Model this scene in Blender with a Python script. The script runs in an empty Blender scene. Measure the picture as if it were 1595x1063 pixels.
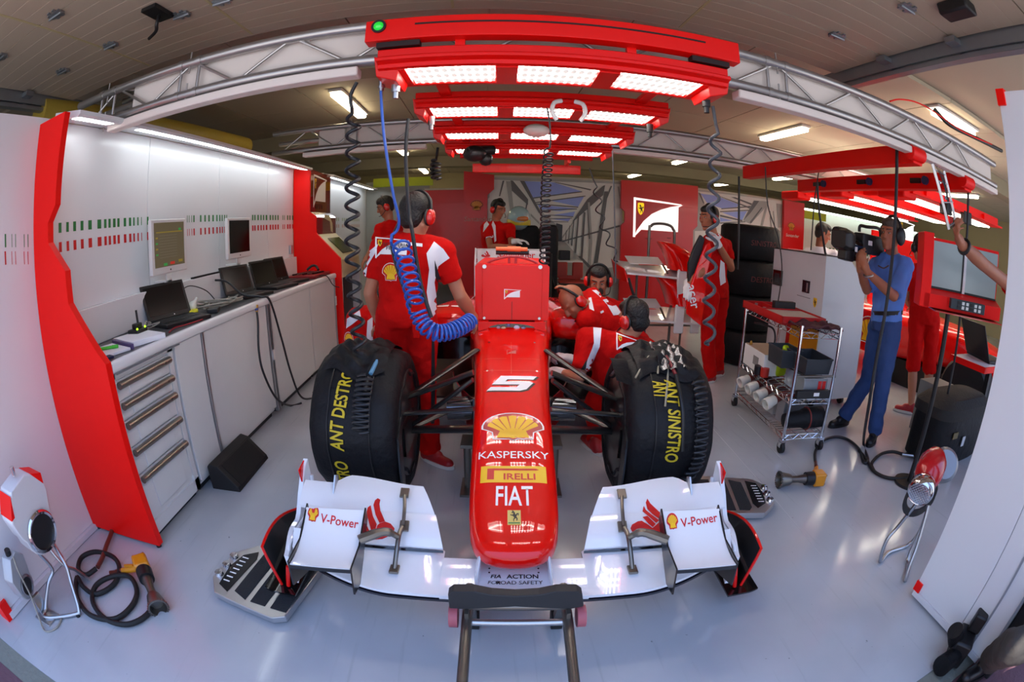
import bpy, bmesh, math, random
from math import sin, cos, pi, radians, sqrt, atan2
from mathutils import Vector as V, Matrix as M
from mathutils.bvhtree import BVHTree
from mathutils.geometry import tessellate_polygon
random.seed(7)
COL = bpy.context.scene.collection
# ---------------------------------------------------------------- the lens (fisheye, equisolid), used to find where things stand
HC = 1.43
FPX = 750.28
YAW, PIT, ROL = radians(3.309), radians(13.587), radians(.694)
_fw = V((sin(YAW)*cos(PIT), cos(YAW)*cos(PIT), -sin(PIT)))
_r0 = V((cos(YAW), -sin(YAW), 0)); _u0 = _r0.cross(_fw)
CR = _r0*cos(ROL) + _u0*sin(ROL)
CU = -_r0*sin(ROL) + _u0*cos(ROL)
def ray(px, py):
    x, y = px-797.5, 531.5-py
    r = math.hypot(x, y) + 1e-9
    t = 2*math.asin(min(1, r/(2*FPX)))
    return (CR*(sin(t)*x/r) + CU*(sin(t)*y/r) + _fw*cos(t))
def at(px, py, x=None, y=None, z=None):
    d = ray(px, py)
    t = x/d.x if x is not None else (y/d.y if y is not None else (z-HC)/d.z)
    return V((d.x*t, d.y*t, HC+d.z*t))
# ---------------------------------------------------------------- materials
def lin(h):
    h = h.lstrip('#')
    c = [int(h[i:i+2], 16)/255 for i in (0, 2, 4)]
    return [x/12.92 if x <= .04045 else ((x+.055)/1.055)**2.4 for x in c] + [1]
MATS = {}
def mat(name, col, rough=.5, metal=0, coat=0, var=.06, scale=8, bump=0, bscale=40, emit=None, estr=0, trans=0, alpha=1, spec=.5, sheen=0):
    if name in MATS: return MATS[name]
    m = bpy.data.materials.new(name); m.use_nodes = True
    nt = m.node_tree; b = nt.nodes['Principled BSDF']
    c = lin(col)
    b.inputs['Roughness'].default_value = rough
    b.inputs['Metallic'].default_value = metal
    b.inputs['Coat Weight'].default_value = coat
    b.inputs['Coat Roughness'].default_value = .02
    b.inputs['Specular IOR Level'].default_value = spec
    b.inputs['Transmission Weight'].default_value = trans
    b.inputs['Alpha'].default_value = alpha
    if sheen: b.inputs['Sheen Weight'].default_value = sheen
    if emit:
        b.inputs['Emission Color'].default_value = lin(emit); b.inputs['Emission Strength'].default_value = estr
    tc = nt.nodes.new('ShaderNodeTexCoord')
    n = nt.nodes.new('ShaderNodeTexNoise'); n.inputs['Scale'].default_value = scale; n.inputs['Detail'].default_value = 4
    nt.links.new(tc.outputs['Object'], n.inputs['Vector'])
    mx = nt.nodes.new('ShaderNodeMix'); mx.data_type = 'RGBA'
    mx.inputs[6].default_value = [x*(1-var) for x in c[:3]]+[1]; mx.inputs[7].default_value = [min(1, x*(1+var)) for x in c[:3]]+[1]
    nt.links.new(n.outputs['Fac'], mx.inputs[0]); nt.links.new(mx.outputs[2], b.inputs['Base Color'])
    if bump:
        n2 = nt.nodes.new('ShaderNodeTexNoise'); n2.inputs['Scale'].default_value = bscale; n2.inputs['Detail'].default_value = 3
        nt.links.new(tc.outputs['Object'], n2.inputs['Vector'])
        bp = nt.nodes.new('ShaderNodeBump'); bp.inputs['Strength'].default_value = bump; bp.inputs['Distance'].default_value = .02
        nt.links.new(n2.outputs['Fac'], bp.inputs['Height']); nt.links.new(bp.outputs['Normal'], b.inputs['Normal'])
    MATS[name] = m
    return m
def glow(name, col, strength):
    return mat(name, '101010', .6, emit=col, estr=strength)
red = mat('red_paint', 'e60a04', .36, coat=.08, var=.03, spec=.3)
red2 = mat('red_satin', 'f80d05', .45, var=.03, spec=.25)
white = mat('white_paint', 'eef0f2', .25, coat=.4, var=.015)
wlam = mat('white_laminate', 'e2e4e6', .22, var=.015, scale=3)
wmatt = mat('white_matt', 'e8e8e6', .55, var=.03)
black = mat('black_plastic', '121214', .45, var=.15)
blackg = mat('black_gloss', '0b0b0d', .12, coat=.5, var=.1)
carbon = mat('carbon', '17181a', .3, coat=.4, var=.25, scale=120)
rubber = mat('rubber', '141414', .65, var=.2, bump=.15)
steel = mat('steel', 'b9bcc0', .28, metal=1, var=.05)
chrome = mat('chrome', 'd8dade', .09, metal=1, var=.02)
alu = mat('aluminium', 'c2c4c6', .35, metal=.9, var=.06)
dsteel = mat('dark_steel', '7c7871', .36, metal=.9, var=.12)
orange = mat('orange_enamel', 'd98a12', .35, coat=.3, var=.12, scale=30)
yel = mat('yellow_ink', 'f4c21a', .4, var=.02)
tyel = mat('tyre_yellow', 'cbb21c', .6, var=.08)
winkm = mat('white_ink', 'f4f4f4', .35, var=.01)
rink = mat('red_ink', 'cf1a1a', .4, var=.02)
bink = mat('black_ink', '101012', .45, var=.05)
gink = mat('green_ink', '237a3a', .45, var=.05)
nylon = mat('black_nylon', '0c0d11', .6, var=.2, scale=12, bump=.4, bscale=22, spec=.3)
skin = mat('skin', 'b77a5e', .5, var=.06, scale=20)
skin2 = mat('skin_tan', 'a8674a', .5, var=.06, scale=20)
hairm = mat('hair_dark', '14100e', .5, var=.3, scale=60, bump=.5, bscale=90)
hairg = mat('hair_greying', '4a3c31', .55, var=.3, scale=60, bump=.5, bscale=90)
cred = mat('red_cloth', 'c40b08', .9, var=.1, scale=10, bump=.6, bscale=16, spec=.15)
cwhite = mat('white_cloth', 'e4e4ec', .75, var=.04, bump=.2, bscale=16)
cblack = mat('black_cloth', '15151b', .75, var=.1)
cblue = mat('blue_cloth', '5a86d8', .8, var=.06, bump=.25, bscale=18)
cnavy = mat('navy_cloth', '2a467c', .8, var=.08, bump=.25, bscale=18)
cgrey = mat('grey_cloth', '3f3b37', .85, var=.1, bump=.3, bscale=20)
glovem = mat('white_glove', 'dcdcdc', .8, var=.04)
paper = mat('paper', 'eceef4', .7, var=.02)
screen = mat('laptop_screen', '141312', .22, var=.4, scale=14)
yelm = mat('hi_vis_yellow', 'c4dc14', .5, var=.03)
# ---------------------------------------------------------------- mesh builder
def perp(d):
    d = d.normalized()
    a = V((0, 0, 1)) if abs(d.z) < .9 else V((1, 0, 0))
    u = d.cross(a).normalized()
    return u, d.cross(u).normalized()
class B:
    def __init__(s, X=None): s.v = []; s.f = []; s.m = []; s.mi = 0; s.X = X
    def add(s, vs, fs):
        o = len(s.v); X = s.X
        s.v += [X @ V(p) for p in vs] if X else [V(p) for p in vs]
        s.f += [[i+o for i in f] for f in fs]; s.m += [s.mi]*len(fs)
        return s
    def box(s, a, b, R=None, c=None):
        x0, y0, z0 = a; x1, y1, z1 = b
        vs = [V(p) for p in ((x0,y0,z0),(x1,y0,z0),(x1,y1,z0),(x0,y1,z0),(x0,y0,z1),(x1,y0,z1),(x1,y1,z1),(x0,y1,z1))]
        if R is not None:
            c = V(c) if c is not None else V(((x0+x1)/2, (y0+y1)/2, (z0+z1)/2))
            vs = [R @ (p-c) + c for p in vs]
        return s.add(vs, [(0,3,2,1),(4,5,6,7),(0,1,5,4),(1,2,6,5),(2,3,7,6),(3,0,4,7)])
    def beam(s, p0, p1, w, h, up=(0,0,1)):
        p0, p1 = V(p0), V(p1); d = (p1-p0).normalized()
        r = d.cross(V(up)).normalized(); u = r.cross(d)
        vs = [p+r*(a*w/2)+u*(b*h/2) for p in (p0, p1) for a, b in ((-1,-1),(1,-1),(1,1),(-1,1))]
        return s.add(vs, [(0,1,2,3),(7,6,5,4),(0,4,5,1),(1,5,6,2),(2,6,7,3),(3,7,4,0)])
    def cyl(s, p0, p1, r0, r1=None, n=14, cap=True):
        return s.loft([s._ring(V(p0), V(p1)-V(p0), r0, n), s._ring(V(p1), V(p1)-V(p0), r0 if r1 is None else r1, n)], cap)
    def _ring(s, c, d, r, n, u=None):
        a, b = perp(d) if u is None else (u, d.normalized().cross(u).normalized())
        return [c + a*(r*cos(2*pi*k/n)) + b*(r*sin(2*pi*k/n)) for k in range(n)]
    def loft(s, rings, cap=True, closed=True, ring=False):
        n = len(rings[0]); vs = [p for r in rings for p in r]; fs = []
        R = len(rings)
        for i in range(R if ring else R-1):
            j = (i+1) % R
            for k in range(n if closed else n-1):
                l = (k+1) % n
                fs.append((i*n+k, i*n+l, j*n+l, j*n+k))
        if cap and closed and not ring:
            fs.append(tuple(reversed(range(n)))); fs.append(tuple((R-1)*n+k for k in range(n)))
        return s.add(vs, fs)
    def tube(s, pts, r, n=8, closed=False, cap=True):
        pts = [V(p) for p in pts]; m = len(pts)
        rr = r if isinstance(r, (list, tuple)) else [r]*m
        rings = []; u = None
        for i, p in enumerate(pts):
            a = pts[i-1] if (i > 0 or closed) else p
            b = pts[(i+1) % m] if (i < m-1 or closed) else p
            d = (b-a)
            if d.length < 1e-9: d = V((0, 0, 1))
            d.normalize()
            if u is None: u = perp(d)[0]
            else:
                u = u - d*u.dot(d)
                u = u.normalized() if u.length > 1e-6 else perp(d)[0]
            w = d.cross(u)
            rings.append([p + u*(rr[i]*cos(2*pi*k/n)) + w*(rr[i]*sin(2*pi*k/n)) for k in range(n)])
        return s.loft(rings, cap, True, closed)
    def lathe(s, prof, n=24, c=(0,0,0), d=(0,0,1), cap=True):
        c = V(c); d = V(d).normalized(); a, b = perp(d)
        return s.loft([[c + d*h + a*(r*cos(2*pi*k/n)) + b*(r*sin(2*pi*k/n)) for k in range(n)] for r, h in prof], cap)
    def ball(s, c, r, n=16, R=None):
        c = V(c); r = V(r) if hasattr(r, '__len__') else V((r, r, r))
        rings = []
        h = n//2
        for i in range(1, h):
            t = pi*i/h
            rings.append([(sin(t)*cos(2*pi*k/n), sin(t)*sin(2*pi*k/n), cos(t)) for k in range(n)])
        vs = [V(p) for q in rings for p in q] + [V((0,0,1)), V((0,0,-1))]
        fs = []
        for i in range(h-2):
            for k in range(n): l = (k+1) % n; fs.append((i*n+k, (i+1)*n+k, (i+1)*n+l, i*n+l))
        t0, t1 = len(vs)-2, len(vs)-1
        for k in range(n):
            l = (k+1) % n; fs.append((t0, k, l)); fs.append((t1, (h-2)*n+l, (h-2)*n+k))
        vs = [V((p.x*r.x, p.y*r.y, p.z*r.z)) for p in vs]
        vs = [(R @ p if R is not None else p) + c for p in vs]
        return s.add(vs, fs)
    def cap(s, p0, p1, r0, r1=None, n=12):   # capsule with tapering
        p0, p1 = V(p0), V(p1); r1 = r0 if r1 is None else r1
        d = (p1-p0); L = d.length
        d = d/L if L > 1e-6 else V((0, 0, 1))
        a, b = perp(d); rings = []
        for c, r, rng in ((p0, r0, (-75, -50, -25, 0)), (p1, r1, (0, 25, 50, 75))):
            for q in rng:
                q = radians(q); rings.append([c + d*(r*sin(q)) + (a*cos(2*pi*k/n) + b*sin(2*pi*k/n))*(r*cos(q)) for k in range(n)])
        return s.loft(rings)
    def prism(s, poly, o, U, W, t):   # polygon in the plane o+uU+wW, thickness t (vector)
        o, U, W, t = V(o), V(U), V(W), V(t)
        a = [o+U*p[0]+W*p[1] for p in poly]; n = len(a)
        tri = tessellate_polygon([[V((p[0], p[1], 0)) for p in poly]])
        fs = [tuple(x) for x in tri] + [tuple(n+i for i in reversed(x)) for x in tri]
        fs += [(i, (i+1) % n, n+(i+1) % n, n+i) for i in range(n)]
        return s.add(a + [p+t for p in a], fs)
    def grid(s, fn, nu, nv, thick=None):
        vs = [V(fn(i/nu, j/nv)) for i in range(nu+1) for j in range(nv+1)]
        q = nv+1
        fs = [(i*q+j, (i+1)*q+j, (i+1)*q+j+1, i*q+j+1) for i in range(nu) for j in range(nv)]
        if thick is None: return s.add(vs, fs)
        t = V(thick); m = len(vs)
        fs2 = fs + [tuple(m+i for i in reversed(f)) for f in fs]
        edge = [i*q for i in range(nu+1)] + [nu*q+j for j in range(1, nv+1)] + [i*q+nv for i in range(nu-1, -1, -1)] + [j for j in range(nv-1, 0, -1)]
        e = len(edge)
        fs2 += [(edge[i], edge[(i+1) % e], m+edge[(i+1) % e], m+edge[i]) for i in range(e)]
        return s.add(vs + [p+t for p in vs], fs2)
def sm(pts, k=3, closed=False):   # Catmull-Rom through points
    pts = [V(p) for p in pts]; n = len(pts); out = []
    for i in range(n if closed else n-1):
        if closed: a, b, c, d = pts[i-1], pts[i], pts[(i+1) % n], pts[(i+2) % n]
        else: a, b, c, d = pts[max(i-1, 0)], pts[i], pts[i+1], pts[min(i+2, n-1)]
        for j in range(k):
            t = j/k
            out.append(.5*((2*b) + (c-a)*t + (2*a-5*b+4*c-d)*t*t + (3*b-a-3*c+d)*t**3))
    if not closed: out.append(pts[-1])
    return out
def rz(a): return M.Rotation(a, 3, 'Z')
def rx(a): return M.Rotation(a, 3, 'X')
def ry(a): return M.Rotation(a, 3, 'Y')
# ---------------------------------------------------------------- objects
ROOT = {}
def thing(name, label, cat, loc=(0, 0, 0), r=0, group=None):
    o = bpy.data.objects.new(name, None); COL.objects.link(o)
    o.location = loc; o.rotation_euler = (0, 0, r); o.empty_display_size = .1
    o['label'] = label; o['category'] = cat
    if group: o['group'] = group
    ROOT[o.name] = M.Translation(V(loc)) @ M.Rotation(r, 4, 'Z')
    return o
def BW(o):          # a builder that takes world coordinates for a part of thing o
    return B(ROOT[o.name].inverted())
def obj(name, b, ms, parent=None, smooth=True, bev=0, seg=2, ang=38, sub=0, label=None):
    me = bpy.data.meshes.new(name)
    me.from_pydata([tuple(p) for p in b.v], [], b.f)
    ms = ms if isinstance(ms, (list, tuple)) else [ms]
    for m in ms: me.materials.append(m)
    if len(ms) > 1: me.polygons.foreach_set('material_index', b.m)
    bm = bmesh.new(); bm.from_mesh(me); bmesh.ops.recalc_face_normals(bm, faces=bm.faces); bm.to_mesh(me); bm.free()
    if smooth:
        me.polygons.foreach_set('use_smooth', [True]*len(me.polygons)); me.set_sharp_from_angle(angle=radians(ang))
    o = bpy.data.objects.new(name, me); COL.objects.link(o)
    if parent is not None:
        o.parent = parent; ROOT[o.name] = ROOT.get(parent.name, M.Identity(4))
    if bev:
        d = o.modifiers.new('edge', 'BEVEL'); d.width = bev; d.segments = seg; d.limit_method = 'ANGLE'; d.angle_limit = radians(40)
    if sub:
        d = o.modifiers.new('sub', 'SUBSURF'); d.levels = sub; d.render_levels = sub
    if label: o['label'] = label
    return o
def base(o):        # put a one-mesh thing's origin at its base
    me = o.data; xs = [v.co for v in me.vertices]
    lo = V((min(p.x for p in xs), min(p.y for p in xs), min(p.z for p in xs))); hi = V((max(p.x for p in xs), max(p.y for p in xs), lo.z))
    c = V(((lo.x+hi.x)/2, (lo.y+hi.y)/2, lo.z))
    me.transform(M.Translation(-c)); o.location = c
    ROOT[o.name] = M.Translation(c)
def tag(o, label, cat, group=None):
    base(o); o['label'] = label; o['category'] = cat
    if group: o['group'] = group
    return o
def struct(name, b, m, parent=None, **k):
    o = obj(name, b, m, parent, **k)
    if parent is None: o['kind'] = 'structure'
    return o
def dup(o, loc=None, r=None, label=None, group=None):
    c = o.copy(); COL.objects.link(c)
    if loc is not None: c.location = loc
    if r is not None: c.rotation_euler = (0, 0, r)
    if label: c['label'] = label
    if group: c['group'] = group
    ROOT[c.name] = M.Translation(c.location) @ M.Rotation(c.rotation_euler.z, 4, 'Z')
    for ch in list(o.children):
        d = ch.copy(); COL.objects.link(d); d.parent = c
        for g in list(ch.children):
            e = g.copy(); COL.objects.link(e); e.parent = d
    return c
def baked(o):       # apply the modifiers of o
    bpy.context.view_layer.update()
    dg = bpy.context.evaluated_depsgraph_get()
    me = bpy.data.meshes.new_from_object(o.evaluated_get(dg))
    o.modifiers.clear(); o.data = me
    return o
def bvh_of(o):
    return BVHTree.FromPolygons([v.co.copy() for v in o.data.vertices], [tuple(p.vertices) for p in o.data.polygons])
# ---------------------------------------------------------------- lettering and marks, laid onto surfaces
def text2(s, size, bold=0, shear=0, sx=1, space=1):
    cu = bpy.data.curves.new('lettering', 'FONT'); cu.body = s; cu.size = 1; cu.align_x = 'CENTER'; cu.shear = shear
    cu.offset = bold; cu.resolution_u = 3; cu.space_character = space
    o = bpy.data.objects.new('lettering', cu); COL.objects.link(o)
    dg = bpy.context.evaluated_depsgraph_get()
    me = bpy.data.meshes.new_from_object(o.evaluated_get(dg))
    vs = [(v.co.x*size*sx, (v.co.y-.36)*size) for v in me.vertices]; fs = [tuple(p.vertices) for p in me.polygons]
    bpy.data.objects.remove(o); bpy.data.meshes.remove(me)
    return vs, fs
def poly2(pts):
    tri = tessellate_polygon([[V((p[0], p[1], 0)) for p in pts]])
    return list(pts), [tuple(t) for t in tri]
def xf(sh, dx=0, dy=0, k=1, ky=None, rot=0):
    ky = k if ky is None else ky
    c, s = cos(rot), sin(rot)
    return [((x*k)*c-(y*ky)*s+dx, (x*k)*s+(y*ky)*c+dy) for x, y in sh[0]], sh[1]
def rect2(w, h, x=0, y=0): return poly2([(x-w/2, y-h/2), (x+w/2, y-h/2), (x+w/2, y+h/2), (x-w/2, y+h/2)])
def circ2(r, n=24, x=0, y=0, ry_=None): return poly2([(x+r*cos(2*pi*k/n), y+(ry_ or r)*sin(2*pi*k/n)) for k in range(n)])
def decal(name, shapes, fn, ms, parent, maxlen=.03):
    """shapes: list of (shape, material index, lift); fn(u, v, lift) -> point in the parent's own space"""
    me = bpy.data.meshes.new(name); bm = bmesh.new()
    for sh, mi, lift in shapes:
        b2 = bmesh.new()
        vs = [b2.verts.new((p[0], p[1], 0)) for p in sh[0]]
        for f in sh[1]:
            if len(set(f)) > 2:
                try: b2.faces.new([vs[i] for i in f])
                except ValueError: pass
        bmesh.ops.triangulate(b2, faces=b2.faces)
        for _ in range(5):
            e = [e for e in b2.edges if e.calc_length() > maxlen]
            if not e: break
            bmesh.ops.subdivide_edges(b2, edges=e, cuts=1)
            bmesh.ops.triangulate(b2, faces=[f for f in b2.faces if len(f.verts) > 3])
        ok = {}
        for v in b2.verts:
            q = fn(v.co.x, v.co.y, lift)
            ok[v] = bm.verts.new(q) if q is not None else None
        for f in b2.faces:
            w = [ok[v] for v in f.verts]
            if None not in w:
                try: g = bm.faces.new(w)
                except ValueError: continue
                g.material_index = mi; g.smooth = True
        b2.free()
    bm.to_mesh(me); bm.free()
    for m in (ms if isinstance(ms, (list, tuple)) else [ms]): me.materials.append(m)
    o = bpy.data.objects.new(name, me); COL.objects.link(o)
    if parent is not None: o.parent = parent
    return o
def flat(o, U, W, off=.0015):
    o, U, W = V(o), V(U).normalized(), V(W).normalized(); n = U.cross(W).normalized()
    return lambda u, v, l: o+U*u+W*v+n*(off+l)
def onto(bvh, o, U, W, off=.002, far=1.0):
    o, U, W = V(o), V(U).normalized(), V(W).normalized(); n = U.cross(W).normalized()
    def f(u, v, l):
        p = o+U*u+W*v
        h = bvh.ray_cast(p+n*far, -n, 3*far)
        if h[0] is None: return None
        nn = h[1] if h[1].dot(n) > 0 else -h[1]
        return h[0]+n*(off+l)*.6+nn*(off+l)*.6
    return f
# marks: unit size about 1 wide
def shell_mark():
    """scallop emblem: white outline, red field, yellow ribbed shell"""
    def out(k):
        top = [(k*.5*cos(a), k*(.47*sin(a))+.0) for a in [radians(q) for q in range(-8, 189, 14)]]
        return top + [(-.33*k, -.2*k), (-.31*k, -.42*k), (-.07*k, -.42*k), (0, -.46*k), (.07*k, -.42*k), (.31*k, -.42*k), (.33*k, -.2*k)]
    sh = [(poly2(out(1)), 0, 0), (poly2(out(.94)), 1, .0006)]
    yl = []
    for i in range(7):
        a0 = radians(170-i*23.2); a1 = radians(170-(i+1)*23.2+3.5)
        r = .41
        yl.append(poly2([(-.0+.03*cos(a0), -.3+.03*sin(a0)), (r*cos(a0), -.05+r*sin(a0)*.98), (r*1.02*cos((a0+a1)/2), -.05+r*1.02*sin((a0+a1)/2)), (r*cos(a1), -.05+r*sin(a1)*.98), (.03*cos(a1), -.3+.03*sin(a1))]))
    yl.append(poly2([(-.2, -.14), (-.25, -.36), (-.05, -.36), (0, -.39), (.05, -.36), (.25, -.36), (.2, -.14), (0, -.05)]))
    return sh + [(s, 2, .0012) for s in yl]
def shield_mark():
    pts = [(-.36, .45), (-.18, .5), (0, .48), (.18, .5), (.36, .45), (.36, 0), (.3, -.22), (.16, -.42), (0, -.52), (-.16, -.42), (-.3, -.22), (-.36, 0)]
    return [(poly2(pts), 0, 0)] + [(s, 1, .0008) for s in horse()]
def horse():
    body = [(-.04,.3),(-.12,.34),(-.1,.25),(-.16,.2),(-.12,.15),(-.05,.18),(-.06,.08),(-.16,.06),(-.2,.12),(-.22,.02),(-.1,.0),(-.04,-.04),(0,-.12),(-.06,-.22),(-.04,-.34),(.0,-.36),(-.01,-.24),(.08,-.14),(.14,-.2),(.1,-.28),(.18,-.3),(.2,-.16),(.13,-.06),(.16,.04),(.24,.12),(.2,.0),(.26,.02),(.28,.16),(.16,.16),(.08,.06),(.04,.2)]
    return [poly2(body)]
def swoosh_mark():
    """white frame with a sail: the team plate, 1 wide, about .72 high"""
    fr = [poly2([(-.5,.36),(-.455,.36),(-.455,-.36),(-.5,-.36)]), poly2([(-.5,.36),(.46,.3),(.46,.275),(-.5,.315)])]
    sail = [(-.48,-.36)]+[(-.48+.96*t, -.36+.62*(t**.55)) for t in (.06,.12,.2,.3,.42,.55,.7,.85,1)]+[(.5,.27),(.4,.22),(.4,-.2),(-.36,-.2)]
    # sail body: swept curve from lower left to upper right, closed along the right and the foot
    sail = [(-.48,-.36),(-.43,-.24),(-.3,-.06),(-.14,.08),(.04,.17),(.24,.235),(.5,.29),(.4,.24),(.4,-.22),(-.34,-.22)]
    return [(s, 0, 0) for s in fr+[poly2(sail)]] + [(xf(poly2([(-.36,.45),(-.18,.5),(0,.48),(.18,.5),(.36,.45),(.36,0),(.3,-.22),(.16,-.42),(0,-.52),(-.16,-.42),(-.3,-.22),(-.36,0)]), -.36, .16, .17, .22), 1, .001)] + [(xf(s, -.36, .16, .2, .24), 2, .002) for s in horse()]
def flame_mark():
    a = [(-.5,-.28),(-.48,-.1),(-.3,.04),(-.26,-.06),(-.05,-.2),(.0,-.1),(-.12,.12),(-.14,.3),(-.02,.2),(.1,-.05),(.14,.1),(.02,.34),(.06,.62),(.16,.5),(.3,.2),(.34,.0),(.5,-.12),(.5,-.3),(.34,-.42),(0,-.48),(-.34,-.42)]
    return poly2(a)
# ================================================================ THE ROOM
def floor_mat():
    m = bpy.data.materials.new('epoxy_floor'); m.use_nodes = True; nt = m.node_tree; b = nt.nodes['Principled BSDF']
    tc = nt.nodes.new('ShaderNodeTexCoord')
    def noise(sc, det, vec=None):
        n = nt.nodes.new('ShaderNodeTexNoise'); n.inputs['Scale'].default_value = sc; n.inputs['Detail'].default_value = det
        nt.links.new(vec or tc.outputs['Object'], n.inputs['Vector']); return n
    def ramp(src, stops):
        r = nt.nodes.new('ShaderNodeValToRGB'); r.color_ramp.elements[0].position = stops[0][0]; r.color_ramp.elements[0].color = stops[0][1]
        r.color_ramp.elements[1].position = stops[1][0]; r.color_ramp.elements[1].color = stops[1][1]
        nt.links.new(src, r.inputs['Fac']); return r
    n1 = noise(1.2, 5)
    r1 = ramp(n1.outputs['Fac'], [(.35, lin('aeb3b8')), (.68, lin('bfc4c9'))])
    mp = nt.nodes.new('ShaderNodeMapping'); mp.inputs['Scale'].default_value = (14, .9, 1); mp.inputs['Rotation'].default_value = (0, 0, .5)
    nt.links.new(tc.outputs['Object'], mp.inputs['Vector'])
    n2 = noise(2.2, 8, mp.outputs['Vector'])
    r2 = ramp(n2.outputs['Fac'], [(.60, (1, 1, 1, 1)), (.74, (.80, .80, .80, 1))])
    mx = nt.nodes.new('ShaderNodeMix'); mx.data_type = 'RGBA'; mx.blend_type = 'MULTIPLY'; mx.inputs[0].default_value = .6
    nt.links.new(r1.outputs['Color'], mx.inputs[6]); nt.links.new(r2.outputs['Color'], mx.inputs[7])
    n4 = noise(34, 3); r4 = ramp(n4.outputs['Fac'], [(.735, (1, 1, 1, 1)), (.76, (.35, .35, .35, 1))])
    mx2 = nt.nodes.new('ShaderNodeMix'); mx2.data_type = 'RGBA'; mx2.blend_type = 'MULTIPLY'; mx2.inputs[0].default_value = .7
    nt.links.new(mx.outputs[2], mx2.inputs[6]); nt.links.new(r4.outputs['Color'], mx2.inputs[7])
    nt.links.new(mx2.outputs[2], b.inputs['Base Color'])
    n3 = noise(3, 6); r3 = ramp(n3.outputs['Fac'], [(.3, (.10, .10, .10, 1)), (.75, (.24, .24, .24, 1))])
    nt.links.new(r3.outputs['Color'], b.inputs['Roughness'])
    bp = nt.nodes.new('ShaderNodeBump'); bp.inputs['Strength'].default_value = .12; bp.inputs['Distance'].default_value = .01
    n5 = noise(5, 3); nt.links.new(n5.outputs['Fac'], bp.inputs['Height']); nt.links.new(bp.outputs['Normal'], b.inputs['Normal'])
    b.inputs['Coat Weight'].default_value = .25; b.inputs['Coat Roughness'].default_value = .08
    return m
struct('floor', B().box((-9, .45, -.12), (13, 14, 0)), floor_mat(), smooth=False)
sill_m = mat('kerb_stone', '7d8177', .8, var=.15, scale=25, bump=.3)
apron_m = mat('pit_lane_paving', '6b4a52', .85, var=.15, scale=20, bump=.3)
struct('floor_threshold', B().box((-9, .335, -.14), (13, .449, -.004)), sill_m, smooth=False)
struct('ground_outside', B().box((-25, -.75, -.16), (25, .334, -.012)), apron_m, smooth=False)
struct('ground_outside_lane', B().box((-25, -30, -.17), (25, -.752, -.014)), mat('pit_lane_concrete', 'bdb8ad', .85, var=.08, scale=3), smooth=False)
jm = mat('joint_line', 'b9bcbf', .4)
b = B()
for (x0, y0, x1, y1) in ((1.75, 3.5, 1.62, 1.4), (2.09, 3.3, 1.95, 1.9)):
    b.beam((x0, y0, .0002), (x1, y1, .0002), .004, .001)
struct('floor_lines', b, jm, smooth=False)
# real garage shell
yell = mat('garage_wall_paint', 'aa9d78', .75, var=.06, scale=2)
ceilm = mat('ceiling_tiles', 'b9ae98', .8, var=.05, scale=2)
b = B()
for i in range(-9, 13, 1):
    for j in range(2, 14):
        b.box((i+.006, j+.506, 2.98), (i+.994, j+1.494, 3.02))
struct('ceiling', b, ceilm, smooth=False)
struct('ceiling_slab', B().box((-9.2, .3, 3.03), (13.2, 14.2, 3.3)), ceilm, smooth=False)
beamm = mat('soffit_paint', '9c9278', .75, var=.06)
b = B()
for yy in (3.6, 6.9, 10.2): b.box((-9, yy, 2.74), (13, yy+.28, 2.978))
struct('ceiling_beams', b, beamm, smooth=False, bev=.005)
b = B()
for k in range(34):      # horizontal cladding boards of the far left wall
    z0 = .02+k*.088
    b.add([(-5.2, .5, z0), (-5.2, 14, z0), (-5.17, 14, z0+.084), (-5.17, .5, z0+.084), (-5.3, .5, z0), (-5.3, 14, z0), (-5.3, 14, z0+.084), (-5.3, .5, z0+.084)],
          [(0,1,2,3), (4,7,6,5), (0,3,7,4), (1,5,6,2), (3,2,6,7), (0,4,5,1)])
struct('wall_left_cladding', b, yell, smooth=False)
b = B()
for k in range(34):
    z0 = .02+k*.088
    b.add([(-9, 13.6, z0), (13, 13.6, z0), (13, 13.57, z0+.084), (-9, 13.57, z0+.084), (-9, 13.7, z0), (13, 13.7, z0), (13, 13.7, z0+.084), (-9, 13.7, z0+.084)],
          [(0,1,2,3), (4,7,6,5), (0,3,7,4), (1,5,6,2), (3,2,6,7), (0,4,5,1)])
struct('wall_back', b, yell, smooth=False)
struct('wall_right', B().box((12.6, .3, 0), (12.8, 14, 3.05)), yell, smooth=False)
struct('wall_front_left', B().box((-9.2, .15, 0), (-3.35, .33, 3.3)), yell, smooth=False)
struct('wall_front_lintel', B().box((-3.35, .15, 2.78), (13.2, .33, 3.3)), yell, smooth=False)
colm = mat('dark_column', '3b3835', .7, var=.1)
struct('column_right', B().box((2.42, .05, 0), (2.75, .32, 2.78)), colm, smooth=False, bev=.01)
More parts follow.
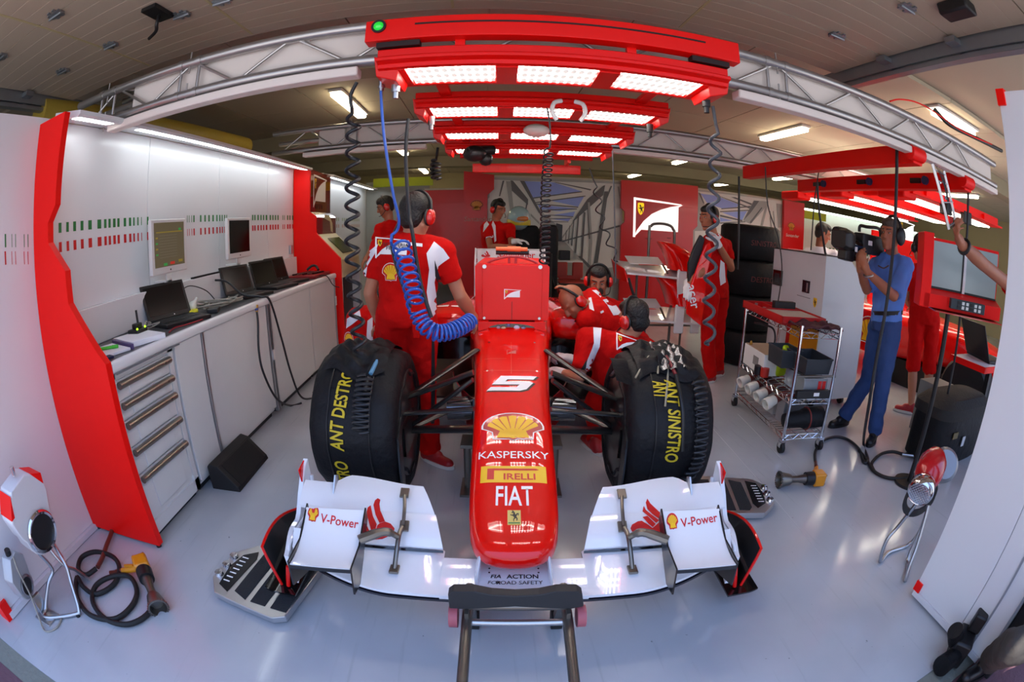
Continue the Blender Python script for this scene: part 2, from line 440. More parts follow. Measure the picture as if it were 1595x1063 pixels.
# ---------------- sectional door, rolled up overhead
doorm = mat('door_panels', 'a89886', .5, var=.05, scale=1.5)
t = thing('overhead_door', 'brown ribbed sectional garage door rolled up flat overhead above the camera side', 'garage door', (0, 1.5, 2.7))
xl, xr = -3.2, 2.33
js = [.35, .74, 1.355, 1.97, 2.52]
for a, c in zip(js[:-1], js[1:]):
    b = BW(t)
    n = 5; w = (c-a-.01)/n
    for k in range(n):
        y0 = a+.006+k*w
        b.add([(xl, y0, 2.7), (xr, y0, 2.7), (xr, y0+w-.006, 2.7), (xl, y0+w-.006, 2.7), (xl, y0+w-.003, 2.702), (xr, y0+w-.003, 2.702),
               (xl, y0+w, 2.7), (xr, y0+w, 2.7), (xl, y0, 2.74), (xr, y0, 2.74), (xl, y0+w, 2.74), (xr, y0+w, 2.74)],
              [(0,1,2,3), (3,2,5,4), (4,5,7,6), (8,10,11,9), (0,8,9,1), (6,7,11,10), (0,3,4,6,10,8), (1,9,11,7,5,2)])
    obj('door_section', b, doorm, t, smooth=False)
seam = mat('door_seam', 'a89a72', .5)
for x in (-2.27, -1.42, -.2, 1.1):
    obj('seam_strip', BW(t).box((x-.008, .36, 2.697), (x+.008, 2.5, 2.7005)), seam, t, smooth=False)
hingem = mat('galvanised', '9aa0a6', .4, metal=.85, var=.1)
for x, y in ((-2.72, 1.355), (-2.1, 1.355), (-3.0, 1.355), (-2.72, 1.97), (-2.2, 1.97), (-1.62, 1.97), (-1.35, 1.97), (.4, 1.97), (1.9, 1.97), (1.9, 1.355), (-.9, 1.355)):
    b = BW(t).box((x-.05, y-.028, 2.688), (x+.05, y+.028, 2.699)).cyl((x-.055, y, 2.684), (x+.055, y, 2.684), .008).box((x-.03, y-.05, 2.69), (x-.012, y+.05, 2.699)).box((x+.012, y-.05, 2.69), (x+.03, y+.05, 2.699))
    obj('hinge', b, hingem, t)
p = at(262, 18, z=2.69)
b = BW(t).box((p.x-.1, p.y-.13, 2.675), (p.x+.0, p.y+.06, 2.699)).tube(sm([(p.x-.05, p.y-.02, 2.68), (p.x-.05, p.y-.02, 2.62), (p.x-.08, p.y+.02, 2.60), (p.x-.17, p.y+.07, 2.60)], 4), .011)
obj('door_handle', b, black, t)
p = at(1480, 12, z=2.68)
obj('lock_housing', BW(t).box((p.x-.05, p.y-.14, 2.63), (p.x+.06, p.y+.06, 2.699)), black, t, bev=.012)
for s, x in ((-1, xl), (1, xr)):
    rr = thing('door_rail', 'grey steel track of the overhead door, %s' % ('above the white counter partition' if s < 0 else 'near the red overhead booms'), 'door track', (x, 1.5, 2.62), group=None)
    b = BW(rr).box((x+s*.012, .4, 2.705), (x+s*.1, 2.78, 2.72)).box((x+s*.012, .4, 2.62), (x+s*.022, 2.78, 2.705))
    obj('angle_bar', b, hingem, rr, smooth=False)
    obj('track', BW(rr).box((x+s*.03, .4, 2.585), (x+s*.09, 2.78, 2.60)).box((x+s*.085, .4, 2.60), (x+s*.095, 2.78, 2.66)).box((x+s*.03, .4, 2.60), (x+s*.036, 2.78, 2.615)), hingem, rr, smooth=False)
    for yy in (1.355, 1.97):
        b = BW(rr).cyl((x+s*.03, yy, 2.645), (x+s*.08, yy, 2.645), .032, n=16).box((x-s*.06, yy-.05, 2.655), (x+s*.03, yy+.03, 2.69))
        obj('roller', b, hingem, rr)
    obj('hanger', BW(rr).cyl((x+s*.06, 2.3, 2.6), (x+s*.06, 2.3, 3.0), .008), hingem, rr)
# ---------------- white partition, left
b = B().box((-2.28, .59, .035), (-2.22, 1.6, 2.19))
struct('wall_left_front', b, wlam, smooth=False, bev=.003)
struct('trim_left', B().box((-2.275, .6, .004), (-2.19, 1.55, .034)).box((-2.285, .575, .1), (-2.215, .592, 2.19)), mat('white_trim', 'd9dadd', .35), smooth=False)
struct('trim_left_corner', B().box((-2.29, .57, .0), (-2.2, .63, .1)).box((-2.284, .572, 2.0), (-2.22, .5915, 2.1)), red2, smooth=False)
b = B()
ys = [1.55, 2.535, 3.52, 4.5, 5.2]
for a, c in zip(ys[:-1], ys[1:]): b.box((-2.26, a+.002, .0), (-2.2, c-.002, 2.17))
b.box((-2.26, 6.02, 0), (-2.2, 8.71, 2.2))
struct('wall_left', b, wlam, smooth=False, bev=.002)
struct('wall_left_upstand', B().box((-2.199, 1.56, .957), (-2.14, 5.15, 1.165)), wlam, smooth=False, bev=.004)
b = B()
for k in range(22): b.box((-2.175, 3.02+k*.02, 1.166), (-2.145, 3.032+k*.02, 1.178)); b.box((-2.175, 4.0+k*.012, 1.166), (-2.145, 4.006+k*.012, 1.176))
struct('trim_1', b, black, smooth=False)
# printed dashes along the partition
dg, dr = [], []
W1 = [(93.3,4.5),(105,4),(116,4.5),(127.5,4.5),(140,5.5),(154.5,6),(163.8,3.8),(170.5,3.6),(177.8,4),(184.3,3.5),(194.4,3.8),(202.4,3.5),(208.4,2.3),(214.7,2),(220.2,1),(230,2.6),
      (291.7,.8),(294.7,.8),(298.5,.8),(302,2),(312.5,2.3),(319.3,2.3),(325.5,2.3),(331.8,2.3),(337.8,2),(342.3,1.8),(346,1.6),(349.8,1.6),(353,1.2),(393.5,2),(397,2),
      (402,2.2),(406.5,2),(410.5,2),(415,2.6),(421,2.2),(425,2),(429,2),(433,2),(440.5,1),(443,1),(448,2),(451.5,2),(456,2)]
def y_on(px): return at(px, 352, x=-2.2).y
sh = []
for px, w in W1:
    y = y_on(px); hw = abs(y_on(px+w/2)-y_on(px-w/2))/2
    for zc, mi in ((1.612, 0), (1.512, 1)):
        sh.append((rect2(2*hw, .052, y, zc), mi, 0))
d = decal('trim_2', sh, lambda u, v, l: V((-2.1985, u, v)), [gink, rink], None, 9); d['kind'] = 'structure'
sh = []
for px, w in ((9.4, 2.2), (18.8, .8), (24.5, .9), (38, .9), (44, 1.0)):
    for py, mi in ((375, 0), (402, 1)):
        p0, p1 = at(px-w/2, py, x=-2.22), at(px+w/2, py, x=-2.22)
        sh.append((rect2(abs(p1.y-p0.y), .062, p0.y, at(px, py, x=-2.22).z), mi, 0))
d = decal('trim_3', sh, lambda u, v, l: V((-2.2185, u, v)), [gink, rink], None, 9); d['kind'] = 'structure'
# LED cornice
b = B()
for y0, y1 in ((1.6, 5.18), (6.0, 8.6)):
    b.prism([(-2.2, 2.172), (-1.97, 2.135), (-1.95, 2.145), (-1.95, 2.165), (-2.2, 2.215)], (0, y0, 0), (1, 0, 0), (0, 0, 1), (0, y1-y0, 0))
struct('cornice_left', b, wlam, smooth=False)
ledw = glow('led_wash', 'f4fbff', 6.5)
b = B()
for y0, y1 in ((1.63, 1.92), (2.2, 3.3), (3.32, 4.3), (4.32, 5.1), (6.05, 7.2), (7.25, 8.4)):
    b.add([(-2.06, y0, 2.147), (-1.985, y0, 2.135), (-1.985, y1, 2.135), (-2.06, y1, 2.147), (-2.06, y0, 2.151), (-1.985, y0, 2.139), (-1.985, y1, 2.139), (-2.06, y1, 2.151)], [(0,1,2,3), (7,6,5,4), (0,4,5,1), (1,5,6,2), (2,6,7,3), (3,7,4,0)])
struct('cornice_left_lights', b, ledw, smooth=False)
# white partition, right
b = B().box((1.9, .53, .05), (1.96, .9, 2.19)).box((1.9, .30, .05), (1.96, .527, 2.19))
struct('wall_partition_right', b, wlam, smooth=False, bev=.003)
struct('trim_right', B().box((1.892, .32, .02), (1.965, .895, .049)), mat('white_trim', 'd9dadd', .35), smooth=False)
struct('trim_right_corner', B().box((1.89, .86, .05), (1.97, .905, .1)).box((1.89, .86, 2.13), (1.97, .905, 2.2)), red2, smooth=False)
struct('trim_right_edge', B().box((1.885, .285, 0), (1.975, .30, 2.2)).box((1.893, .40, .05), (1.8995, .41, 2.18)), mat('seam_grey', '8d9299', .5), smooth=False)
# ---------------- red profile panel at the end of the counter
zz = [(101, 187), (93, 266), (89, 318), (79, 345), (79, 376), (106, 420), (108, 470), (155, 545), (166, 565), (173, 600), (249, 852)]
prof = [(max(q.x, -2.17) if i else q.x, max(q.z, 0.02)) for i, q in enumerate(at(x, y, y=1.53) for x, y in zz)]
prof = [(-1.97, 2.15), (-1.985, 1.87), (-1.99, 1.705), (-2.06, 1.63), (-2.06, 1.535), (-1.91, 1.39), (-1.905, 1.24), (-1.72, 1.02), (-1.665, .965), (-1.66, .85), (-1.655, .02)]
b = B().prism([(-2.215, .02), (-2.215, 2.15)] + prof, (0, 1.5, 0), (1, 0, 0), (0, 0, 1), (0, .04, 0))
t = thing('profile_panel', 'tall red panel with a stepped edge standing at the front end of the white counter', 'panel', (-1.95, 1.52, 0))
b.v = [ROOT[t.name].inverted() @ p for p in b.v]
obj('panel_face', b, red2, t, smooth=False)
for x in (-2.19, -1.68): obj('foot', BW(t).cyl((x, 1.52, 0), (x, 1.52, .021), .016), black, t)
# ---------------- fluorescent battens
fl = glow('fluorescent_tube', 'ffedc8', 11)
LAMPS = [(-1.6, 4.83, 6.0), (-1.6, 8.3, 9.5), (-1.6, 11.7, 12.9), (3.85, 4.85, 5.9), (3.85, 8.5, 9.4), (3.85, 11.4, 12.6), (6.5, 8.6, 9.5), (6.4, 11.2, 12.4), (8.8, 5, 6.2), (8.8, 8.4, 9.5), (.9, 11.5, 12.6)]
LN = ['nearest the camera in the row above the counter', 'middle one of the row above the counter', 'farthest of the row above the counter', 'nearest of the row right of the light gantry', 'second of the row right of the light gantry', 'farthest of the row right of the light gantry',
      'behind the first red boom, nearer one', 'behind the first red boom, farther one', 'nearest of the far right row', 'farther one of the far right row', 'small one behind the gantry tail']
for i, (x, y0, y1) in enumerate(LAMPS):
    q = thing('batten_light', 'glowing fluorescent ceiling batten, '+LN[i], 'ceiling light', (x, (y0+y1)/2, 2.9), group='fluorescent battens on the ceiling')
    obj('housing', BW(q).box((x-.08, y0-.03, 2.945), (x+.08, y1+.03, 2.979)), wmatt, q, bev=.01)
    obj('diffuser', BW(q).box((x-.06, y0, 2.895), (x+.06, y1, 2.944)), fl, q, bev=.015)
q = thing('bulkhead_light', 'bright yellow-lit oblong lamp on the ceiling beside the right partition', 'ceiling light', (3.4, 2.6, 2.9))
p = at(1487, 195, z=2.9)
obj('housing', BW(q).box((p.x-.45, p.y-.1, 2.95), (p.x+.45, p.y+.1, 2.979)), wmatt, q, bev=.01)
obj('diffuser', BW(q).box((p.x-.4, p.y-.07, 2.89), (p.x+.4, p.y+.07, 2.949)), fl, q, bev=.02)
# ================================================================ OVERHEAD
TY = 2.0
truss_m = mat('truss_aluminium', 'b4b0ae', .3, metal=.85, var=.05)
board_m = mat('truss_board', 'e6dbd4', .6, var=.02)
def truss(name, label, x0, x1, y, zt, zb, step=.58, joints=()):
    t = thing(name, label, 'truss', ((x0+x1)/2, y, zb))
    r = .027
    for z, nm in ((zt, 'top_chord'), (zb, 'bottom_chord')):
        obj(nm, BW(t).cyl((x0, y, z), (x1, y, z), r, n=14), truss_m, t)
    obj('rear_chord', BW(t).cyl((x0, y+.17, (zt+zb)/2+.02), (x1, y+.17, (zt+zb)/2+.02), r), truss_m, t)
    b = BW(t); n = int((x1-x0)/step)
    for k in range(n):
        a = x0+.1+k*step
        b.cyl((a, y, zb), (a+step/2, y, zt), .008, n=8); b.cyl((a+step/2, y, zt), (a+step, y, zb), .008, n=8)
        b.cyl((a, y, zb), (a+step/2, y+.17, (zt+zb)/2+.02), .007, n=6); b.cyl((a+step/2, y, zt), (a+step, y+.17, (zt+zb)/2+.02), .007, n=6)
    obj('lacing', b, truss_m, t)
    for j in joints:
        b = BW(t)
        for dx in (-.06, .06):
            b.cyl((j+dx, y, zb), (j+dx, y, zt), .009, n=8)
            for z in (zt, zb): b.cyl((j+dx-.015, y, z), (j+dx+.015, y, z), .031)
        for z in (zt, zb): b.cyl((j, y-.01, z-.06), (j, y-.01, z+.06), .005)
        obj('splice', b, truss_m, t)
    obj('infill_board', BW(t).box((x0+.5, y+.035, zb+.01), (x1-.02, y+.04, zt-.01)), board_m, t, smooth=False)
    for q0, q1 in ((x0+.35, -.56), (1.16, x1)): obj('light_strip', BW(t).box((q0, y-.03, zb-.075), (q1, y+.05, zb-.03)), board_m, t, bev=.008)
    return t
truss('box_truss', 'long silver lattice truss across the whole garage front, nearest the camera', -2.45, 3.9, TY, 2.372, 2.195, joints=(-1.5, 1.42, -2.15))
truss('box_truss', 'silver lattice truss farther back behind the red light frames', -2.15, 6.2, 4.5, 2.467, 2.262, joints=(-1.3,))
# ---- gantry of light frames above the car
GA = radians(-2.0)
g = thing('light_gantry', 'red overhead gantry of lit white panels hanging above the racing car', 'light gantry', (.285, 1.86, 2.1), GA)
def GB(): return B()
ledm = bpy.data.materials.new('led_grid'); ledm.use_nodes = True
nt = ledm.node_tree; bs = nt.nodes['Principled BSDF']
tc = nt.nodes.new('ShaderNodeTexCoord'); vo = nt.nodes.new('ShaderNodeTexVoronoi'); vo.inputs['Scale'].default_value = 1; vo.inputs['Randomness'].default_value = 0
mp = nt.nodes.new('ShaderNodeMapping'); mp.inputs['Scale'].default_value = (30, 13.3, 1); nt.links.new(tc.outputs['Object'], mp.inputs['Vector']); nt.links.new(mp.outputs['Vector'], vo.inputs['Vector'])
mr = nt.nodes.new('ShaderNodeMapRange'); mr.inputs['From Min'].default_value = .34; mr.inputs['From Max'].default_value = .55; mr.inputs['To Min'].default_value = .45; mr.inputs['To Max'].default_value = 17
nt.links.new(vo.outputs['Distance'], mr.inputs['Value']); nt.links.new(mr.outputs['Result'], bs.inputs['Emission Strength'])
bs.inputs['Emission Color'].default_value = lin('fffaf0'); bs.inputs['Base Color'].default_value = lin('dddddd')
led = ledm
darkm = mat('gantry_slot', '1c0303', .6)
def frame(part, y0, hw, front=True):
    """one cross frame, front face at y0 (gantry frame), lights underneath"""
    b = GB(); d = .25
    zl = 0.0
    # front fascia with a step and a sloped lip
    b.prism([(y0, .095), (y0-.015, .09), (y0-.015, .055), (y0-.045, .045), (y0-.045, .03), (y0-.01, .022), (y0-.01, .004), (y0+.02, .002), (y0+.02, .095)], (-hw, 0, 0), (0, 1, 0), (0, 0, 1), (2*hw, 0, 0))
    b.box((-hw, y0+.02, .04), (hw, y0+d+.03, .06))
    b.box((-hw, y0+d, 0), (hw, y0+d+.03, .06))
    b.box((-hw, y0+.02, 0.0), (-.625, y0+d, .05)); b.box((.625, y0+.02, 0), (hw, y0+d, .05))
    for x in (-.21, .21): b.box((x-.045, y0+.02, -.004), (x+.045, y0+d, .05))
    fo = obj(part, b, red, g, bev=.003)
    for x0, x1 in ((-.615, -.26), (-.163, .163), (.26, .615)):
        obj('light_panel', GB().box((x0, y0+.022, .006), (x1, y0+d-.005, .045)), led, fo, smooth=False)
    # drooping corner boxes
    for s in (-1, 1):
        b = GB()
        b.add([(s*.65, y0+.02, 0), (s*(hw+.02), y0+.0, .07), (s*(hw+.02), y0+.22, .07), (s*.65, y0+.24, 0), (s*.66, y0+.03, -.045), (s*(hw+.01), y0+.02, -.02), (s*(hw+.01), y0+.2, -.02), (s*.66, y0+.22, -.045)],
              [(0,1,2,3), (4,7,6,5), (0,4,5,1), (1,5,6,2), (2,6,7,3), (3,7,4,0)])
        obj('corner_box', b, red, fo, bev=.004, smooth=False)
    return fo
GY = [0.0, .71, 1.47, 2.19]
for i, y in enumerate(GY): frame('cross_frame', y, .735 if i == 0 else .70)
for s in (-.5, .5):
    obj('side_rail', GB().box((s*1.06-.03, .24, .061), (s*1.06+.03, 2.5, .085)), red, g, bev=.004)
obj('rear_frame', GB().box((-.62, 2.62, -.01), (.62, 2.68, .09)), red, g, bev=.004)
b = GB().box((-.52, 2.9, -.12), (.55, 2.96, -.03)); obj('tail_box', b, red, g, bev=.004)
for s in (-1, 1): obj('tail_hanger', GB().box((s*.4-.015, 2.66, -.04), (s*.4+.015, 2.92, .03)), red, g)
# top beam covering the truss
b = GB().box((-.787, -.05, .122), (.787, .02, .224)); fo = obj('top_beam', b, red, g, bev=.004)
obj('beam_slot', GB().box((-.58, -.0525, .184), (.62, -.0495, .192)), darkm, fo, smooth=False)
obj('signal_lamp', GB().ball((-.73, -.05, .19), .024, 18), mat('green_lamp', '0fae2a', .08, coat=1, emit='12d23a', estr=.5), fo)
obj('lamp_bezel', GB().lathe([(.031, 0), (.031, .012), (.025, .012)], 20, (-.73, -.048, .19), (0, -1, 0)), black, fo)
for x in (-.4, .3): obj('beam_bracket', GB().box((x-.02, .0, .08), (x+.02, .03, .124)), red, g)
for s in (-1, 1): obj('beam_foot', GB().box((s*.65-.09, -.03, .096), (s*.65+.09, .02, .121)), darkm, g)
# grey box and white grips under the second frame
p = (.26, .86, -.01)
obj('air_outlet_dome', GB().ball((.0, 1.36, .0), (.09, .09, .045), 18), mat('dome_white', 'e9e4da', .4), g)
b = GB()
for s in (-1, 1): b.tube(sm([(.11+s*.035, .58, .01), (.11+s*.075, .56, -.01), (.11+s*.085, .56, -.06), (.11+s*.06, .57, -.10)], 4), .012)
obj('white_grip', b, wmatt, g)
obj('motor_cluster', GB().ball((-.45, 2.05, -.06), (.1, .08, .07), 12).ball((-.36, 2.1, -.1), (.06, .06, .06), 10).cyl((-.5, 2.0, -.05), (-.3, 2.12, -.02), .04), black, g)
for (x, y) in ((-.68, .12), (.68, .12), (-.63, .84), (.63, .84)):
    obj('cable_gland', GB().cyl((x, y, -.07), (x, y, -.02), .02).cyl((x, y, -.1), (x, y, -.07), .013), steel if x < 0 else black, g)
# ---- coiled cables and hoses hanging from it
def helix(pts, r, turns, n=10, flat_=1.0, tilt=0):
    """coil of radius r round the smooth path pts"""
    path = sm(pts, 12); L = [0]
    for a, c in zip(path[:-1], path[1:]): L.append(L[-1]+(c-a).length)
    out = []; N = int(turns*n)
    u = None; j = 0
    for i in range(N+1):
        s = L[-1]*i/N
        while j < len(L)-2 and L[j+1] < s: j += 1
        f = (s-L[j])/max(1e-6, L[j+1]-L[j]); c = path[j].lerp(path[j+1], f); d = (path[j+1]-path[j]).normalized()
        if u is None: u = perp(d)[0]
        u = (u-d*u.dot(d)).normalized(); w = d.cross(u)
        a = 2*pi*i/n
        e_ = u*(r*cos(a)) + w*(r*sin(a)*flat_); out.append(c + e_ + d*(tilt*e_.y))
    return out
def cable(name, label, pts, r, m, cat='cable', group=None, k=6, n=8):
    o = obj(name, B().tube(sm(pts, k), r, n), m); return tag(o, label, cat, group)
cabm = mat('cable_black', '1b1c20', .45, var=.1)
greyc = mat('cable_grey', '43464c', .45, var=.1)
blueh = mat('blue_hose', '2c5fc0', .3, coat=.3, var=.05)
def coil_thing(name, label, straight, coil, rc, turns, r, m, tail=None, tilt=0):
    pts = sm(straight, 5)[:-1] + helix(coil, rc, turns, 14, 1, tilt) + (sm(tail, 5) if tail else [])
    return tag(obj(name, B().tube(pts, r, 8), m), label, 'coiled cable')
def A(px, py, y): return at(px, py, y=y)
coil_thing('coiled_cable', 'black loosely coiled cable hanging left of the gantry down to the wheel blanket',
           [A(556, 128, 1.98), A(546, 150, 1.99), A(549, 172, 2.0)], [A(551, 180, 2.0), A(549, 300, 2.0), A(549, 400, 1.98), A(556, 500, 1.97), A(563, 552, 1.95)], .028, 13.5, .0085, cabm)
coil_thing('coiled_cable', 'dark grey coiled cable dropping from the right front corner of the gantry',
           [A(1110, 165, 1.98), A(1116, 200, 2.0)], [A(1115, 210, 2.0), A(1112, 300, 2.0), A(1108, 400, 2.02), A(1104, 480, 2.04), A(1107, 540, 2.06)], .026, 9.5, .0085, greyc)
coil_thing('coiled_cable', 'black tight coil hanging in the middle between gantry and red box',
           [A(852, 168, 2.45), A(856, 190, 2.45), A(858, 225, 2.45)], [A(855, 235, 2.45), A(850, 300, 2.45), A(849, 380, 2.46), A(847, 412, 2.46)], .024, 22, .0045, cabm, None, .45)
coil_thing('coiled_cable', 'thin black wavy cable hanging in front of the printed back wall',
           [A(918, 262, 3.9), A(926, 285, 3.9)], [A(929, 292, 3.9), A(936, 340, 3.9), A(952, 385, 3.9), A(964, 408, 3.9)], .03, 4.5, .006, cabm)
coil_thing('coiled_cable', 'small dark bunched coil hanging from the tail of the gantry',
           [A(682, 230, 4.2), A(680, 245, 4.2)], [A(680, 250, 4.2), A(678, 262, 4.2), A(680, 280, 4.2)], .04, 5, .012, cabm)
cable('air_hose', 'straight black hose hanging down in front of the standing mechanic and his shoulder', [A(636, 185, 2.3), A(632, 240, 2.3), A(637, 330, 2.28), A(642, 360, 2.25), A(655, 440, 2.22), A(672, 495, 2.2)], .0095, cabm, 'hose')
cable('power_cable', 'thin black cable hanging over the back of the standing mechanic', [A(622, 345, 2.3), A(610, 375, 2.3), A(613, 400, 2.28), A(625, 440, 2.26), A(640, 480, 2.25)], .007, cabm)
# blue air line: straight top, coil below
st = [A(593, 140, 2.02), A(598, 210, 2.05), A(612, 300, 2.12), A(621, 340, 2.17), A(619, 358, 2.2), A(610, 366, 2.2)]
co1 = [A(622, 374, 2.2), A(630, 402, 2.2), A(640, 440, 2.2), A(648, 478, 2.2)]
co2 = [A(649, 482, 2.2), A(658, 503, 2.2), A(672, 516, 2.2), A(690, 519, 2.24), A(715, 511, 2.32), A(733, 500, 2.42)]
h1_, h2_ = helix(co1, .040, 8.5, 16, 1, .75), helix(co2, .038, 17, 14, 1, .3)
o = obj('coiled_air_line', B().tube(sm(st, 8)+h1_[3:-3]+h2_[2:], .0066, 8), blueh)
tag(o, 'bright blue coiled air line running from the gantry down past the standing mechanic', 'air hose')
o = obj('hose_coupling', B().cyl(A(594, 126, 2.02), A(594, 142, 2.02), .011).cyl(A(594, 134, 2.02), A(594, 138, 2.02), .016), steel)
tag(o, 'steel quick coupling at the top of the blue air line', 'coupling')
# ---- red overhead booms of the neighbouring bay
def boom(label, p0, p1, w=.11, h=.13, sockets=0):
    t = thing('overhead_boom', label, 'overhead boom', tuple(p1))
    obj('boom_beam', BW(t).beam(p0, p1, w, h), red2, t, bev=.006, smooth=False)
    d = (V(p1)-V(p0)).normalized(); s = V((0, 0, 1)).cross(d).normalized()
    if s.x > 0: s = -s
    obj('end_clamp', BW(t).cyl(V(p0)+V((0, 0, .0))-s*.05, V(p0)+s*.1, .05), red2, t)
    for k in range(sockets):
        c = V(p0).lerp(V(p1), (k+.6)/(sockets+.3))
        obj('socket', BW(t).cyl(c+s*(w/2), c+s*(w/2+.03), .035), mat('socket_blue', '1f3563', .4), t)
        obj('outlet', BW(t).box(c+d*.12+s*(w/2)-V((.02, .06, .02)), c+d*.12+s*(w/2)+V((.02, .06, .02))), black, t)
    return t
boom('red hanging boom nearest the partition, first of the booms on the right', (2.62, 2.0, 2.13), (2.62, 4.35, 2.13))
boom('second red hanging boom with blue sockets along its side', (3.35, 2.0, 2.1), (3.4, 4.4, 2.1), sockets=3)
fr = thing('light_gantry', 'red overhead light frame of the neighbouring bay behind the two booms', 'light gantry', (4.6, 3.6, 2.1))
b = BW(fr)
for (x0, y0, x1, y1) in ((3.9, 3.2, 6.2, 3.2), (3.9, 4.2, 6.4, 4.2), (4.0, 5.2, 6.6, 5.2)):
    b2 = BW(fr).beam((x0, y0, 2.16), (x1, y1, 2.16), .12, .12); c = obj('cross_frame', b2, red2, fr, bev=.006, smooth=False)
    obj('lip', BW(fr).beam((x0, y0-.09, 2.11), (x1, y1-.09, 2.11), .1, .02), red2, fr)
    obj('light_panel', BW(fr).beam((x0+.1, y0+.22, 2.1), (x1, y1+.22, 2.1), .24, .02), glow('led_plain', 'fff4e0', 7), fr, smooth=False)
    obj('corner_box', BW(fr).box((x0-.12, y0-.1, 2.04), (x0+.12, y0+.3, 2.15)), red2, fr, bev=.02)
for x in (4.25, 5.7): obj('side_rail', BW(fr).box((x-.04, 3.1, 2.13), (x+.04, 5.4, 2.19)), red2, fr)
obj('valve_box', BW(fr).box((4.5, 3.0, 2.0), (4.62, 3.12, 2.12)), black, fr, bev=.01); obj('valve_box', BW(fr).box((5.0, 3.05, 1.98), (5.2, 3.12, 2.12)), black, fr, bev=.01)
# hanging hoses on the right, floor to boom
cable('air_hose', 'thick black hose hanging from the second boom in front of the cameraman to the floor',
      [A(1397, 228, 2.1), A(1396, 300, 2.1), A(1390, 400, 2.1), A(1380, 480, 2.1), A(1365, 560, 2.1), A(1352, 640, 2.1), at(1345, 690, z=.02), at(1352, 716, z=.02), at(1345, 720, z=.014), at(1338, 700, z=.014), at(1320, 685, z=.014), at(1300, 681, z=.014), at(1280, 688, z=.014), at(1270, 705, z=.02), at(1271, 728, z=.03)], .012, cabm, 'hose', k=8)
cable('air_hose', 'black hose hanging at far right beside the red monitor pillar', [A(1508, 290, 2.05), A(1507, 350, 2.05), A(1500, 440, 2.05), A(1487, 560, 2.05), A(1470, 640, 2.05), at(1455, 690, z=.012), at(1449, 705, z=.012)], .011, cabm, 'hose')
cable('power_cable', 'thin black cable dangling left of the man behind the white cabinet', [A(1275, 268, 3.4), A(1268, 320, 3.4), A(1263, 390, 3.4)], .006, cabm)
cable('power_cable', 'black hose with steel fitting hanging over the white cabinet', [A(1273, 285, 3.1), A(1276, 330, 3.1), A(1285, 392, 3.1), at(1287, 396, y=3.3)], .010, cabm)
cable('power_cable', 'thin black lead hanging beside the tyre stack and down the cabinet front', [A(1192, 260, 3.2), A(1196, 320, 3.2), A(1212, 370, 3.2), A(1218, 420, 3.2), A(1212, 470, 3.0)], .005, cabm)
cable('steel_cable', 'slim grey wire hanging beside the crouching bearded mechanic', [A(954, 235, 3.5), A(957, 330, 3.5), A(959, 440, 3.5)], .005, greyc)
cable('air_hose', 'black vertical hose between red panel and tyre stack', [A(1151, 275, 4.3), A(1151, 330, 4.3), A(1149, 420, 4.3)], .012, cabm, 'hose')
cable('cable_bundle', 'dark cables looping over the truss towards the top right', [at(1455, 170, y=2.3), at(1480, 195, y=2.25), at(1520, 215, y=2.25), at(1560, 235, y=2.3)], .02, cabm)
cable('red_cable', 'thin red cable arching over the truss at top right', [at(1386, 158, y=2.1), at(1405, 155, y=2.1), at(1440, 165, y=2.1), at(1500, 205, y=2.12), at(1545, 225, y=2.2)], .006, red2)
# ladder-like electronic board held up to the boom
t = thing('circuit_rail', 'long grey electronics rail with wires, held upright by a raised hand', 'electronics rail', tuple(at(1478, 358, y=1.35)))
p0, p1 = at(1452, 255, y=1.35), at(1478, 358, y=1.35)
q0, q1 = at(1470, 266, y=1.35), at(1489, 350, y=1.35)
b = BW(t).beam(p0, p1, .006, .016, (1, -1, .3)).beam(q0, q1, .006, .014, (1, -1, .3))
for k_, w_ in ((.08, .014), (.25, .01), (.58, .03), (.95, .016)): b.beam(p0.lerp(p1, k_), q0.lerp(q1, k_), w_, .005)
obj('rail', b, alu, t, bev=.002)
b = BW(t)
for k in range(5): b.tube(sm([p0.lerp(q0, .2+.15*k)+V((0, -.006, 0)), p0.lerp(q1, .4)+V((.004*k, -.015, 0)), p1.lerp(q1, .2+.12*k)+V((0, -.006, 0))], 5), .0016, 6)
obj('wires', b, cabm, t)
for k_, r_ in ((.3, .008), (.55, .011), (.75, .008)): obj('connector', BW(t).ball(p0.lerp(q1, k_), r_, 8), chrome, t)
# ================================================================ THE CAR (own frame: x to the right, y towards the tail, z up, front axle at y 0)
CARL, CARR = (.132, 2.2, 0), radians(-2.6)
car = thing('racing_car', 'red open wheel racing car with white front wing raised in the middle of the garage', 'racing car', CARL, CARR)
CM = ROOT[car.name]
def cp(x, y, z): return CM @ V((x, y, z))
carred = mat('car_red', 'e60a04', .34, coat=1, var=.02, spec=.12)
carw = mat('car_white', 'eceff3', .14, coat=1, var=.01)
def sring(y, hw, zt, zb, e=4.5, n=44, eb=None):
    out = []; cz, hz = (zt+zb)/2, (zt-zb)/2
    for k in range(n):
        a = 2*pi*k/n; c, s = cos(a), sin(a)
        out.append(V((hw*math.copysign(abs(c)**(2/e), c), y, cz+hz*math.copysign(abs(s)**(2/e), s))))
    return out
NOSE = [(-.995, .03, .41, .385, 2.2), (-.985, .075, .432, .37, 2.4), (-.965, .105, .445, .358, 2.8), (-.93, .132, .453, .35, 3.2), (-.87, .150, .458, .345, 3.8), (-.78, .160, .472, .345, 4.2), (-.68, .165, .498, .35, 4.5),
        (-.55, .168, .537, .36, 4.8), (-.4, .172, .563, .37, 5), (-.25, .178, .585, .38, 5), (-.08, .184, .617, .39, 5), (.1, .192, .66, .4, 5.2), (.3, .205, .72, .41, 5.2), (.5, .222, .787, .41, 5.2), (.66, .238, .842, .41, 5.2)]
nb = B()
rings = [sring(*q) for q in NOSE]
nb.loft(rings)
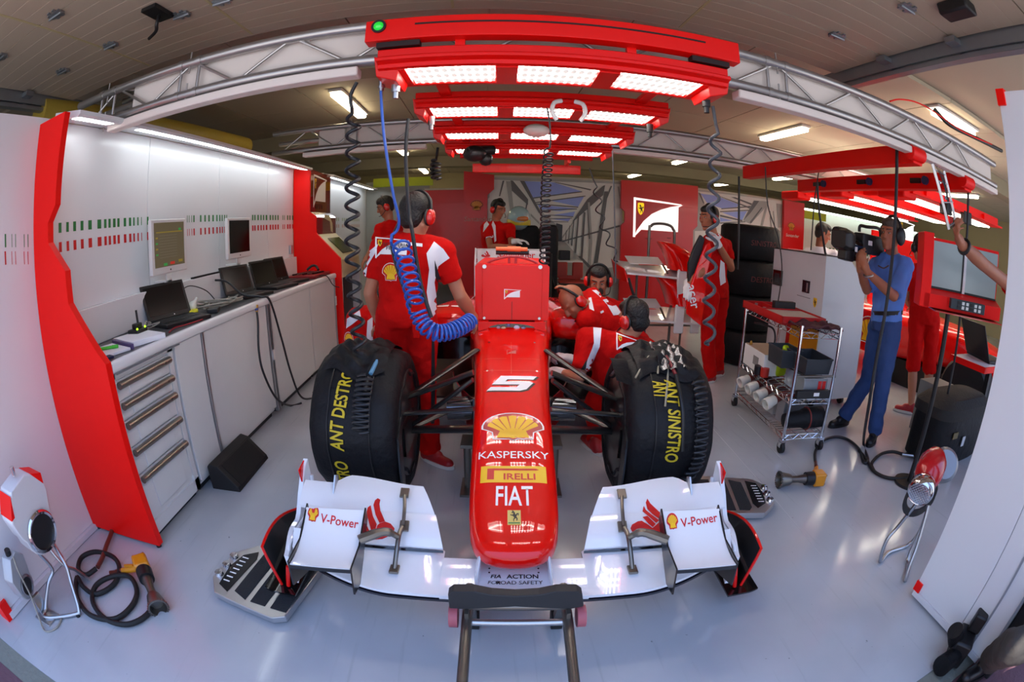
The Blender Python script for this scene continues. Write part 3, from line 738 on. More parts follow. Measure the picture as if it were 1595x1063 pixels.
nose = obj('nose_cone', nb, carred, car, ang=50)
NB = BVHTree.FromPolygons(nb.v, nb.f)
def on_nose(y, w=None): return onto(NB, (0, y, 1.2), (1, 0, 0), (0, 1, .0001), .0012, 1.0)
b = B().loft([sring(y, hw, zt, zb, 5) for y, hw, zt, zb in ((.655, .238, .835, .40), (.8, .26, .845, .40), (1.3, .31, .83, .38), (2.0, .33, .82, .36))])
obj('chassis', b, carred, car, ang=50)
# engine cover and airbox behind the red box
b = B().loft([[V((x*k, y, .82+(z-.82)*zk)) for x, z in ((-.22,.82),(-.18,.95),(-.1,1.1),(0,1.17),(.1,1.1),(.18,.95),(.22,.82),(0,.8))] for y, k, zk in ((1.75, .9, .9), (1.9, 1, 1), (2.6, .7, .8), (3.2, .3, .4))])
obj('engine_cover', b, carred, car)
# sidepods with dark inlets
for s in (-1, 1):
    b = B().loft([[V((s*(cx+hw*math.copysign(abs(cos(a))**(2/3.2), cos(a))), y, cz+hz*math.copysign(abs(sin(a))**(2/3.2), sin(a)))) for a in [2*pi*k/28 for k in range(28)]]
                  for y, cx, hw, cz, hz in ((1.03, .46, .13, .75, .06), (1.05, .47, .175, .75, .085), (1.12, .47, .195, .745, .105), (1.4, .46, .17, .69, .155), (2.1, .38, .16, .6, .2), (2.7, .27, .12, .55, .18))])
    sp = obj('sidepod', b, carred, car)
    obj('radiator_inlet', B().loft([[V((s*(.46+hw*math.copysign(abs(cos(a))**(2/4), cos(a))), y, .575+hz*math.copysign(abs(sin(a))**(2/4), sin(a)))) for a in [2*pi*k/24 for k in range(24)]] for y, hw, hz in ((1.12, .17, .085), (1.6, .17, .085))]), blackg, sp)
    BV = BVHTree.FromPolygons(b.v, b.f)
    f = onto(BV, (s*.44, 1.06, .95), (1, 0, 0), (0, .8, 1), .003, 1)
    decal('sidepod_marks', [(circ2(.062, 20, -.06*s, .06, .022), 0, 0), (poly2([(.02*s,.04),(.1*s,.045),(.11*s,.065),(.02*s,.09)]), 0, 0)], f, winkm, sp)
    # bargeboards and undertray
    obj('bargeboard', B().grid(lambda u, v: (s*(.2+.16*u+.03*sin(3*u)), .22+.5*u, .33+.19*v), 8, 3, (s*.008, 0, 0)), mat('carbon_gloss', '2b2d30', .12, coat=1, var=.2), car)
    obj('turning_vane', B().cyl((s*.18, .30, .437), (s*.355, .30, .432), .068, .066, 24), mat('vane_metal', '6a6c70', .16, metal=.9, var=.2), car)
    obj('floor_tray', B().box((s*.1, .9, .27), (s*.68, 3.2, .285)), carbon, car, smooth=False)
obj('floor_plank', B().box((-.16, .2, .24), (.16, 3.3, .27)), carbon, car)
# rear wing and rear wheels
rw = obj('rear_wing', B().grid(lambda u, v: (-.37+.74*u, 3.2+.14*v, 1.08+.10*v), 6, 5, (0, .012, -.01)), carw, car)
obj('main_plane', B().grid(lambda u, v: (-.37+.74*u, 3.02+.2*v, .93+.1*v), 6, 5, (0, .01, -.012)), carw, rw)
for s in (-1, 1):
    obj('endplate', B().prism([(2.95, .62), (3.5, .62), (3.5, 1.2), (3.05, 1.2), (2.95, 1.05)], (s*.37, 0, 0), (0, 1, 0), (0, 0, 1), (s*.012, 0, 0)), carw, rw)
obj('wing_face', B().box((-.365, 3.19, .99), (.365, 3.2, 1.172)), carw, rw, bev=.004)
fn = flat((0, 3.188, 1.12), (1, 0, 0), (0, 0, 1), .001)
decal('lettering', [(xf(text2('Santander', .1, .012, 0, 1.05), .07, 0), 0, 0)], fn, rink, rw, .2)
decal('flame_mark', [(xf(flame_mark(), -.27, .0, .1, .07), 0, 0)], fn, rink, rw, .2)
for s in (-1, 1):
    obj('rear_wheel', B().lathe([(.2, -.16), (.3, -.18), (.33, -.15), (.33, .15), (.3, .18), (.2, .16)], 36, (s*.72, 3.2, .47), (1, 0, 0)), rubber, car)
# front suspension
for s in (-1, 1):
    def leg(a, c, w=.032, h=.012, nm='wishbone'):
        a = V((s*a[0], a[1], a[2])); c = V((s*c[0], c[1], c[2])); d = (c-a).normalized(); r = V((0, 1, 0)); r = (r-d*r.dot(d)).normalized(); u = d.cross(r)
        rg = [[p+r*(w*cos(2*pi*k/12))+u*(h*sin(2*pi*k/12)) for k in range(12)] for p in (a, c)]
        obj(nm, B().loft(rg), carbon, car)
    leg((.19, .02, .735), (.52, .02, .60)); leg((.2, .42, .74), (.52, .03, .60)); leg((.17, -.1, .49), (.53, -.0, .43), .04, .013); leg((.2, .42, .46), (.53, .02, .43), .036, .013)
    leg((.19, -.02, .71), (.5, .0, .46), .024, .011, 'push_rod'); leg((.18, -.12, .6), (.52, -.1, .56), .024, .01, 'track_rod')
    obj('brake_duct', B().loft([[V((s*(.555+dx), y, z0+dz)) for dx, dz in ((-.055, -.075), (.03, -.075), (.045, -.05), (.045, .05), (.03, .075), (-.055, .075))] for y, z0 in ((-.2, .45), (-.1, .45), (.05, .46))], cap=False), carbon, car)
    obj('brake_duct_mouth', B().box((s*.51, -.17, .39), (s*.595, -.165, .51)), black, car)
    obj('wheel_fairing', B().lathe([(.0, 0), (.27, 0), (.3, .012), (.3, .03), (0, .035)], 32, (s*.515, .0, .47), (s, 0, 0)), carbon, car)
    obj('duct_fence', B().prism([(-.32, .36), (-.31, .52), (-.2, .6), (-.19, .58), (-.24, .5), (-.25, .2), (-.16, .15), (-.2, .13), (-.3, .22)], (s*.505, 0, 0), (0, 1, 0), (0, 0, 1), (s*.008, 0, 0)), carbon, car)
    obj('front_wheel', B().lathe([(.12, -.12), (.28, -.12), (.32, -.1), (.325, -.04), (.325, .08), (.31, .12), (.12, .12)], 40, (s*.73, 0, .47), (s, 0, 0)), rubber, car)
    obj('wheel_stand', B().cyl((s*.24, .15, 0), (s*.24, .15, .30), .02).box((s*.2, .05, 0), (s*.28, .25, .015)).box((s*.19, .08, .29), (s*.27, .22, .31)), dsteel, car)
# ---- front wing
def smoothstep(a, b_, x): t = min(1, max(0, (x-a)/(b_-a))); return t*t*(3-2*t)
fw = obj('front_wing', B().grid(lambda u, v: (-.25+.5*u, -1.03+.175*v, .276+.018*sin(pi*v*.6)+.012*v), 10, 8, (0, 0, -.02)), carw, car)
LEY = lambda x: -1.03+(.165*max(0, (x-.42)/.42)**1.7)
wings = []
for s in (-1, 1):
    def main(u, v): x = .25+.6*u; y0 = LEY(x); return (s*x, y0+(-.805-y0)*v, .276+.02*sin(pi*v*.5)+.038*v*v*smoothstep(.25, .3, x)+.008*u)
    def under(u, v): x = .0+.85*u; y0 = LEY(x)-.004; return (s*x, y0+.12*v, .257+.004*v+.006*u)
    def flap1(u, v): x = .252+.035*v+(.8-.252-.035*v)*u; return (s*x, -.845+.115*v, .342+.07*v+.012*sin(pi*v)+.012*sin(6*u)*.3)
    def te(x): return -.612+.052*smoothstep(.344, .64, x)-.07*smoothstep(.655, .72, x)
    def flap2(u, v): x = .287+.06*v+(.84-.287-.06*v)*u; return (s*x, -.735+(te(x)+.735)*v, .405+.06*v+.01*sin(pi*v))
    def casc(u, v): x = .53+.215*u+.012*v*(u-.5); return (s*x, -1.06+.235*v-.02*u, .392+.085*v*v-.01*sin(pi*v))
    M1 = B().grid(main, 24, 8, (0, 0, -.012)); obj('main_plane', M1, carw, fw)
    obj('wing_underside', B().grid(under, 24, 3, (0, 0, -.01)), mat('carbon_navy', '15131f', .25, coat=.6), fw)
    F1 = B().grid(flap1, 16, 6, (0, 0, -.008)); obj('lower_flap', F1, carw, fw)
    F2 = B().grid(flap2, 24, 6, (0, 0, -.008)); obj('upper_flap', F2, carw, fw)
    obj('flap_edge', B().grid(lambda u, v: (s*(.25+.3*u), -.85-.006*v, .336-.006*v), 10, 1, (0, .004, -.006)), blackg, fw)
    Cc = B().grid(casc, 10, 10, (0, 0, -.007)); obj('cascade_wing', Cc, carw, fw)
    obj('cascade_edge', B().grid(lambda u, v: (s*(.53+.215*u), -1.066-.02*u, .388-.012*v), 6, 1, (0, .006, 0)), carbon, fw)
    obj('cascade_plate', B().prism([(-1.09, .30), (-1.07, .40), (-.95, .41), (-.82, .485), (-.82, .44), (-.93, .35), (-1.02, .29)], (s*.528, 0, 0), (0, 1, 0), (0, 0, 1), (-s*.006, 0, 0)), carbon, fw)
    obj('cascade_plate', B().prism([(-1.09, .30), (-1.08, .40), (-.95, .41), (-.83, .485), (-.82, .30), (-.93, .25)], (s*.748, 0, 0), (0, 1, 0), (0, 0, 1), (s*.006, 0, 0)), carbon, fw)
    obj('tall_divider', B().prism([(-.74, .36), (-.60, .44), (-.60, .485), (-.63, .50), (-.70, .42)], (s*.70, 0, 0), (0, 1, 0), (0, 0, 1), (s*.006, 0, 0)), alu, fw)
    ep = obj('endplate', B().grid(lambda u, v: (s*(.842+.02*sin(pi*u)+.01*v), [-.55,-.9][0]*(1-u)-.905*u, (.13+.02*(1-u))*(1-v)+v*(.52-.075*smoothstep(0, .2, u)-.135*smoothstep(.12, .45, u)-.04*smoothstep(.6, 1, u))), 16, 8, (s*.020, 0, 0)), carw, fw)
    obj('endplate_flash', B().prism([(-.62, .50), (-.555, .515), (-.555, .36), (-.60, .37)], (s*.866, 0, 0), (0, 1, 0), (0, 0, 1), (s*.006, 0, 0)), carred, ep)
    # outboard fin: black channel with red lips
    obj('endplate_lip', B().tube(sm([(s*.842, -.56, .45), (s*.842, -.575, .38), (s*.845, -.63, .33), (s*.852, -.74, .312), (s*.86, -.84, .30), (s*.864, -.868, .27), (s*.864, -.862, .22), (s*.864, -.868, .15)], 4), .0085, 8), carw, ep)
    fin = obj('outer_fin', B().grid(lambda u, v: (s*(.925+.04*v-.03*v*u*0+.012*sin(pi*u)), -.53-.37*u, .10+v*(.19-.05*(1-u)**2+.02*sin(pi*u))), 12, 6, (s*.008, 0, 0)), blackg, fw)
    top = [V((s*(.969+.012*sin(pi*u)), -.53-.37*u, .10+(.19-.05*(1-u)**2+.02*sin(pi*u)))) for u in [k/10 for k in range(11)]]
    frontl = [V((s*(.929+.04*v), -.903, .10+.19*v)) for v in (1, .75, .5, .25, 0)]
    obj('fin_lip', B().tube(top+frontl[1:], .0065, 8), carred, fin)
    obj('fin_floor', B().grid(lambda u, v: (s*(.85+.14*u), -.95+.42*v, .098+.02*max(0, u-.8)*5*.6), 8, 6, (0, 0, -.008)), blackg, fin)
    obj('fin_lip', B().tube([(s*.872, -.90, .21), (s*.886, -.905, .15), (s*.895, -.908, .105)], .009, 8), carred, fin)
    # brackets
    b = B()
    pts = sm([(s*.415, -.935, .306), (s*.408, -.90, .36), (s*.405, -.85, .395), (s*.40, -.80, .40)], 5)
    b.tube(pts, .009, 8); obj('flap_bracket', b, dsteel, fw)
    obj('flap_bracket', B().tube(sm([(s*.398, -.80, .405), (s*.40, -.74, .445), (s*.41, -.68, .462)], 5), .007, 8), dsteel, fw)
    obj('flap_bracket', B().tube(sm([(s*.405, -.865, .40), (s*.45, -.88, .428), (s*.53, -.93, .42)], 6), [.012]*4+[.016]*4+[.018]*4+[.016], 8), dsteel, fw)
    for (x, y, z, q) in ((.415, -.94, .304, 0), (.395, -.795, .398, .5), (.412, -.665, .462, .4)):
        obj('bracket_foot', B().box((-.018, -.022, 0), (.018, .022, .009), rx(q), (0, 0, 0)) if False else B(M.Translation((s*x, y, z)) @ M.Rotation(q, 4, 'X')).box((-.017, -.022, -.003), (.017, .022, .006)), dsteel, fw, bev=.002)
    obj('nose_pylon', B().loft([[V((s*(x+.010*cos(a)), y+.055*sin(a), z)) for a in [2*pi*k/14 for k in range(14)]] for x, y, z in ((.128, -.93, .285), (.122, -.92, .33), (.112, -.90, .40))]), carw, fw)
    # marks
    WB = BVHTree.FromPolygons(F1.v+F2.v+M1.v, F1.f+[[i+len(F1.v) for i in f] for f in F2.f]+[[i+len(F1.v)+len(F2.v) for i in f] for f in M1.f])
    FP = {-1: ((400, 740), [[(643,287),(662,278),(690,330),(700,352),(672,347),(655,320)], [(683,235),(690,205),(708,192),(712,215),(722,260),(746,310),(735,352),(712,352),(695,290)], [(725,190),(735,160),(752,148),(768,158),(762,185),(768,225),(797,292),(762,302),(738,250)],
                [(668,345),(700,354),(737,354),(750,316),(764,304),(797,293),(832,306),(856,335),(852,360),(820,385),(780,402),(735,405),(690,395),(662,375)]]),
          1: ((800, 740), [[(725,335),(735,312),(770,292),(795,288),(835,312),(862,333),(905,296),(950,282),(945,320),(935,345),(900,375),(860,392),(810,390),(760,372),(735,355)], [(800,265),(830,258),(882,308),(864,328),(838,308)], [(800,230),(808,195),(820,220),(850,245),(903,285),(885,302),(835,258)], [(820,175),(830,150),(848,180),(880,210),(914,242),(908,280),(860,246),(830,215)]])}[s]
    CI_ = CM.inverted(); o_ = CI_ @ V((0, 0, HC))
    def fpx(u, v, l):
        d = CI_.to_3x3() @ ray(u, v); h = WB.ray_cast(o_, d.normalized())
        return None if h[0] is None else h[0]+V((0, -.25, .95))*(.0025+l)
    for pl in FP[1]: decal('flame_mark', [(poly2([(FP[0][0]+x/3.9875, FP[0][1]+y/3.9875) for x, y in pl]), 0, 0)], fpx, rink, fw, 3)
    CB = BVHTree.FromPolygons(Cc.v, Cc.f)
    f = onto(CB, (s*.64, -.865, .9), (1, 0, 0), (0, 1, .0001), .0012, 1)
    decal('lettering', [(xf(text2('V-Power', .040, .010, 0, 1.0), .024, -.004), 0, 0)], f, rink, fw, .03)
    decal('scallop_mark', [(xf(sh, -.079, .004, .044, .056), mi, l*.4) for sh, mi, l in shell_mark()], f, [rink, rink, yel], fw, .03)
MB_ = B().grid(lambda u, v: (-.25+.5*u, -1.03+.175*v, .276+.018*sin(pi*v*.6)+.012*v), 10, 8)
f = onto(BVHTree.FromPolygons(MB_.v, MB_.f), (.0, -.955, .9), (1, 0, 0), (0, 1, .0001), .0012, 1)
for tx, sz, bo, she, sx_, x, y in (('ACTION', .026, .02, 0, 1.1, .03, .013), ('FIA', .022, .025, .2, 1.2, -.063, .013), ('FOR', .02, .0, .2, 1.2, -.068, -.014), ('ROAD SAFETY', .022, .004, 0, 1.12, .018, -.014)):
    decal('lettering', [(xf(text2(tx, sz, bo, she, sx_), x, y), 0, 0)], f, bink, fw, .03)
for x, y in ((-.085, .05), (.085, .05), (-.06, .075), (.06, .075), (-.085, .03), (.085, .03), (0, .08)): decal('rivet_dot', [(circ2(.0035, 10, x, y), 0, 0)], f, bink, fw, .03)
# ---- nose marks
def nd(name, shapes, y, ms, x=0, ml=.02): return decal(name, shapes, onto(NB, (x, y, 1.2), (1, 0, 0), (0, 1, .0001), .0012, 1), ms, nose, ml)
five = poly2([(.5,.5),(-.25,.5),(-.45,-.02),(.18,-.02),(.1,-.22),(-.62,-.22),(-.72,-.5),(.22,-.5),(.36,-.42),(.46,.1),(.4,.2),(-.18,.2),(-.14,.28),(.55,.28)])
five = poly2([(-.28,.5),(.62,.5),(.52,.27),(-.12,.27),(-.17,.14),(.42,.14),(.52,.06),(.34,-.4),(.18,-.5),(-.62,-.5),(-.52,-.26),(.1,-.26),(.18,-.08),(-.5,-.08)])
nd('race_number', [(xf(five, .006, -.006, .215, .14), 1, 0), (xf(five, 0, 0, .205, .13), 0, .0008)], .085, [winkm, bink])
nd('scallop_mark', [(xf(s_, 0, 0, .275, .24), mi, l*.5) for s_, mi, l in shell_mark()], -.28, [winkm, mat('mark_red', 'b81414', .3, coat=.6), yel])
nd('lettering', [(xf(text2('KASPERSKY', .066, .004, 0, .84), .0, 0), 0, 0)], -.485, winkm)
nd('sponsor_panel', [(rect2(.25, .085), 0, 0), (rect2(.026, .056, -.087, .0), 1, .0008), (poly2([(-.1,.018),(.085,.018),(.098,.022),(.085,.028),(-.1,.028)]), 1, .0008), (xf(text2('IRELLI', .044, .022, 0, 1.1), .022, -.012), 1, .0008)], -.6, [yel, rink])
nd('lettering', [(xf(text2('FIAT', .135, .012, 0, .52), 0, 0), 0, 0)], -.705, winkm)
nd('badge', [(rect2(.046, .075), 0, 0)] + [(xf(s_, 0, .008, .06, .085), 1, .0008) for s_ in horse()] + [(rect2(.04, .006, 0, -.028), 2, .0006)], -.815, [mat('badge_gold', 'cfb95c', .3), bink, gink])
ln = mat('seam_pale', 'e0503a', .4)
nd('seams', [(rect2(.3, .003, 0, .0), 0, 0), (rect2(.003, .3, -.004, .12), 0, 0), (rect2(.12, .003, -.09, .11), 0, 0), (rect2(.12, .003, .09, .11), 0, 0)], .2, ln)
for sx in (-1, 1):
    for y in (0, .27): nd('rivet', [(circ2(.006, 10, sx*.13, y), 0, 0)], .2, steel)
nd('team_plate', [(xf(s_, 0, 0, .055, .06), 0, 0) for s_, mi, l in swoosh_mark()[:3]], .37, mat('pale_red_ink', 'd87a72', .4))
# ---------------- red box over the cockpit
cov = thing('cockpit_box', 'red rectangular box with team plate standing on the cockpit of the racing car', 'cover', tuple(cp(0, .72, .84)), CARR)
CI = ROOT[cov.name].inverted() @ CM
def CB_(): return B(CI)
b = CB_().loft([[V((x*kx, y, z)) for x, z in ((-.205,.868),(-.22,.88),(-.222,1.195),(-.2,1.212),(.2,1.212),(.222,1.195),(.22,.88),(.205,.868))] for y, kx in ((.652, 1), (.95, 1.0), (1.2, .95))])
obj('box_shell', b, red, cov, ang=30)
obj('front_plate', CB_().box((-.178, .640, .872), (.178, .653, 1.205)), red, cov, bev=.002)
for x in (-.165, .165):
    for z in (.885, 1.195): obj('corner_bolt', CB_().cyl((x, .630, z), (x, .642, z), .008 if z < 1 else .012), steel, cov)
fb = flat((0.005, .639, 1.03), (1, 0, 0), (0, 0, 1), .0008)
o = decal('team_plate', [(xf(s_, 0, 0, .105, .085 if True else 0), mi, l) for s_, mi, l in swoosh_mark()], lambda u, v, l: CI @ fb(u, v, l), [winkm, yel, bink], cov, .2)
obj('seam', CB_().box((-.0015, .6375, .87), (.0015, .64, .985)), mat('seam_dark', '6e0806', .5), cov)
b = CB_()
b.tube(sm([(-.15, .66, 1.205), (-.13, .66, 1.225), (-.07, .66, 1.245), (0, .66, 1.255), (.07, .66, 1.245), (.13, .66, 1.225), (.15, .66, 1.205)], 5), .008, 8)
b.tube([(-.02, .66, 1.252), (-.02, .66, 1.21)], .007).tube([(.02, .66, 1.252), (.02, .66, 1.21)], .007)
obj('handle', b, mat('handle_red', 'b01f2a', .35, coat=.4), cov)
obj('roll_grip', CB_().cyl((-.10, .72, 1.275), (.10, .72, 1.275), .014), black, cov)
obj('orange_tube', CB_().cyl((-.10, .70, 1.298), (.09, .70, 1.296), .012).cyl((-.03, .70, 1.298), (.05, .70, 1.297), .016), mat('orange_tube', 'f0703a', .35), cov)
for s in (-1, 1):
    obj('clip', CB_().box((s*.165-.028, .61, .80), (s*.165+.028, .652, .868)), red, cov, bev=.004)
    obj('clip_pad', CB_().box((s*.165-.028, .565, .772), (s*.165+.028, .61, .802)), mat('clip_pink', 'dd4d5c', .3, coat=.4), cov, bev=.003)
arch = [(.14*cos(pi*k/16), .828+.030*sin(pi*k/16)) for k in range(17)]
lip = [(.14*cos(pi*k/16), .826-.032*sin(pi*k/16)) for k in range(17)]
obj('opening_brow', CB_().prism([(-.20, .868), (-.20, .81)]+[(-x, z) for x, z in arch]+[(.20, .81), (.20, .868)], (0, .60, 0), (1, 0, 0), (0, 0, 1), (0, .012, 0)), red, cov, smooth=False)
obj('opening_lip', CB_().prism([(-.20, .79), (-.20, .809)]+[(-x, z) for x, z in lip]+[(.20, .809), (.20, .79)], (0, .585, 0), (1, 0, 0), (0, 0, 1), (0, .012, 0)), red, cov, smooth=False)
obj('dark_opening', CB_().box((-.17, .625, .785), (.17, .632, .866)), blackg, cov, smooth=False)
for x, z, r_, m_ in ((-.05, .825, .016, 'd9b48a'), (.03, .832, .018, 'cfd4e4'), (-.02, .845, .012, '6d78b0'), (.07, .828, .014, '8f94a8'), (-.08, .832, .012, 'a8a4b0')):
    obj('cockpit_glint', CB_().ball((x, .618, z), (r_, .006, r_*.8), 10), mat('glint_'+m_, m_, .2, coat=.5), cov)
obj('warning_label', CB_().prism([(.09, .793), (.15, .793), (.12, .808)], (0, .5835, 0), (1, 0, 0), (0, 0, 1), (0, .001, 0)), yel, cov, smooth=False)
# ---------------- tyre blankets
def fitw(sh, L):
    xs = [p[0] for p in sh[0]]; k = L/(max(xs)-min(xs)); c = (max(xs)+min(xs))/2
    return [((x-c)*k, y) for x, y in sh[0]], sh[1]
def blanket(s, label):
    t = thing('tyre_blanket', label, 'tyre warmer', tuple(cp(s*.73, 0, .10)), CARR)
    I = ROOT[t.name].inverted() @ CM
    cx, cz, R0, hw = s*.725, .47, .362, .205
    prof = [(-hw+.02, .22), (-hw-.005, .27), (-hw-.008, .31), (-hw+.01, .345), (-hw+.05, .362), (-.09, .371), (0, .373), (.09, .371), (hw-.05, .362), (hw-.01, .345), (hw+.008, .31), (hw+.005, .27), (hw-.02, .22)]
    n = 96; rings = []
    rnd = random.Random(3+s)
    ph = [rnd.uniform(0, 6.28) for _ in range(6)]
    def wob(a, x): return 1+.010*sin(5*a+ph[0]+6*x)+.008*sin(9*a+ph[1]-9*x)+.005*sin(17*a+ph[2]+14*x)
    def P(a, x, r): r = r*wob(a, x)*(1+.02*max(0, sin(a))**6); return I @ V((cx+x, r*cos(a), cz+r*sin(a)))
    b = B(); b.loft([[P(2*pi*k/n, x, r) for k in range(n)] for x, r in prof], cap=False)
    cov_ = obj('cover', b, nylon, t, ang=70)
    # puckered hem and side flap
    hem = [P(2*pi*k/n, s*(hw+.0), .255+.02*sin(11*2*pi*k/n)) for k in range(n)]
    obj('outer_hem', B().tube(hem, .016, 8, True), mat('hem_grey', '6d7076', .35, metal=.4, var=.3, scale=40), t)
    obj('inner_hem', B().tube([P(2*pi*k/n, -s*(hw-.0), .25+.012*sin(9*2*pi*k/n)) for k in range(n)], .012, 8, True), nylon, t)
    obj('hub_cloth', B().loft([[P(2*pi*k/48, s*(hw-.03), r) for k in range(48)] for r in (.25, .12, .02)], cap=False), nylon, t)
    for xs in (-.10, .10): obj('seam', B().tube([P(2*pi*k/n, xs, .373) for k in range(n)], .004, 6, True), black, t)
    def wrap(x0, a0, flip=1):   # u runs round the tyre, v across it
        def f(u, v, l):
            a = a0+u/.37
            return P(a, x0+flip*v, .378+l)
        return f
    # a grows from the front (pi) upwards (pi/2): so text read upwards at the front runs with falling a
    if s < 0:
        fn = lambda u, v, l: P(pi-u/.37, -.052+.10*max(0, u-.1)-v, .379+l)
        wd = lambda tx, L, c: [(xf(sh_, c, 0, 1, 1), 0, 0) for sh_ in [fitw(text2(tx, .088, .022, .2), L)]]
        sh = wd('ANT DESTRO', .375, .197)+wd('ANT DESTRO', .375, -.235)
        sh += [(q, 0, 0) for q in (rect2(.062, .005, .44, .032), rect2(.062, .005, .44, -.032), rect2(.005, .064, .411, 0), rect2(.005, .064, .469, 0), rect2(.04, .006, .44, .012), rect2(.04, .006, .44, -.012), rect2(.006, .04, .44, 0))]
    else:
        fn = lambda u, v, l: P(pi+u/.37, -.012+v, .379+l)
        wd = lambda tx, L, c, y=0: [(xf(sh_, c, y, 1, 1), 0, 0) for sh_ in [fitw(text2(tx, .088, .022, .2), L)]]
        sh = wd('ANT SINISTRO', .385, -.155)+wd('ANT', .085, -.30, -.058)+wd('ANT SINISTRO', .385, .33)
    decal('lettering', sh, fn, tyel, t, .03)
    if s < 0:   # bunched elastic coil and blue tape on the left blanket
        b = B(); pts = []
        for k in range(100):
            u = .10+.25*k/100; pts.append(P(pi-u/.37, .068+.036*sin(k*.70), .382+.011*(1+cos(k*.70))))
        obj('lead_coil', B().tube(pts, .0075, 8), cabm, t)
        obj('blue_sleeve', B().tube(sm([P(pi-.47/.37, .10, .390), P(pi-.42/.37, .10, .394), P(pi-.36/.37, .09, .394)], 4), .010, 8), mat('sleeve_blue', '5c93b4', .5), t)
        obj('plug', B().tube([P(pi-.34/.37, .085, .395), P(pi-.27/.37, .08, .395)], .013, 8), black, t)
    else:
        b = B(); pts = []
        for k in range(170):
            u = .05+.50*k/170; pts.append(P(pi-(u-.22)/.37, .115-.05*(1-min(1, k/40))+.030*sin(k*.68), .384+.010*(1+cos(k*.68))))
        obj('lead_coil', B().tube(pts, .007, 8), cabm, t)
        for j, (e0, e1) in enumerate((((.50, -.08), (.36, -.18)), ((.47, -.04), (.38, -.07)), ((.42, -.01), (.22, -.06)))):
            obj('drawstring', B().tube(sm([P(pi-.53/.37, .0, .39), P(pi-e0[0]/.37, e0[1], .392), P(pi-e1[0]/.37, e1[1], .385)], 6), .0045, 6), mat('cord_tan', '9c9580', .8), t)
        obj('red_sleeve', B().tube(sm([P(pi-.53/.37, .0, .392), P(pi-.45/.37, .005, .395), P(pi-.36/.37, .01, .395)], 4), .009, 8), mat('sleeve_red', '7a1f26', .5), t)
        obj('plug', B().tube(sm([P(pi-.36/.37, .01, .395), P(pi-.2/.37, .02, .392), P(pi-.02/.37, .03, .385)], 5), .010, 8), black, t)
    # gathered cloth on top
    b = B(); rnd = random.Random(11+s)
    q_ = [rnd.uniform(0, 6) for _ in range(6)]
    def fold(u, v):
        a = radians(62+62*u+5*sin(7*v+q_[0])); x = -.16+.31*v
        edge = min(1, 5*min(u, 1-u, v, 1-v))
        return P(a, x, .379+edge*(.010+.016*sin(9*v+5*u+q_[1])**2+.014*sin(17*u-6*v+q_[2])**2))
    b.grid(fold, 40, 34)
    obj('gathered_cloth', b, nylon, t, ang=80)
    if s > 0:
        b = B(); b.grid(lambda u, v: P(radians(86+34*u), -.06+.13*v, .398+.012*sin(11*u+7*v)**2+.01*sin(19*v+3*u)), 24, 20)
        obj('foil_lining', b, mat('foil', '8f9194', .25, metal=.8, var=.3, scale=60), t, ang=80)
        obj('loose_corner', B().grid(lambda u, v: P(radians(104+26*u), -.20-.08*v, .375+.05*v*u+.006*sin(9*u)), 10, 8, (0, .004, 0)), nylon, t)
    return t
blanket(-1, 'black quilted tyre warmer with yellow lettering ANT DESTRO wrapped round the left front wheel')
blanket(1, 'black quilted tyre warmer with yellow ANT SINISTRO lettering, loose drawstrings on top, right front wheel')
# ---------------- front jack
t = thing('car_jack', 'dark steel wheeled jack with black pad under the front wing of the racing car', 'jack', tuple(cp(.01, -1.15, 0)), CARR)
I = ROOT[t.name].inverted() @ CM
pad = [(-.2,.335),(-.2,.40),(-.185,.415),(-.12,.418),(-.07,.405),(0,.40),(.07,.405),(.12,.418),(.185,.415),(.2,.40),(.21,.345),(.17,.335),(.0,.352),(-.16,.335)]
obj('lift_pad', B(I).prism(pad, (0, -1.15, 0), (1, 0, 0), (0, 0, 1), (0, .035, 0)), mat('pad_black', '26282a', .6, var=.1), t, bev=.004, smooth=False)
obj('upper_bar', B(I).cyl((-.15, -1.13, .335), (.16, -1.13, .335), .016), dsteel, t)
obj('cross_bar', B(I).cyl((-.16, -1.16, .285), (.17, -1.16, .285), .012), steel, t)
for s in (-1, 1):
    x = s*.155+.008
    obj('side_arm', B(I).tube([(x, -1.0, .30), (x, -1.17, .295), (x+s*.012, -1.75, .12), (x+s*.02, -2.1, .06)], .017, 10), dsteel, t)
    obj('gusset', B(I).prism([(-1.17, .27), (-1.17, .335), (-1.12, .335), (-1.10, .27)], (x-.006, 0, 0), (0, 1, 0), (0, 0, 1), (.012, 0, 0)), dsteel, t)
    obj('pad_roller', B(I).cyl((x+s*.028, -1.15, .30), (x+s*.055, -1.15, .30), .038, n=24), mat('roller_pink', 'a4555e', .5, var=.15), t)
    obj('support_leg', B(I).beam((x, -1.05, .29), (x, -.92, .03), .03, .03), dsteel, t)
    obj('wheel', B(I).cyl((x-.02, -.92, .045), (x+.02, -.92, .045), .045, n=20), rubber, t)
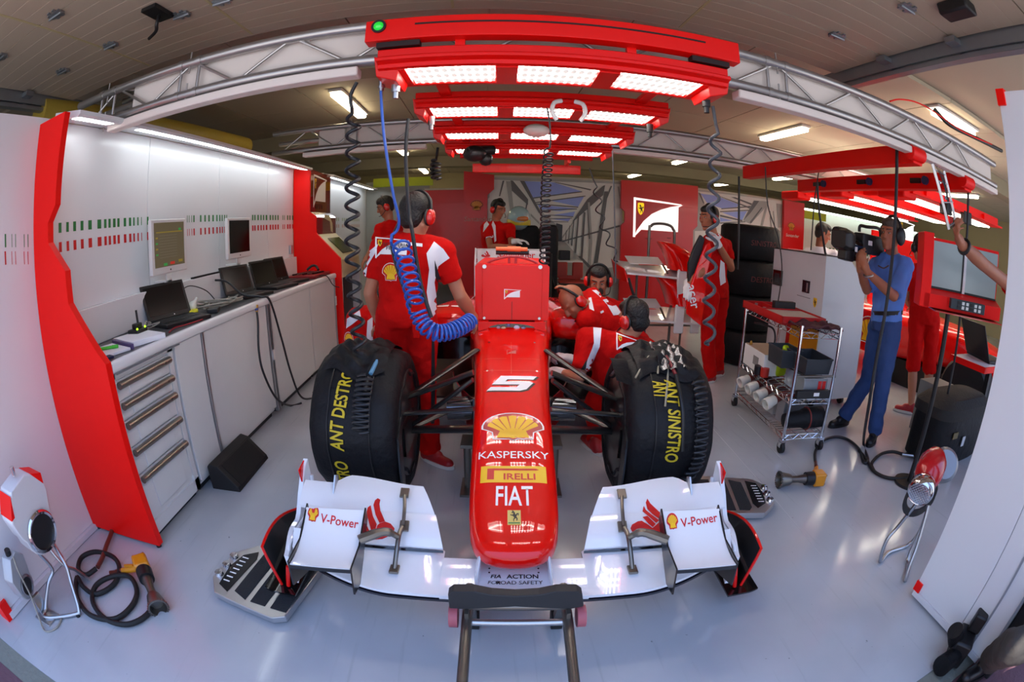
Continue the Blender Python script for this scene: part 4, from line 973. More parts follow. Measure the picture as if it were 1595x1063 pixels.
# ================================================================ THE COUNTER ON THE LEFT
cabm2 = mat('cabinet_grey_white', 'd9dbdc', .35, var=.02)
FX = -1.68
def cabinet(label, y0, y1, doors=1, drawers=False, foot=.05):
    t = thing('storage_cabinet', label, 'cabinet', ((FX-2.13)/2, (y0+y1)/2, 0))
    obj('body', BW(t).box((-2.13, y0+.004, foot), (FX-.03, y1-.004, .905)), cabm2, t, bev=.004, smooth=False)
    obj('plinth', BW(t).box((-2.1, y0+.02, .001), (FX-.06, y1-.02, foot)), mat('plinth_dark', '24262a', .6), t, smooth=False)
    if drawers:
        obj('front_frame', BW(t).box((FX-.03, y0+.004, .05), (FX-.012, y0+.03, .9)).box((FX-.03, y1-.05, .05), (FX-.012, y1-.004, .9)).box((FX-.03, y0+.004, .05), (FX-.012, y1-.004, .12)).box((FX-.03, y0+.004, .875), (FX-.012, y1-.004, .9)), cabm2, t, smooth=False)
        zs = [.84, .74, .643, .505, .36, .125]
        for k in range(5):
            z1, z0 = zs[k]+.022, zs[k+1]+.03
            dr = obj('drawer', BW(t).box((FX-.03, y0+.034, z0), (FX-.016, y1-.054, z1)), cabm2, t, smooth=False)
            obj('drawer_recess', BW(t).box((FX-.016, y0+.12, z0+.004), (FX-.008, y1-.13, z1-.03)), cabm2, dr, bev=.003)
            obj('drawer_handle', BW(t).cyl((FX+.002, y0+.036, zs[k]), (FX+.002, y1-.056, zs[k]), .019, n=18), mat('handle_steel', 'a09a90', .34, metal=.9, var=.05), dr)
            obj('lock', BW(t).cyl((FX+.018, y1-.12, zs[k]), (FX+.023, y1-.12, zs[k]), .007), dsteel, dr)
    else:
        w = (y1-y0)/doors
        for k in range(doors):
            a, c = y0+k*w, y0+(k+1)*w
            d = obj('door', BW(t).box((FX-.03, a+.006, foot+.03), (FX-.008, c-.006, .9)), cabm2, t, bev=.003, smooth=False)
    return t
cabinet('white drawer cabinet with five long steel handles at the front end of the counter', 1.545, 2.09, drawers=True)
cabinet('narrow white cabinet panel beside the drawer cabinet, behind the black floor monitor', 2.10, 2.40)
cabinet('wide white counter cabinet with a hose hanging in front of it', 2.415, 3.36)
cabinet('white counter cabinet right of the aluminium upright', 3.43, 4.36)
cabinet('white counter cabinet at the far end against the red terminal', 4.365, 5.14)
b = B()
for yy_ in (2.407, 3.375, 3.415, 5.15): b.box((FX-.03, yy_-.008, .04), (FX+.004, yy_+.008, .9))
t = thing('upright_strips', 'aluminium upright strips between the white counter cabinets', 'trim strip', (FX, 3.4, .04))
for yy_ in (2.407, 3.375, 3.415, 5.15): obj('strip', BW(t).box((FX-.03, yy_-.009, .04), (FX+.003, yy_+.009, .9)), alu, t, smooth=False)
obj('latch', BW(t).box((FX+.003, 3.38, .46), (FX+.012, 3.41, .54)), wmatt, t); obj('latch', BW(t).box((FX+.003, 5.12, .6), (FX+.012, 5.16, .7)), wmatt, t)
t = thing('worktop', 'long dark grey worktop with rounded white front edge on the counter cabinets', 'worktop', (-1.9, 3.35, .91))
obj('top_sheet', BW(t).box((-2.138, 1.545, .925), (-1.70, 5.15, .955)), mat('worktop_grey', '4b4d50', .4, var=.1), t, smooth=False)
obj('front_lip', BW(t).prism([(-1.70, .905), (-1.672, .905), (-1.66, .915), (-1.66, .945), (-1.672, .958), (-1.70, .958)], (0, 1.545, 0), (1, 0, 0), (0, 0, 1), (0, 3.605, 0)), wlam, t, ang=60)
obj('lip_groove', BW(t).box((-1.662, 1.56, .899), (-1.655, 2.12, .906)), mat('groove_grey', '74777a', .5), t)
# monitors on arms
def monitor(label, y0, y1, z0, z1, on):
    t = thing('wall_monitor', label, 'monitor', (-2.05, (y0+y1)/2, z0-.06))
    x = -2.05
    obj('housing', BW(t).box((x-.03, y0, z0), (x, y1, z1)), mat('monitor_white', 'e4e4e2', .4), t, bev=.006)
    s = obj('display', BW(t).box((x, y0+.03, z0+.045), (x+.0015, y1-.03, z1-.022)), mat('display_on', '332d22', .3, emit='6b6048', estr=.35) if on else mat('display_off', '050506', .12), t, smooth=False)
    obj('button', BW(t).cyl((x, (y0+y1)/2, z0+.022), (x+.002, (y0+y1)/2, z0+.022), .006), black, t)
    obj('arm', BW(t).box((x-.03, (y0+y1)/2-.03, z0-.06), (x-.018, (y0+y1)/2+.03, z0+.05)).box((-2.19, (y0+y1)/2-.03, z0-.06), (x-.018, (y0+y1)/2+.03, z0-.045)), mat('monitor_white', 'e4e4e2', .4), t, bev=.003)
    if on:
        dm = [mat('ui_yellow', '6a5c1e', .5, emit='7a6a22', estr=.5), mat('ui_green', '1f6a30', .5, emit='1f7a35', estr=.6), mat('ui_red', '7a1a14', .5, emit='9a2018', estr=.7), mat('ui_grey', '4a463c', .5, emit='5a5548', estr=.5)]
        I = ROOT[t.name].inverted()
        f = lambda u, v, l: I @ V((x+.002+l, y0+(y1-y0)*u, z0+(z1-z0)*v))
        sh = [(rect2(.75, .02, .5, .76), 0, 0), (rect2(.07, .045, .8, .80), 1, 0), (rect2(.1, .05, .36, .17), 1, 0), (rect2(.13, .05, .56, .18), 2, 0), (rect2(.12, .05, .8, .2), 0, 0)]
        sh += [(rect2(.5, .014, .46, .7-.05*k), 3, 0) for k in range(9)] + [(rect2(.06, .03, .14, .66-.1*k), k % 2, 0) for k in range(4)]
        decal('screen_menu', sh, f, dm, s, 9)
monitor('white upright monitor showing a yellow menu, on the partition nearest the red profile panel', 2.40, 2.81, 1.255, 1.605, True)
monitor('white upright monitor with a black screen, farther along the partition', 3.42, 3.84, 1.265, 1.60, False)
# laptops
def laptop(label, c, r, tilt=68, w=.36, d=.25, hs=.24, flip=False):
    t = thing('laptop', label, 'laptop', (c[0], c[1], c[2]), r)
    obj('base', B().box((-d/2, -w/2, 0), (d/2, w/2, .025)), black, t, bev=.005)
    obj('keyboard', B().box((-d/2+.02, -w/2+.025, .025), (d/2-.09, w/2-.025, .0275)), mat('keys', '1d1d1f', .6, var=.5, scale=60), t, smooth=False)
    a = radians(tilt)
    R = M.Translation((-d/2, 0, .025)) @ M.Rotation(-(pi/2-a), 4, 'Y')
    l = obj('lid', B(R).box((-.012, -w/2, 0), (0, w/2, hs)), black, t, bev=.004)
    obj('display', B(R).box((0, -w/2+.02, .03), (.0015, w/2-.02, hs-.02)), screen, l, smooth=False)
    obj('logo_light', B(R).cyl((.001, w*.1, .014), (.003, w*.1, .014), .004), winkm, l)
    return t
laptop('open black laptop nearest the red profile panel, beneath the first monitor', (-1.90, 2.47, .955), radians(-22), 66)
laptop('open black laptop in the middle of the counter, beneath the second monitor', (-1.90, 3.50, .955), radians(-20), 70, .33)
laptop('open black laptop behind the middle one, left of the last laptop', (-1.88, 4.02, .955), radians(-14), 72, .34)
laptop('last open black laptop on the counter, nearest the red terminal', (-1.90, 4.38, .955), radians(-10), 72, .34)
# papers
t = thing('ring_binder', 'open spiral notebook with white pages on the counter', 'notebook', (-1.86, 1.86, .955))
obj('page_stack', BW(t).box((-2.02, 1.62, .956), (-1.77, 1.83, .97), rz(-.35)), paper, t, bev=.002)
obj('page_stack', BW(t).box((-1.98, 1.86, .956), (-1.72, 2.09, .985), rz(-.35)), paper, t, bev=.002)
obj('spiral', BW(t).box((-2.0, 1.835, .957), (-1.73, 1.85, .983), rz(-.35)), mat('spiral_purple', '5b4a78', .5), t)
o = obj('marker_pen', B().cyl((-1.93, 1.70, .979), (-1.86, 1.75, .979), .008).cyl((-1.86, 1.75, .979), (-1.83, 1.77, .979), .0095), [mat('pen_green', '4fd23c', .4)]); tag(o, 'green and black marker pen lying on the open notebook', 'pen')
o = obj('notebook', B().box((-1.88, 1.56, .956), (-1.75, 1.66, .968), rz(-.3)), mat('book_navy', '1d2650', .5), bev=.002); tag(o, 'small dark blue book under the edge of the red profile panel', 'notebook')
t = thing('radio_charger', 'black radio in a charging cradle with green lights beside the notebook', 'radio', (-1.93, 2.06, .955))
obj('cradle', B().box((-.045, -.05, 0), (.045, .05, .05)), black, t, bev=.008); obj('radio_body', B().box((-.02, -.03, .05), (.02, .03, .08)), black, t, bev=.006); obj('aerial', B().cyl((0, .01, .08), (-.004, .01, .15), .007), black, t)
for yq in (-.045, .03): obj('indicator', B().ball((.04, yq, .055), .007, 8), mat('green_led', '9be02a', .4, emit='a8f02a', estr=1.5), t)
o = obj('glue_bottle', B().lathe([(.0, 0), (.028, 0), (.03, .015), (.03, .07), (.012, .095), (.01, .12), (.0, .125)], 16, (-2.02, 2.74, .965), (.55, .25, .75)), mat('bottle_white', 'e6e6da', .4)); tag(o, 'white squeeze bottle with yellow foot leaning on the counter beside the cables', 'bottle')
o = obj('sponge', B().box((-2.03, 2.66, .956), (-1.93, 2.76, .99), rz(.3)), mat('sponge_yellow', 'd8d42a', .8), bev=.012); tag(o, 'yellow sponge under the white bottle on the counter', 'sponge')
cg = mat('cable_pale', '9c988c', .6)
rnd = random.Random(5)
def tangle(cx, cy, n, sx, sy, z=.965):
    return sm([(cx+rnd.uniform(-sx, sx), cy+rnd.uniform(-sy, sy), z+rnd.uniform(0, .05)) for _ in range(n)], 6)
o = obj('cable_heap', B().tube(tangle(-1.93, 2.92, 26, .12, .12), .006, 6), cg); tag(o, 'pale tangled cable heap on the counter between the first two laptops', 'cable')
o = obj('cable_heap', B().tube(tangle(-1.85, 3.1, 16, .08, .12), .006, 6), cg); tag(o, 'second pale cable heap spread in front of the middle laptop', 'cable')
o = obj('power_adapter', B().box((-1.86, 2.72, .956), (-1.78, 2.84, .985), rz(.4)), black, bev=.006); tag(o, 'small black power adapter on the counter right of the first laptop', 'adapter')
o = obj('cable_heap', B().tube(tangle(-1.98, 2.2, 12, .07, .07), .004, 6), cg); tag(o, 'small pale cable coil left of the first laptop', 'cable')
o = obj('red_cable', B().tube(sm([(-1.75, 2.15, .96), (-1.78, 2.25, .965), (-1.76, 2.35, .962), (-1.73, 2.5, .962)], 5), .0045, 6), mat('cable_red', 'a31a2a', .5)); tag(o, 'thin red lead in front of the first laptop', 'cable')
cable('power_cable', 'thin black lead curling up the partition above the cable heap', [(-1.99, 2.7, 1.02), (-2.08, 2.74, 1.10), (-2.1, 2.9, 1.13), (-2.05, 3.05, 1.07), (-1.98, 3.08, .98)], .004, cabm)
cable('audio_cable', 'thick black cable arching over the counter edge and hanging to the floor',
      [(-2.12, 3.3, 1.12), (-2.0, 3.3, 1.10), (-1.85, 3.28, 1.0), (-1.70, 3.30, .975), (-1.645, 3.36, .93), (-1.635, 3.50, .6), (-1.63, 3.6, .3), (-1.6, 3.68, .06), (-1.52, 3.75, .012), (-1.40, 3.95, .012), (-1.42, 4.15, .012), (-1.52, 4.12, .012), (-1.56, 3.9, .012)], .009, cabm, k=8)
p_ = [at(400, 486, x=-1.66), at(402, 505, x=-1.655), at(403, 545, x=-1.65), at(410, 580, x=-1.64), at(430, 620, x=-1.62), at(452, 632, z=.012), at(470, 628, z=.012)]
cable('air_hose', 'thin black hose hung on the counter edge by a brass fitting', p_, .009, cabm, 'hose')
t = thing('hose_fitting', 'brass and blue hose fitting on the front of the counter cabinet', 'fitting', tuple(p_[0]))
obj('fitting_body', BW(t).cyl(p_[0], p_[0]+V((0, .01, .05)), .011), mat('brass', 'b58a3c', .3, metal=.9), t); obj('blue_ring', BW(t).cyl(p_[0]+V((0, 0, .012)), p_[0]+V((0, 0, .028)), .014), mat('ring_blue', '2b4d9b', .4), t)
# red tool tray and headset by the terminal
t = thing('tool_tray', 'dark red tray with steel tools at the far end of the counter', 'tray', (-1.85, 4.85, .955))
obj('tray_body', BW(t).box((-2.05, 4.62, .956), (-1.72, 5.12, .99)), mat('tray_red', '8a1418', .45), t, bev=.006)
for k in range(5): obj('tool', BW(t).cyl((-2.0+.05*k, 4.68+.02*k, 1.0), (-1.93+.045*k, 5.05-.02*k, 1.0), .008), steel if k % 2 else black, t)
o = obj('radio_headset', B().tube(sm([(-1.8, 4.95, 1.02), (-1.85, 5.0, 1.06), (-1.9, 5.0, 1.06), (-1.95, 4.98, 1.02)], 5), .014, 8), black); tag(o, 'black headset lying on the red tool tray', 'headset')
cable('power_cable', 'thin black lead hanging off the end of the counter to the terminal', [(-1.7, 4.7, .98), (-1.65, 4.8, .96), (-1.635, 4.95, .85), (-1.63, 5.15, .8)], .005, cabm)
o = obj('wall_socket', B().box((-2.199, 5.06, 1.2), (-2.17, 5.12, 1.3)), alu, bev=.004); tag(o, 'grey socket box on the partition beside the red terminal', 'socket')
# ---- red terminal pillar
t = thing('data_terminal', 'tall red terminal with slanted cream console at the far end of the counter', 'terminal', (-1.9, 5.55, 0))
P = [(-2.195, .0), (-2.195, 2.17), (-1.99, 2.17), (-1.99, 1.665), (-1.91, 1.61), (-1.91, 1.42), (-1.62, 1.12), (-1.60, .02), (-1.60, .0)]
obj('side_panel', BW(t).prism(P, (0, 5.2, 0), (1, 0, 0), (0, 0, 1), (0, .035, 0)), red2, t, smooth=False)
obj('upper_box', BW(t).box((-2.195, 5.236, 1.665), (-2.0, 6.0, 2.16)), mat('terminal_red_gloss', '7d0a0c', .08, coat=1), t, bev=.004)
obj('lower_recess', BW(t).prism([(-2.195, 1.40), (-2.195, 1.664), (-2.0, 1.664), (-1.93, 1.60), (-1.93, 1.40)], (0, 5.236, 0), (1, 0, 0), (0, 0, 1), (0, .78, 0)), mat('terminal_red_gloss', '7d0a0c', .08, coat=1), t, smooth=False)
cream = mat('console_cream', 'c9bf98', .4)
obj('console', BW(t).prism([(-2.195, .9), (-2.195, 1.40), (-1.93, 1.40), (-1.62, 1.10), (-1.60, .9)], (0, 5.236, 0), (1, 0, 0), (0, 0, 1), (0, .78, 0)), cream, t, smooth=False)
n_ = V((.7, 0, .72)).normalized()
b = BW(t); c0 = V((-1.87, 5.5, 1.345)); c1 = V((-1.68, 5.5, 1.16)); e = V((0, .45, 0))
b.add([c0+n_*.001, c1+n_*.001, c1+e+n_*.001, c0+e+n_*.001, c0+n_*.006, c1+n_*.006, c1+e+n_*.006, c0+e+n_*.006], [(0,1,2,3), (7,6,5,4), (0,4,5,1), (1,5,6,2), (2,6,7,3), (3,7,4,0)])
obj('console_screen', b, mat('console_screen', '1a1712', .15, var=.8, scale=9), t, smooth=False)
obj('lower_case', BW(t).box((-2.195, 5.236, .05), (-1.63, 5.3, .9)).box((-2.195, 5.95, .05), (-1.60, 6.0, .9)).box((-2.195, 5.236, .02), (-1.63, 6.0, .06)), wmatt, t, smooth=False)
obj('dark_opening', BW(t).box((-2.19, 5.3, .06), (-1.7, 5.95, .9)), black, t, smooth=False)
I = ROOT[t.name].inverted()
f = flat((-1.999, 5.6, 1.92), (0, 1, 0), (0, 0, 1), .001)
decal('team_plate', [(xf(s_, .0, 0, .5, .55), mi, l) for s_, mi, l in swoosh_mark()], lambda u, v, l: I @ f(u, v, l), [winkm, yel, bink], t, .3)
f2 = flat((-1.929, 5.75, 1.53), (0, 1, 0), (0, 0, 1), .001)
decal('sail_mark', [(poly2([(-.2,.1),(.0,.1),(.12,-.0),(.14,-.12),(.05,-.1),(.02,.02),(-.2,.06)]), 0, 0)], lambda u, v, l: I @ f2(u, v, l), mat('cream_ink', 'd9cfa4', .5), t, .3)
f3 = flat((-1.998, 5.55, 1.735), (0, 1, 0), (0, 0, 1), .001)
for k in range(4): decal('dash_mark', [(rect2(.03, .06, -.1+.07*k, 0), 0, 0)], lambda u, v, l: I @ f3(u, v, l), mat('dash_dark', '3a0508', .4), t, .3)
# green/red dashes and a printed sail on the far piece of partition
f = lambda u, v, l: V((-2.198, u, v))
d = decal('trim_4', [(rect2(.05, .05, 6.6+.1*k+(.1 if k > 4 else 0), zq), mi, 0) for k in range(16) for zq, mi in ((1.6, 0), (1.5, 1))], f, [mat('faded_green', '8f9c78', .5), mat('faded_red', 'b98f80', .5)], None, 9); d['kind'] = 'structure'
# ================================================================ THINGS ON THE FLOOR, LEFT
t = thing('floor_monitor', 'black wedge loudspeaker standing on the floor against the white cabinets', 'loudspeaker', (-1.57, 2.4, 0))
obj('cabinet_box', BW(t).prism([(-1.66, .0), (-1.45, .0), (-1.46, .03), (-1.58, .155), (-1.64, .17), (-1.66, .15)], (0, 2.16, 0), (1, 0, 0), (0, 0, 1), (0, .46, 0)), mat('speaker_black', '1c1a1a', .7, var=.1), t, bev=.006, smooth=False)
obj('grille', BW(t).prism([(-1.462, .025), (-1.455, .03), (-1.57, .15), (-1.578, .146)], (0, 2.2, 0), (1, 0, 0), (0, 0, 1), (0, .38, 0)), mat('speaker_mesh', '121212', .8, var=.5, scale=90), t, smooth=False)
def bent(pts, r): return B().tube(sm(pts, 4), r, 10)
# big blower
t = thing('cooling_blower', 'white cooling blower with round grille on a bent tube stand by the left partition', 'blower', (-1.95, .92, 0))
nrm = V((.93, .02, -.10)).normalized(); cx = V((-1.93, .955, .375)); U = nrm.cross(V((0, 0, 1))).normalized(); Wv = U.cross(nrm)
hm = mat('blower_white', 'd8dade', .28, coat=.3, var=.03)
prof2 = []
for k in range(22):
    a = radians(-100+k*250/21); r = .115+.0016*k
    prof2.append((r*cos(a)*1.0, r*sin(a)))
poly = [(.115*cos(radians(q)), .115*sin(radians(q))-.0) for q in range(-180, 21, 20)] + [(.115, .08), (.13, .15), (.12, .23), (.02, .27), (-.10, .24), (-.16, .12), (-.135, .03)]
poly = [(-x, y) for x, y in poly]
obj('volute', BW(t).prism(poly, cx-nrm*.10, U, Wv, nrm*.10), hm, t, bev=.008, ang=50)
obj('motor', BW(t).lathe([(.0, 0), (.085, 0), (.09, .02), (.09, .08), (.07, .11)], 28, cx-nrm*.21, nrm), hm, t)
obj('rim', BW(t).lathe([(.098, 0), (.102, .012), (.095, .022), (.084, .018), (.082, .0)], 40, cx, nrm), chrome, t)
obj('grille', BW(t).lathe([(.0, .006), (.083, .006), (.083, .003), (.0, .003)], 36, cx, nrm), mat('grille_mesh', '17181a', .5, var=.7, scale=260), t)
def corner(a0, b0, c0): return BW(t).prism([a0, b0, c0], cx-nrm*.102, U, Wv, nrm*.105)
obj('red_corner', corner((-.12, .232), (-.05, .26), (-.118, .18)), red2, t); obj('red_corner', corner((.112, .23), (.156, .135), (.13, .14)), red2, t)
obj('knob', BW(t).cyl(cx+U*.02+Wv*.27-nrm*.05, cx+U*.02+Wv*.31-nrm*.05, .012), chrome, t)
b = BW(t).tube(sm([cx+U*.06-Wv*.09-nrm*.04, (-1.97, .93, .17), (-1.99, .87, .12), (-2.02, .78, .02), (-1.98, .735, .012), (-1.83, .845, .012), (-1.81, .88, .03), (-1.86, .95, .13), (-1.88, .98, .2), cx-U*.06-Wv*.09-nrm*.04], 5), .010, 10)
obj('tube_stand', b, steel, t)
obj('tube_stand', BW(t).tube(sm([cx-U*.03-Wv*.1-nrm*.08, (-1.95, 1.0, .16), (-1.93, 1.05, .10), (-1.92, 1.1, .012), (-2.05, 1.12, .012)], 5), .009, 10), steel, t)
for q in ((-1.99, .735), (-1.815, .855)): obj('rubber_foot', BW(t).cyl((q[0], q[1], 0), (q[0], q[1], .014), .013), black, t)
# small blower
t = thing('cooling_blower', 'small grey blower with cable on a metal foot, beside the larger white blower', 'blower', (-2.02, .74, 0))
nr = V((.86, .2, -.1)).normalized(); c2 = V((-2.06, .76, .155)); U2 = nr.cross(V((0, 0, 1))).normalized(); W2 = U2.cross(nr)
poly = [(-x*.62, y*.62) for x, y in [(.115*cos(radians(q)), .115*sin(radians(q))) for q in range(-180, 21, 20)] + [(.12, .1), (.13, .2), (.05, .27), (-.05, .26), (-.14, .12)]]
obj('volute', BW(t).prism(poly, c2-nr*.07, U2, W2, nr*.07), mat('blower_grey', 'b4b8bc', .4, metal=.3), t, bev=.006, ang=50)
obj('rim', BW(t).lathe([(.052, 0), (.055, .008), (.045, .012), (.042, 0)], 28, c2, nr), steel, t)
obj('grille', BW(t).lathe([(0, .005), (.043, .005), (.043, .002), (0, .002)], 28, c2, nr), mat('grille_mesh', '17181a', .5, var=.7, scale=260), t)
obj('foot_plate', BW(t).box((-2.06, .70, .001), (-1.93, .80, .008)).box((-2.05, .74, .008), (-2.03, .80, .10)), steel, t, bev=.002)
obj('nozzle', BW(t).cyl(c2+W2*.15+U2*.0-nr*.035, c2+W2*.19-nr*.03, .018), black, t)
obj('cord', BW(t).tube(sm([c2+W2*.16, c2+W2*.12+U2*.03+nr*.03, c2-W2*.02+U2*.035+nr*.04, (-2.0, .70, .03), (-1.93, .66, .006), (-1.88, .72, .006), (-1.9, .8, .006)], 6), .005, 6), cg, t)
# ---- wheel guns
def wheel_gun(label, head, axis, grip, s=1):
    """axis: unit vector from the orange head to the socket; grip: direction of the inlet"""
    t = thing('wheel_gun', label, 'wheel gun', (head[0], head[1], 0))
    h = V(head); a = V(axis).normalized(); g = V(grip).normalized(); u = a.cross(V((0, 0, 1))).normalized()
    obj('orange_head', BW(t).beam(h-a*.055, h+a*.03, .085, .09), orange, t, bev=.012)
    for i, j in ((-1, -1), (1, -1), (1, 1), (-1, 1)): obj('head_bolt', BW(t).cyl(h-a*.058+u*(i*.03)+V((0, 0, j*.03)), h-a*.05+u*(i*.03)+V((0, 0, j*.03)), .006), dsteel, t)
    obj('collar', BW(t).cyl(h+a*.03, h+a*.09, .045, .042, 20), black, t)
    obj('barrel', BW(t).lathe([(.03, .09), (.028, .11), (.022, .15), (.022, .2), (.03, .205)], 20, h, a), mat('barrel', '77706a', .3, metal=.9, var=.2), t)
    obj('socket', BW(t).lathe([(.03, .2), (.036, .21), (.05, .27), (.052, .285), (.044, .287), (.036, .25), (.0, .25)], 28, h, a), dsteel, t)
    b = BW(t)
    for k in range(24):
        q = 2*pi*k/24; d = u*cos(q)+V(a).cross(u)*sin(q); b.beam(h+a*.278+d*.052, h+a*.29+d*.052, .006, .006)
    obj('socket_teeth', b, dsteel, t)
    obj('inlet', BW(t).cyl(h+g*.04, h+g*.15, .018, .016), orange, t)
    obj('trigger', BW(t).beam(h+g*.06+V((0, 0, .02)), h+g*.12+V((0, 0, .028)), .012, .01), orange, t)
    obj('coupling', BW(t).lathe([(.011, .15), (.014, .16), (.014, .2), (.011, .205), (.013, .25)], 14, h, g), mat('coupling_red', '8a4a3a', .3, metal=.8), t)
    return t
h0 = at(222, 884, z=.07)
wheel_gun('orange wheel gun with black hose lying on the floor below the red profile panel', h0, at(243, 940, z=.052)-h0-V((0, 0, .012)), at(190, 890, z=.03)-h0)
hs = [(150,885),(130,900),(122,880),(135,865),(160,860),(184,872),(186,888),(170,905),(140,912),(128,900)]
pth = [at(150, 886, z=.035), at(134, 896, z=.03), at(122, 886, z=.02), at(128, 868, z=.02), at(150, 860, z=.03), at(176, 868, z=.03), at(186, 886, z=.03), at(178, 910, z=.02), at(150, 926, z=.02), at(130, 915, z=.02), at(120, 900, z=.02), at(120, 930, z=.018), at(140, 958, z=.018), at(178, 965, z=.018), at(205, 945, z=.018), at(213, 920, z=.02), at(200, 898, z=.03), at(170, 900, z=.035), at(148, 915, z=.03), at(145, 940, z=.018), at(165, 965, z=.018), at(200, 973, z=.018), at(232, 955, z=.018), at(238, 925, z=.03)]
o = obj('air_hose', B().tube(sm(pth, 6), .0135, 10), rubber); tag(o, 'black rubber hose coiled on the floor round the orange wheel gun, left side', 'hose')
o = obj('air_hose', B().tube(sm([at(152, 884, z=.03), at(160, 868, z=.03), at(166, 850, z=.03), at(172, 835, z=.03), at(174, 828, z=.03)], 5), .0135, 10), mat('hose_rust', '6a3328', .45)); tag(o, 'short rust red and black hose coming from under the red profile panel', 'hose')
h1 = at(1272, 745, z=.055)
wheel_gun('orange wheel gun lying on the floor in front of the wire trolley', h1, at(1215, 748, z=.055)-h1, at(1271, 727, z=.05)-h1)
t = thing('wheel_gun', 'small orange gun at the end of the hose beside the black bag', 'wheel gun', tuple(at(1440, 712, z=0)))
p0, p1, p2 = at(1405, 708, z=.03), at(1428, 711, z=.03), at(1448, 708, z=.05)
obj('inlet', BW(t).cyl(p0, p1, .012), steel, t); obj('orange_head', BW(t).cyl(p1, p2, .025, .03).box(p2-V((.04, .03, .03)), p2+V((.04, .03, .03))), orange, t, bev=.006)
o = obj('air_hose', B().tube(sm([at(1338, 702, z=.016), at(1350, 717, z=.016), at(1362, 735, z=.016), at(1385, 745, z=.016), at(1415, 744, z=.016), at(1438, 730, z=.016)], 6), .013, 10), rubber); tag(o, 'black hose looping on the floor behind the red lamp stand', 'hose')
o = obj('air_hose', B().tube(sm([at(1362, 735, z=.016), at(1358, 722, z=.016), at(1372, 708, z=.02), at(1390, 704, z=.03), at(1406, 708, z=.03)], 6), .013, 10), rubber); tag(o, 'black hose running to the small orange gun by the black bag', 'hose')
# ---- weighing pads
def scale_pad(label, c, r, turn=0):
    t = thing('weighing_pad', label, 'scale', (c[0], c[1], 0), r)
    out = [(-.18, -.19), (.14, -.22), (.19, -.19), (.21, .16), (.17, .2), (-.16, .2), (-.25, .10), (-.25, -.10)]
    obj('plate', B().prism(out, (0, 0, .012), (1, 0, 0), (0, 1, 0), (0, 0, .035)), alu, t, bev=.004, smooth=False)
    for k in range(3):
        x0 = -.095+.102*k
        obj('grip_strip', B().prism([(x0, -.17), (x0+.075, -.17), (x0+.08, .165), (x0, .17)] if k else [(x0, -.14), (x0+.075, -.17), (x0+.08, .165), (x0+.02, .17), (x0, .14)], (0, 0, .0475), (1, 0, 0), (0, 1, 0), (0, 0, .002)), mat('grip_black', '26292c', .85, bump=.4, bscale=200), t, smooth=False)
    obj('dial_window', B().prism([(-.19, -.13), (-.125, -.16), (-.11, .1), (-.13, .15), (-.19, .10), (-.21, 0)], (0, 0, .0475), (1, 0, 0), (0, 1, 0), (0, 0, .002)), mat('dial_dark', '1a1c1e', .2, var=.3), t, smooth=False)
    for k in range(7): obj('dial_tick', B().box((-.185, -.10+.03*k, .05), (-.15, -.093+.03*k, .051)), winkm, t, smooth=False)
    for y in (-.07, 0, .07): obj('knob', B().lathe([(0, .018), (.02, .016), (.024, 0)], 16, (-.228, y, .047)), chrome, t)
    for x, y in ((-.15, -.15), (.15, -.15), (.15, .15), (-.15, .15)): obj('foot', B().cyl((x, y, 0), (x, y, .013), .018), black, t)
    return t
scale_pad('aluminium weighing pad with black grip strips left of the front wing', (-.955, 1.42), radians(-8))
scale_pad('aluminium weighing pad half hidden behind the right front wheel', (1.36, 2.04), radians(166))
# ---- red lamp stand, right
t = thing('heat_blower', 'red blower with chrome grille on a steel tube stand beside the right partition', 'blower', (1.98, 1.1, 0))
c = V((1.89, 1.12, .455)); nn = V((-.84, -.42, -.30)).normalized(); uu, ww = perp(nn)
obj('chrome_head', BW(t).lathe([(.058, .0), (.064, .004), (.072, -.004), (.076, -.02), (.07, -.07), (.05, -.10), (.0, -.1)], 32, c, nn), chrome, t)
obj('dark_core', BW(t).lathe([(0, -.004), (.059, -.004), (.059, -.012), (0, -.012)], 28, c, nn), black, t)
b = BW(t)
for k in range(-4, 5):
    q = .0125*k; L_ = sqrt(max(.0, .058**2-q*q))
    for e1, e2 in ((uu+ww, uu-ww), (uu-ww, uu+ww)):
        e1 = e1.normalized(); e2 = e2.normalized(); b.cyl(c+e2*q-e1*L_, c+e2*q+e1*L_, .0022, n=5)
obj('grille', b, chrome, t)
obj('red_housing', BW(t).lathe([(.05, -.09), (.075, -.12), (.085, -.16), (.085, -.24), (.06, -.30), (0, -.31)], 28, c, nn), mat('blower_red', 'c0101a', .25, coat=.5), t)
obj('round_cowl', BW(t).lathe([(.0, 0), (.085, 0), (.1, .02), (.1, .06), (.08, .08), (0, .08)], 28, at(1466, 727, y=1.34), V((-.5, -.6, .5))), mat('cowl_grey', '8f9296', .3, metal=.5), t)
for k in range(5): obj('cable_loop', BW(t).tube([c-nn*.05+V((.10*cos(q)+.05, .10*cos(q)*-.3+.02, .09*sin(q)-.06-.006*k)) for q in [2*pi*j/24 for j in range(24)]], .009, 8, True), cabm, t)
for pts in ([(1.95, 1.15, .38), (1.93, 1.2, .22), (1.89, 1.21, .14), (1.905, 1.2, .016), (2.02, 1.24, .014), (2.18, 1.23, .014), (2.2, 1.2, .12), (2.12, 1.17, .36)], [(2.0, 1.1, .38), (1.97, 1.05, .2), (1.94, 1.02, .10), (1.94, 1.0, .016), (2.02, 1.06, .014), (2.10, 1.14, .014), (2.13, 1.16, .2)]):
    obj('tube_stand', BW(t).tube(sm(pts, 5), .0105, 10), steel, t)
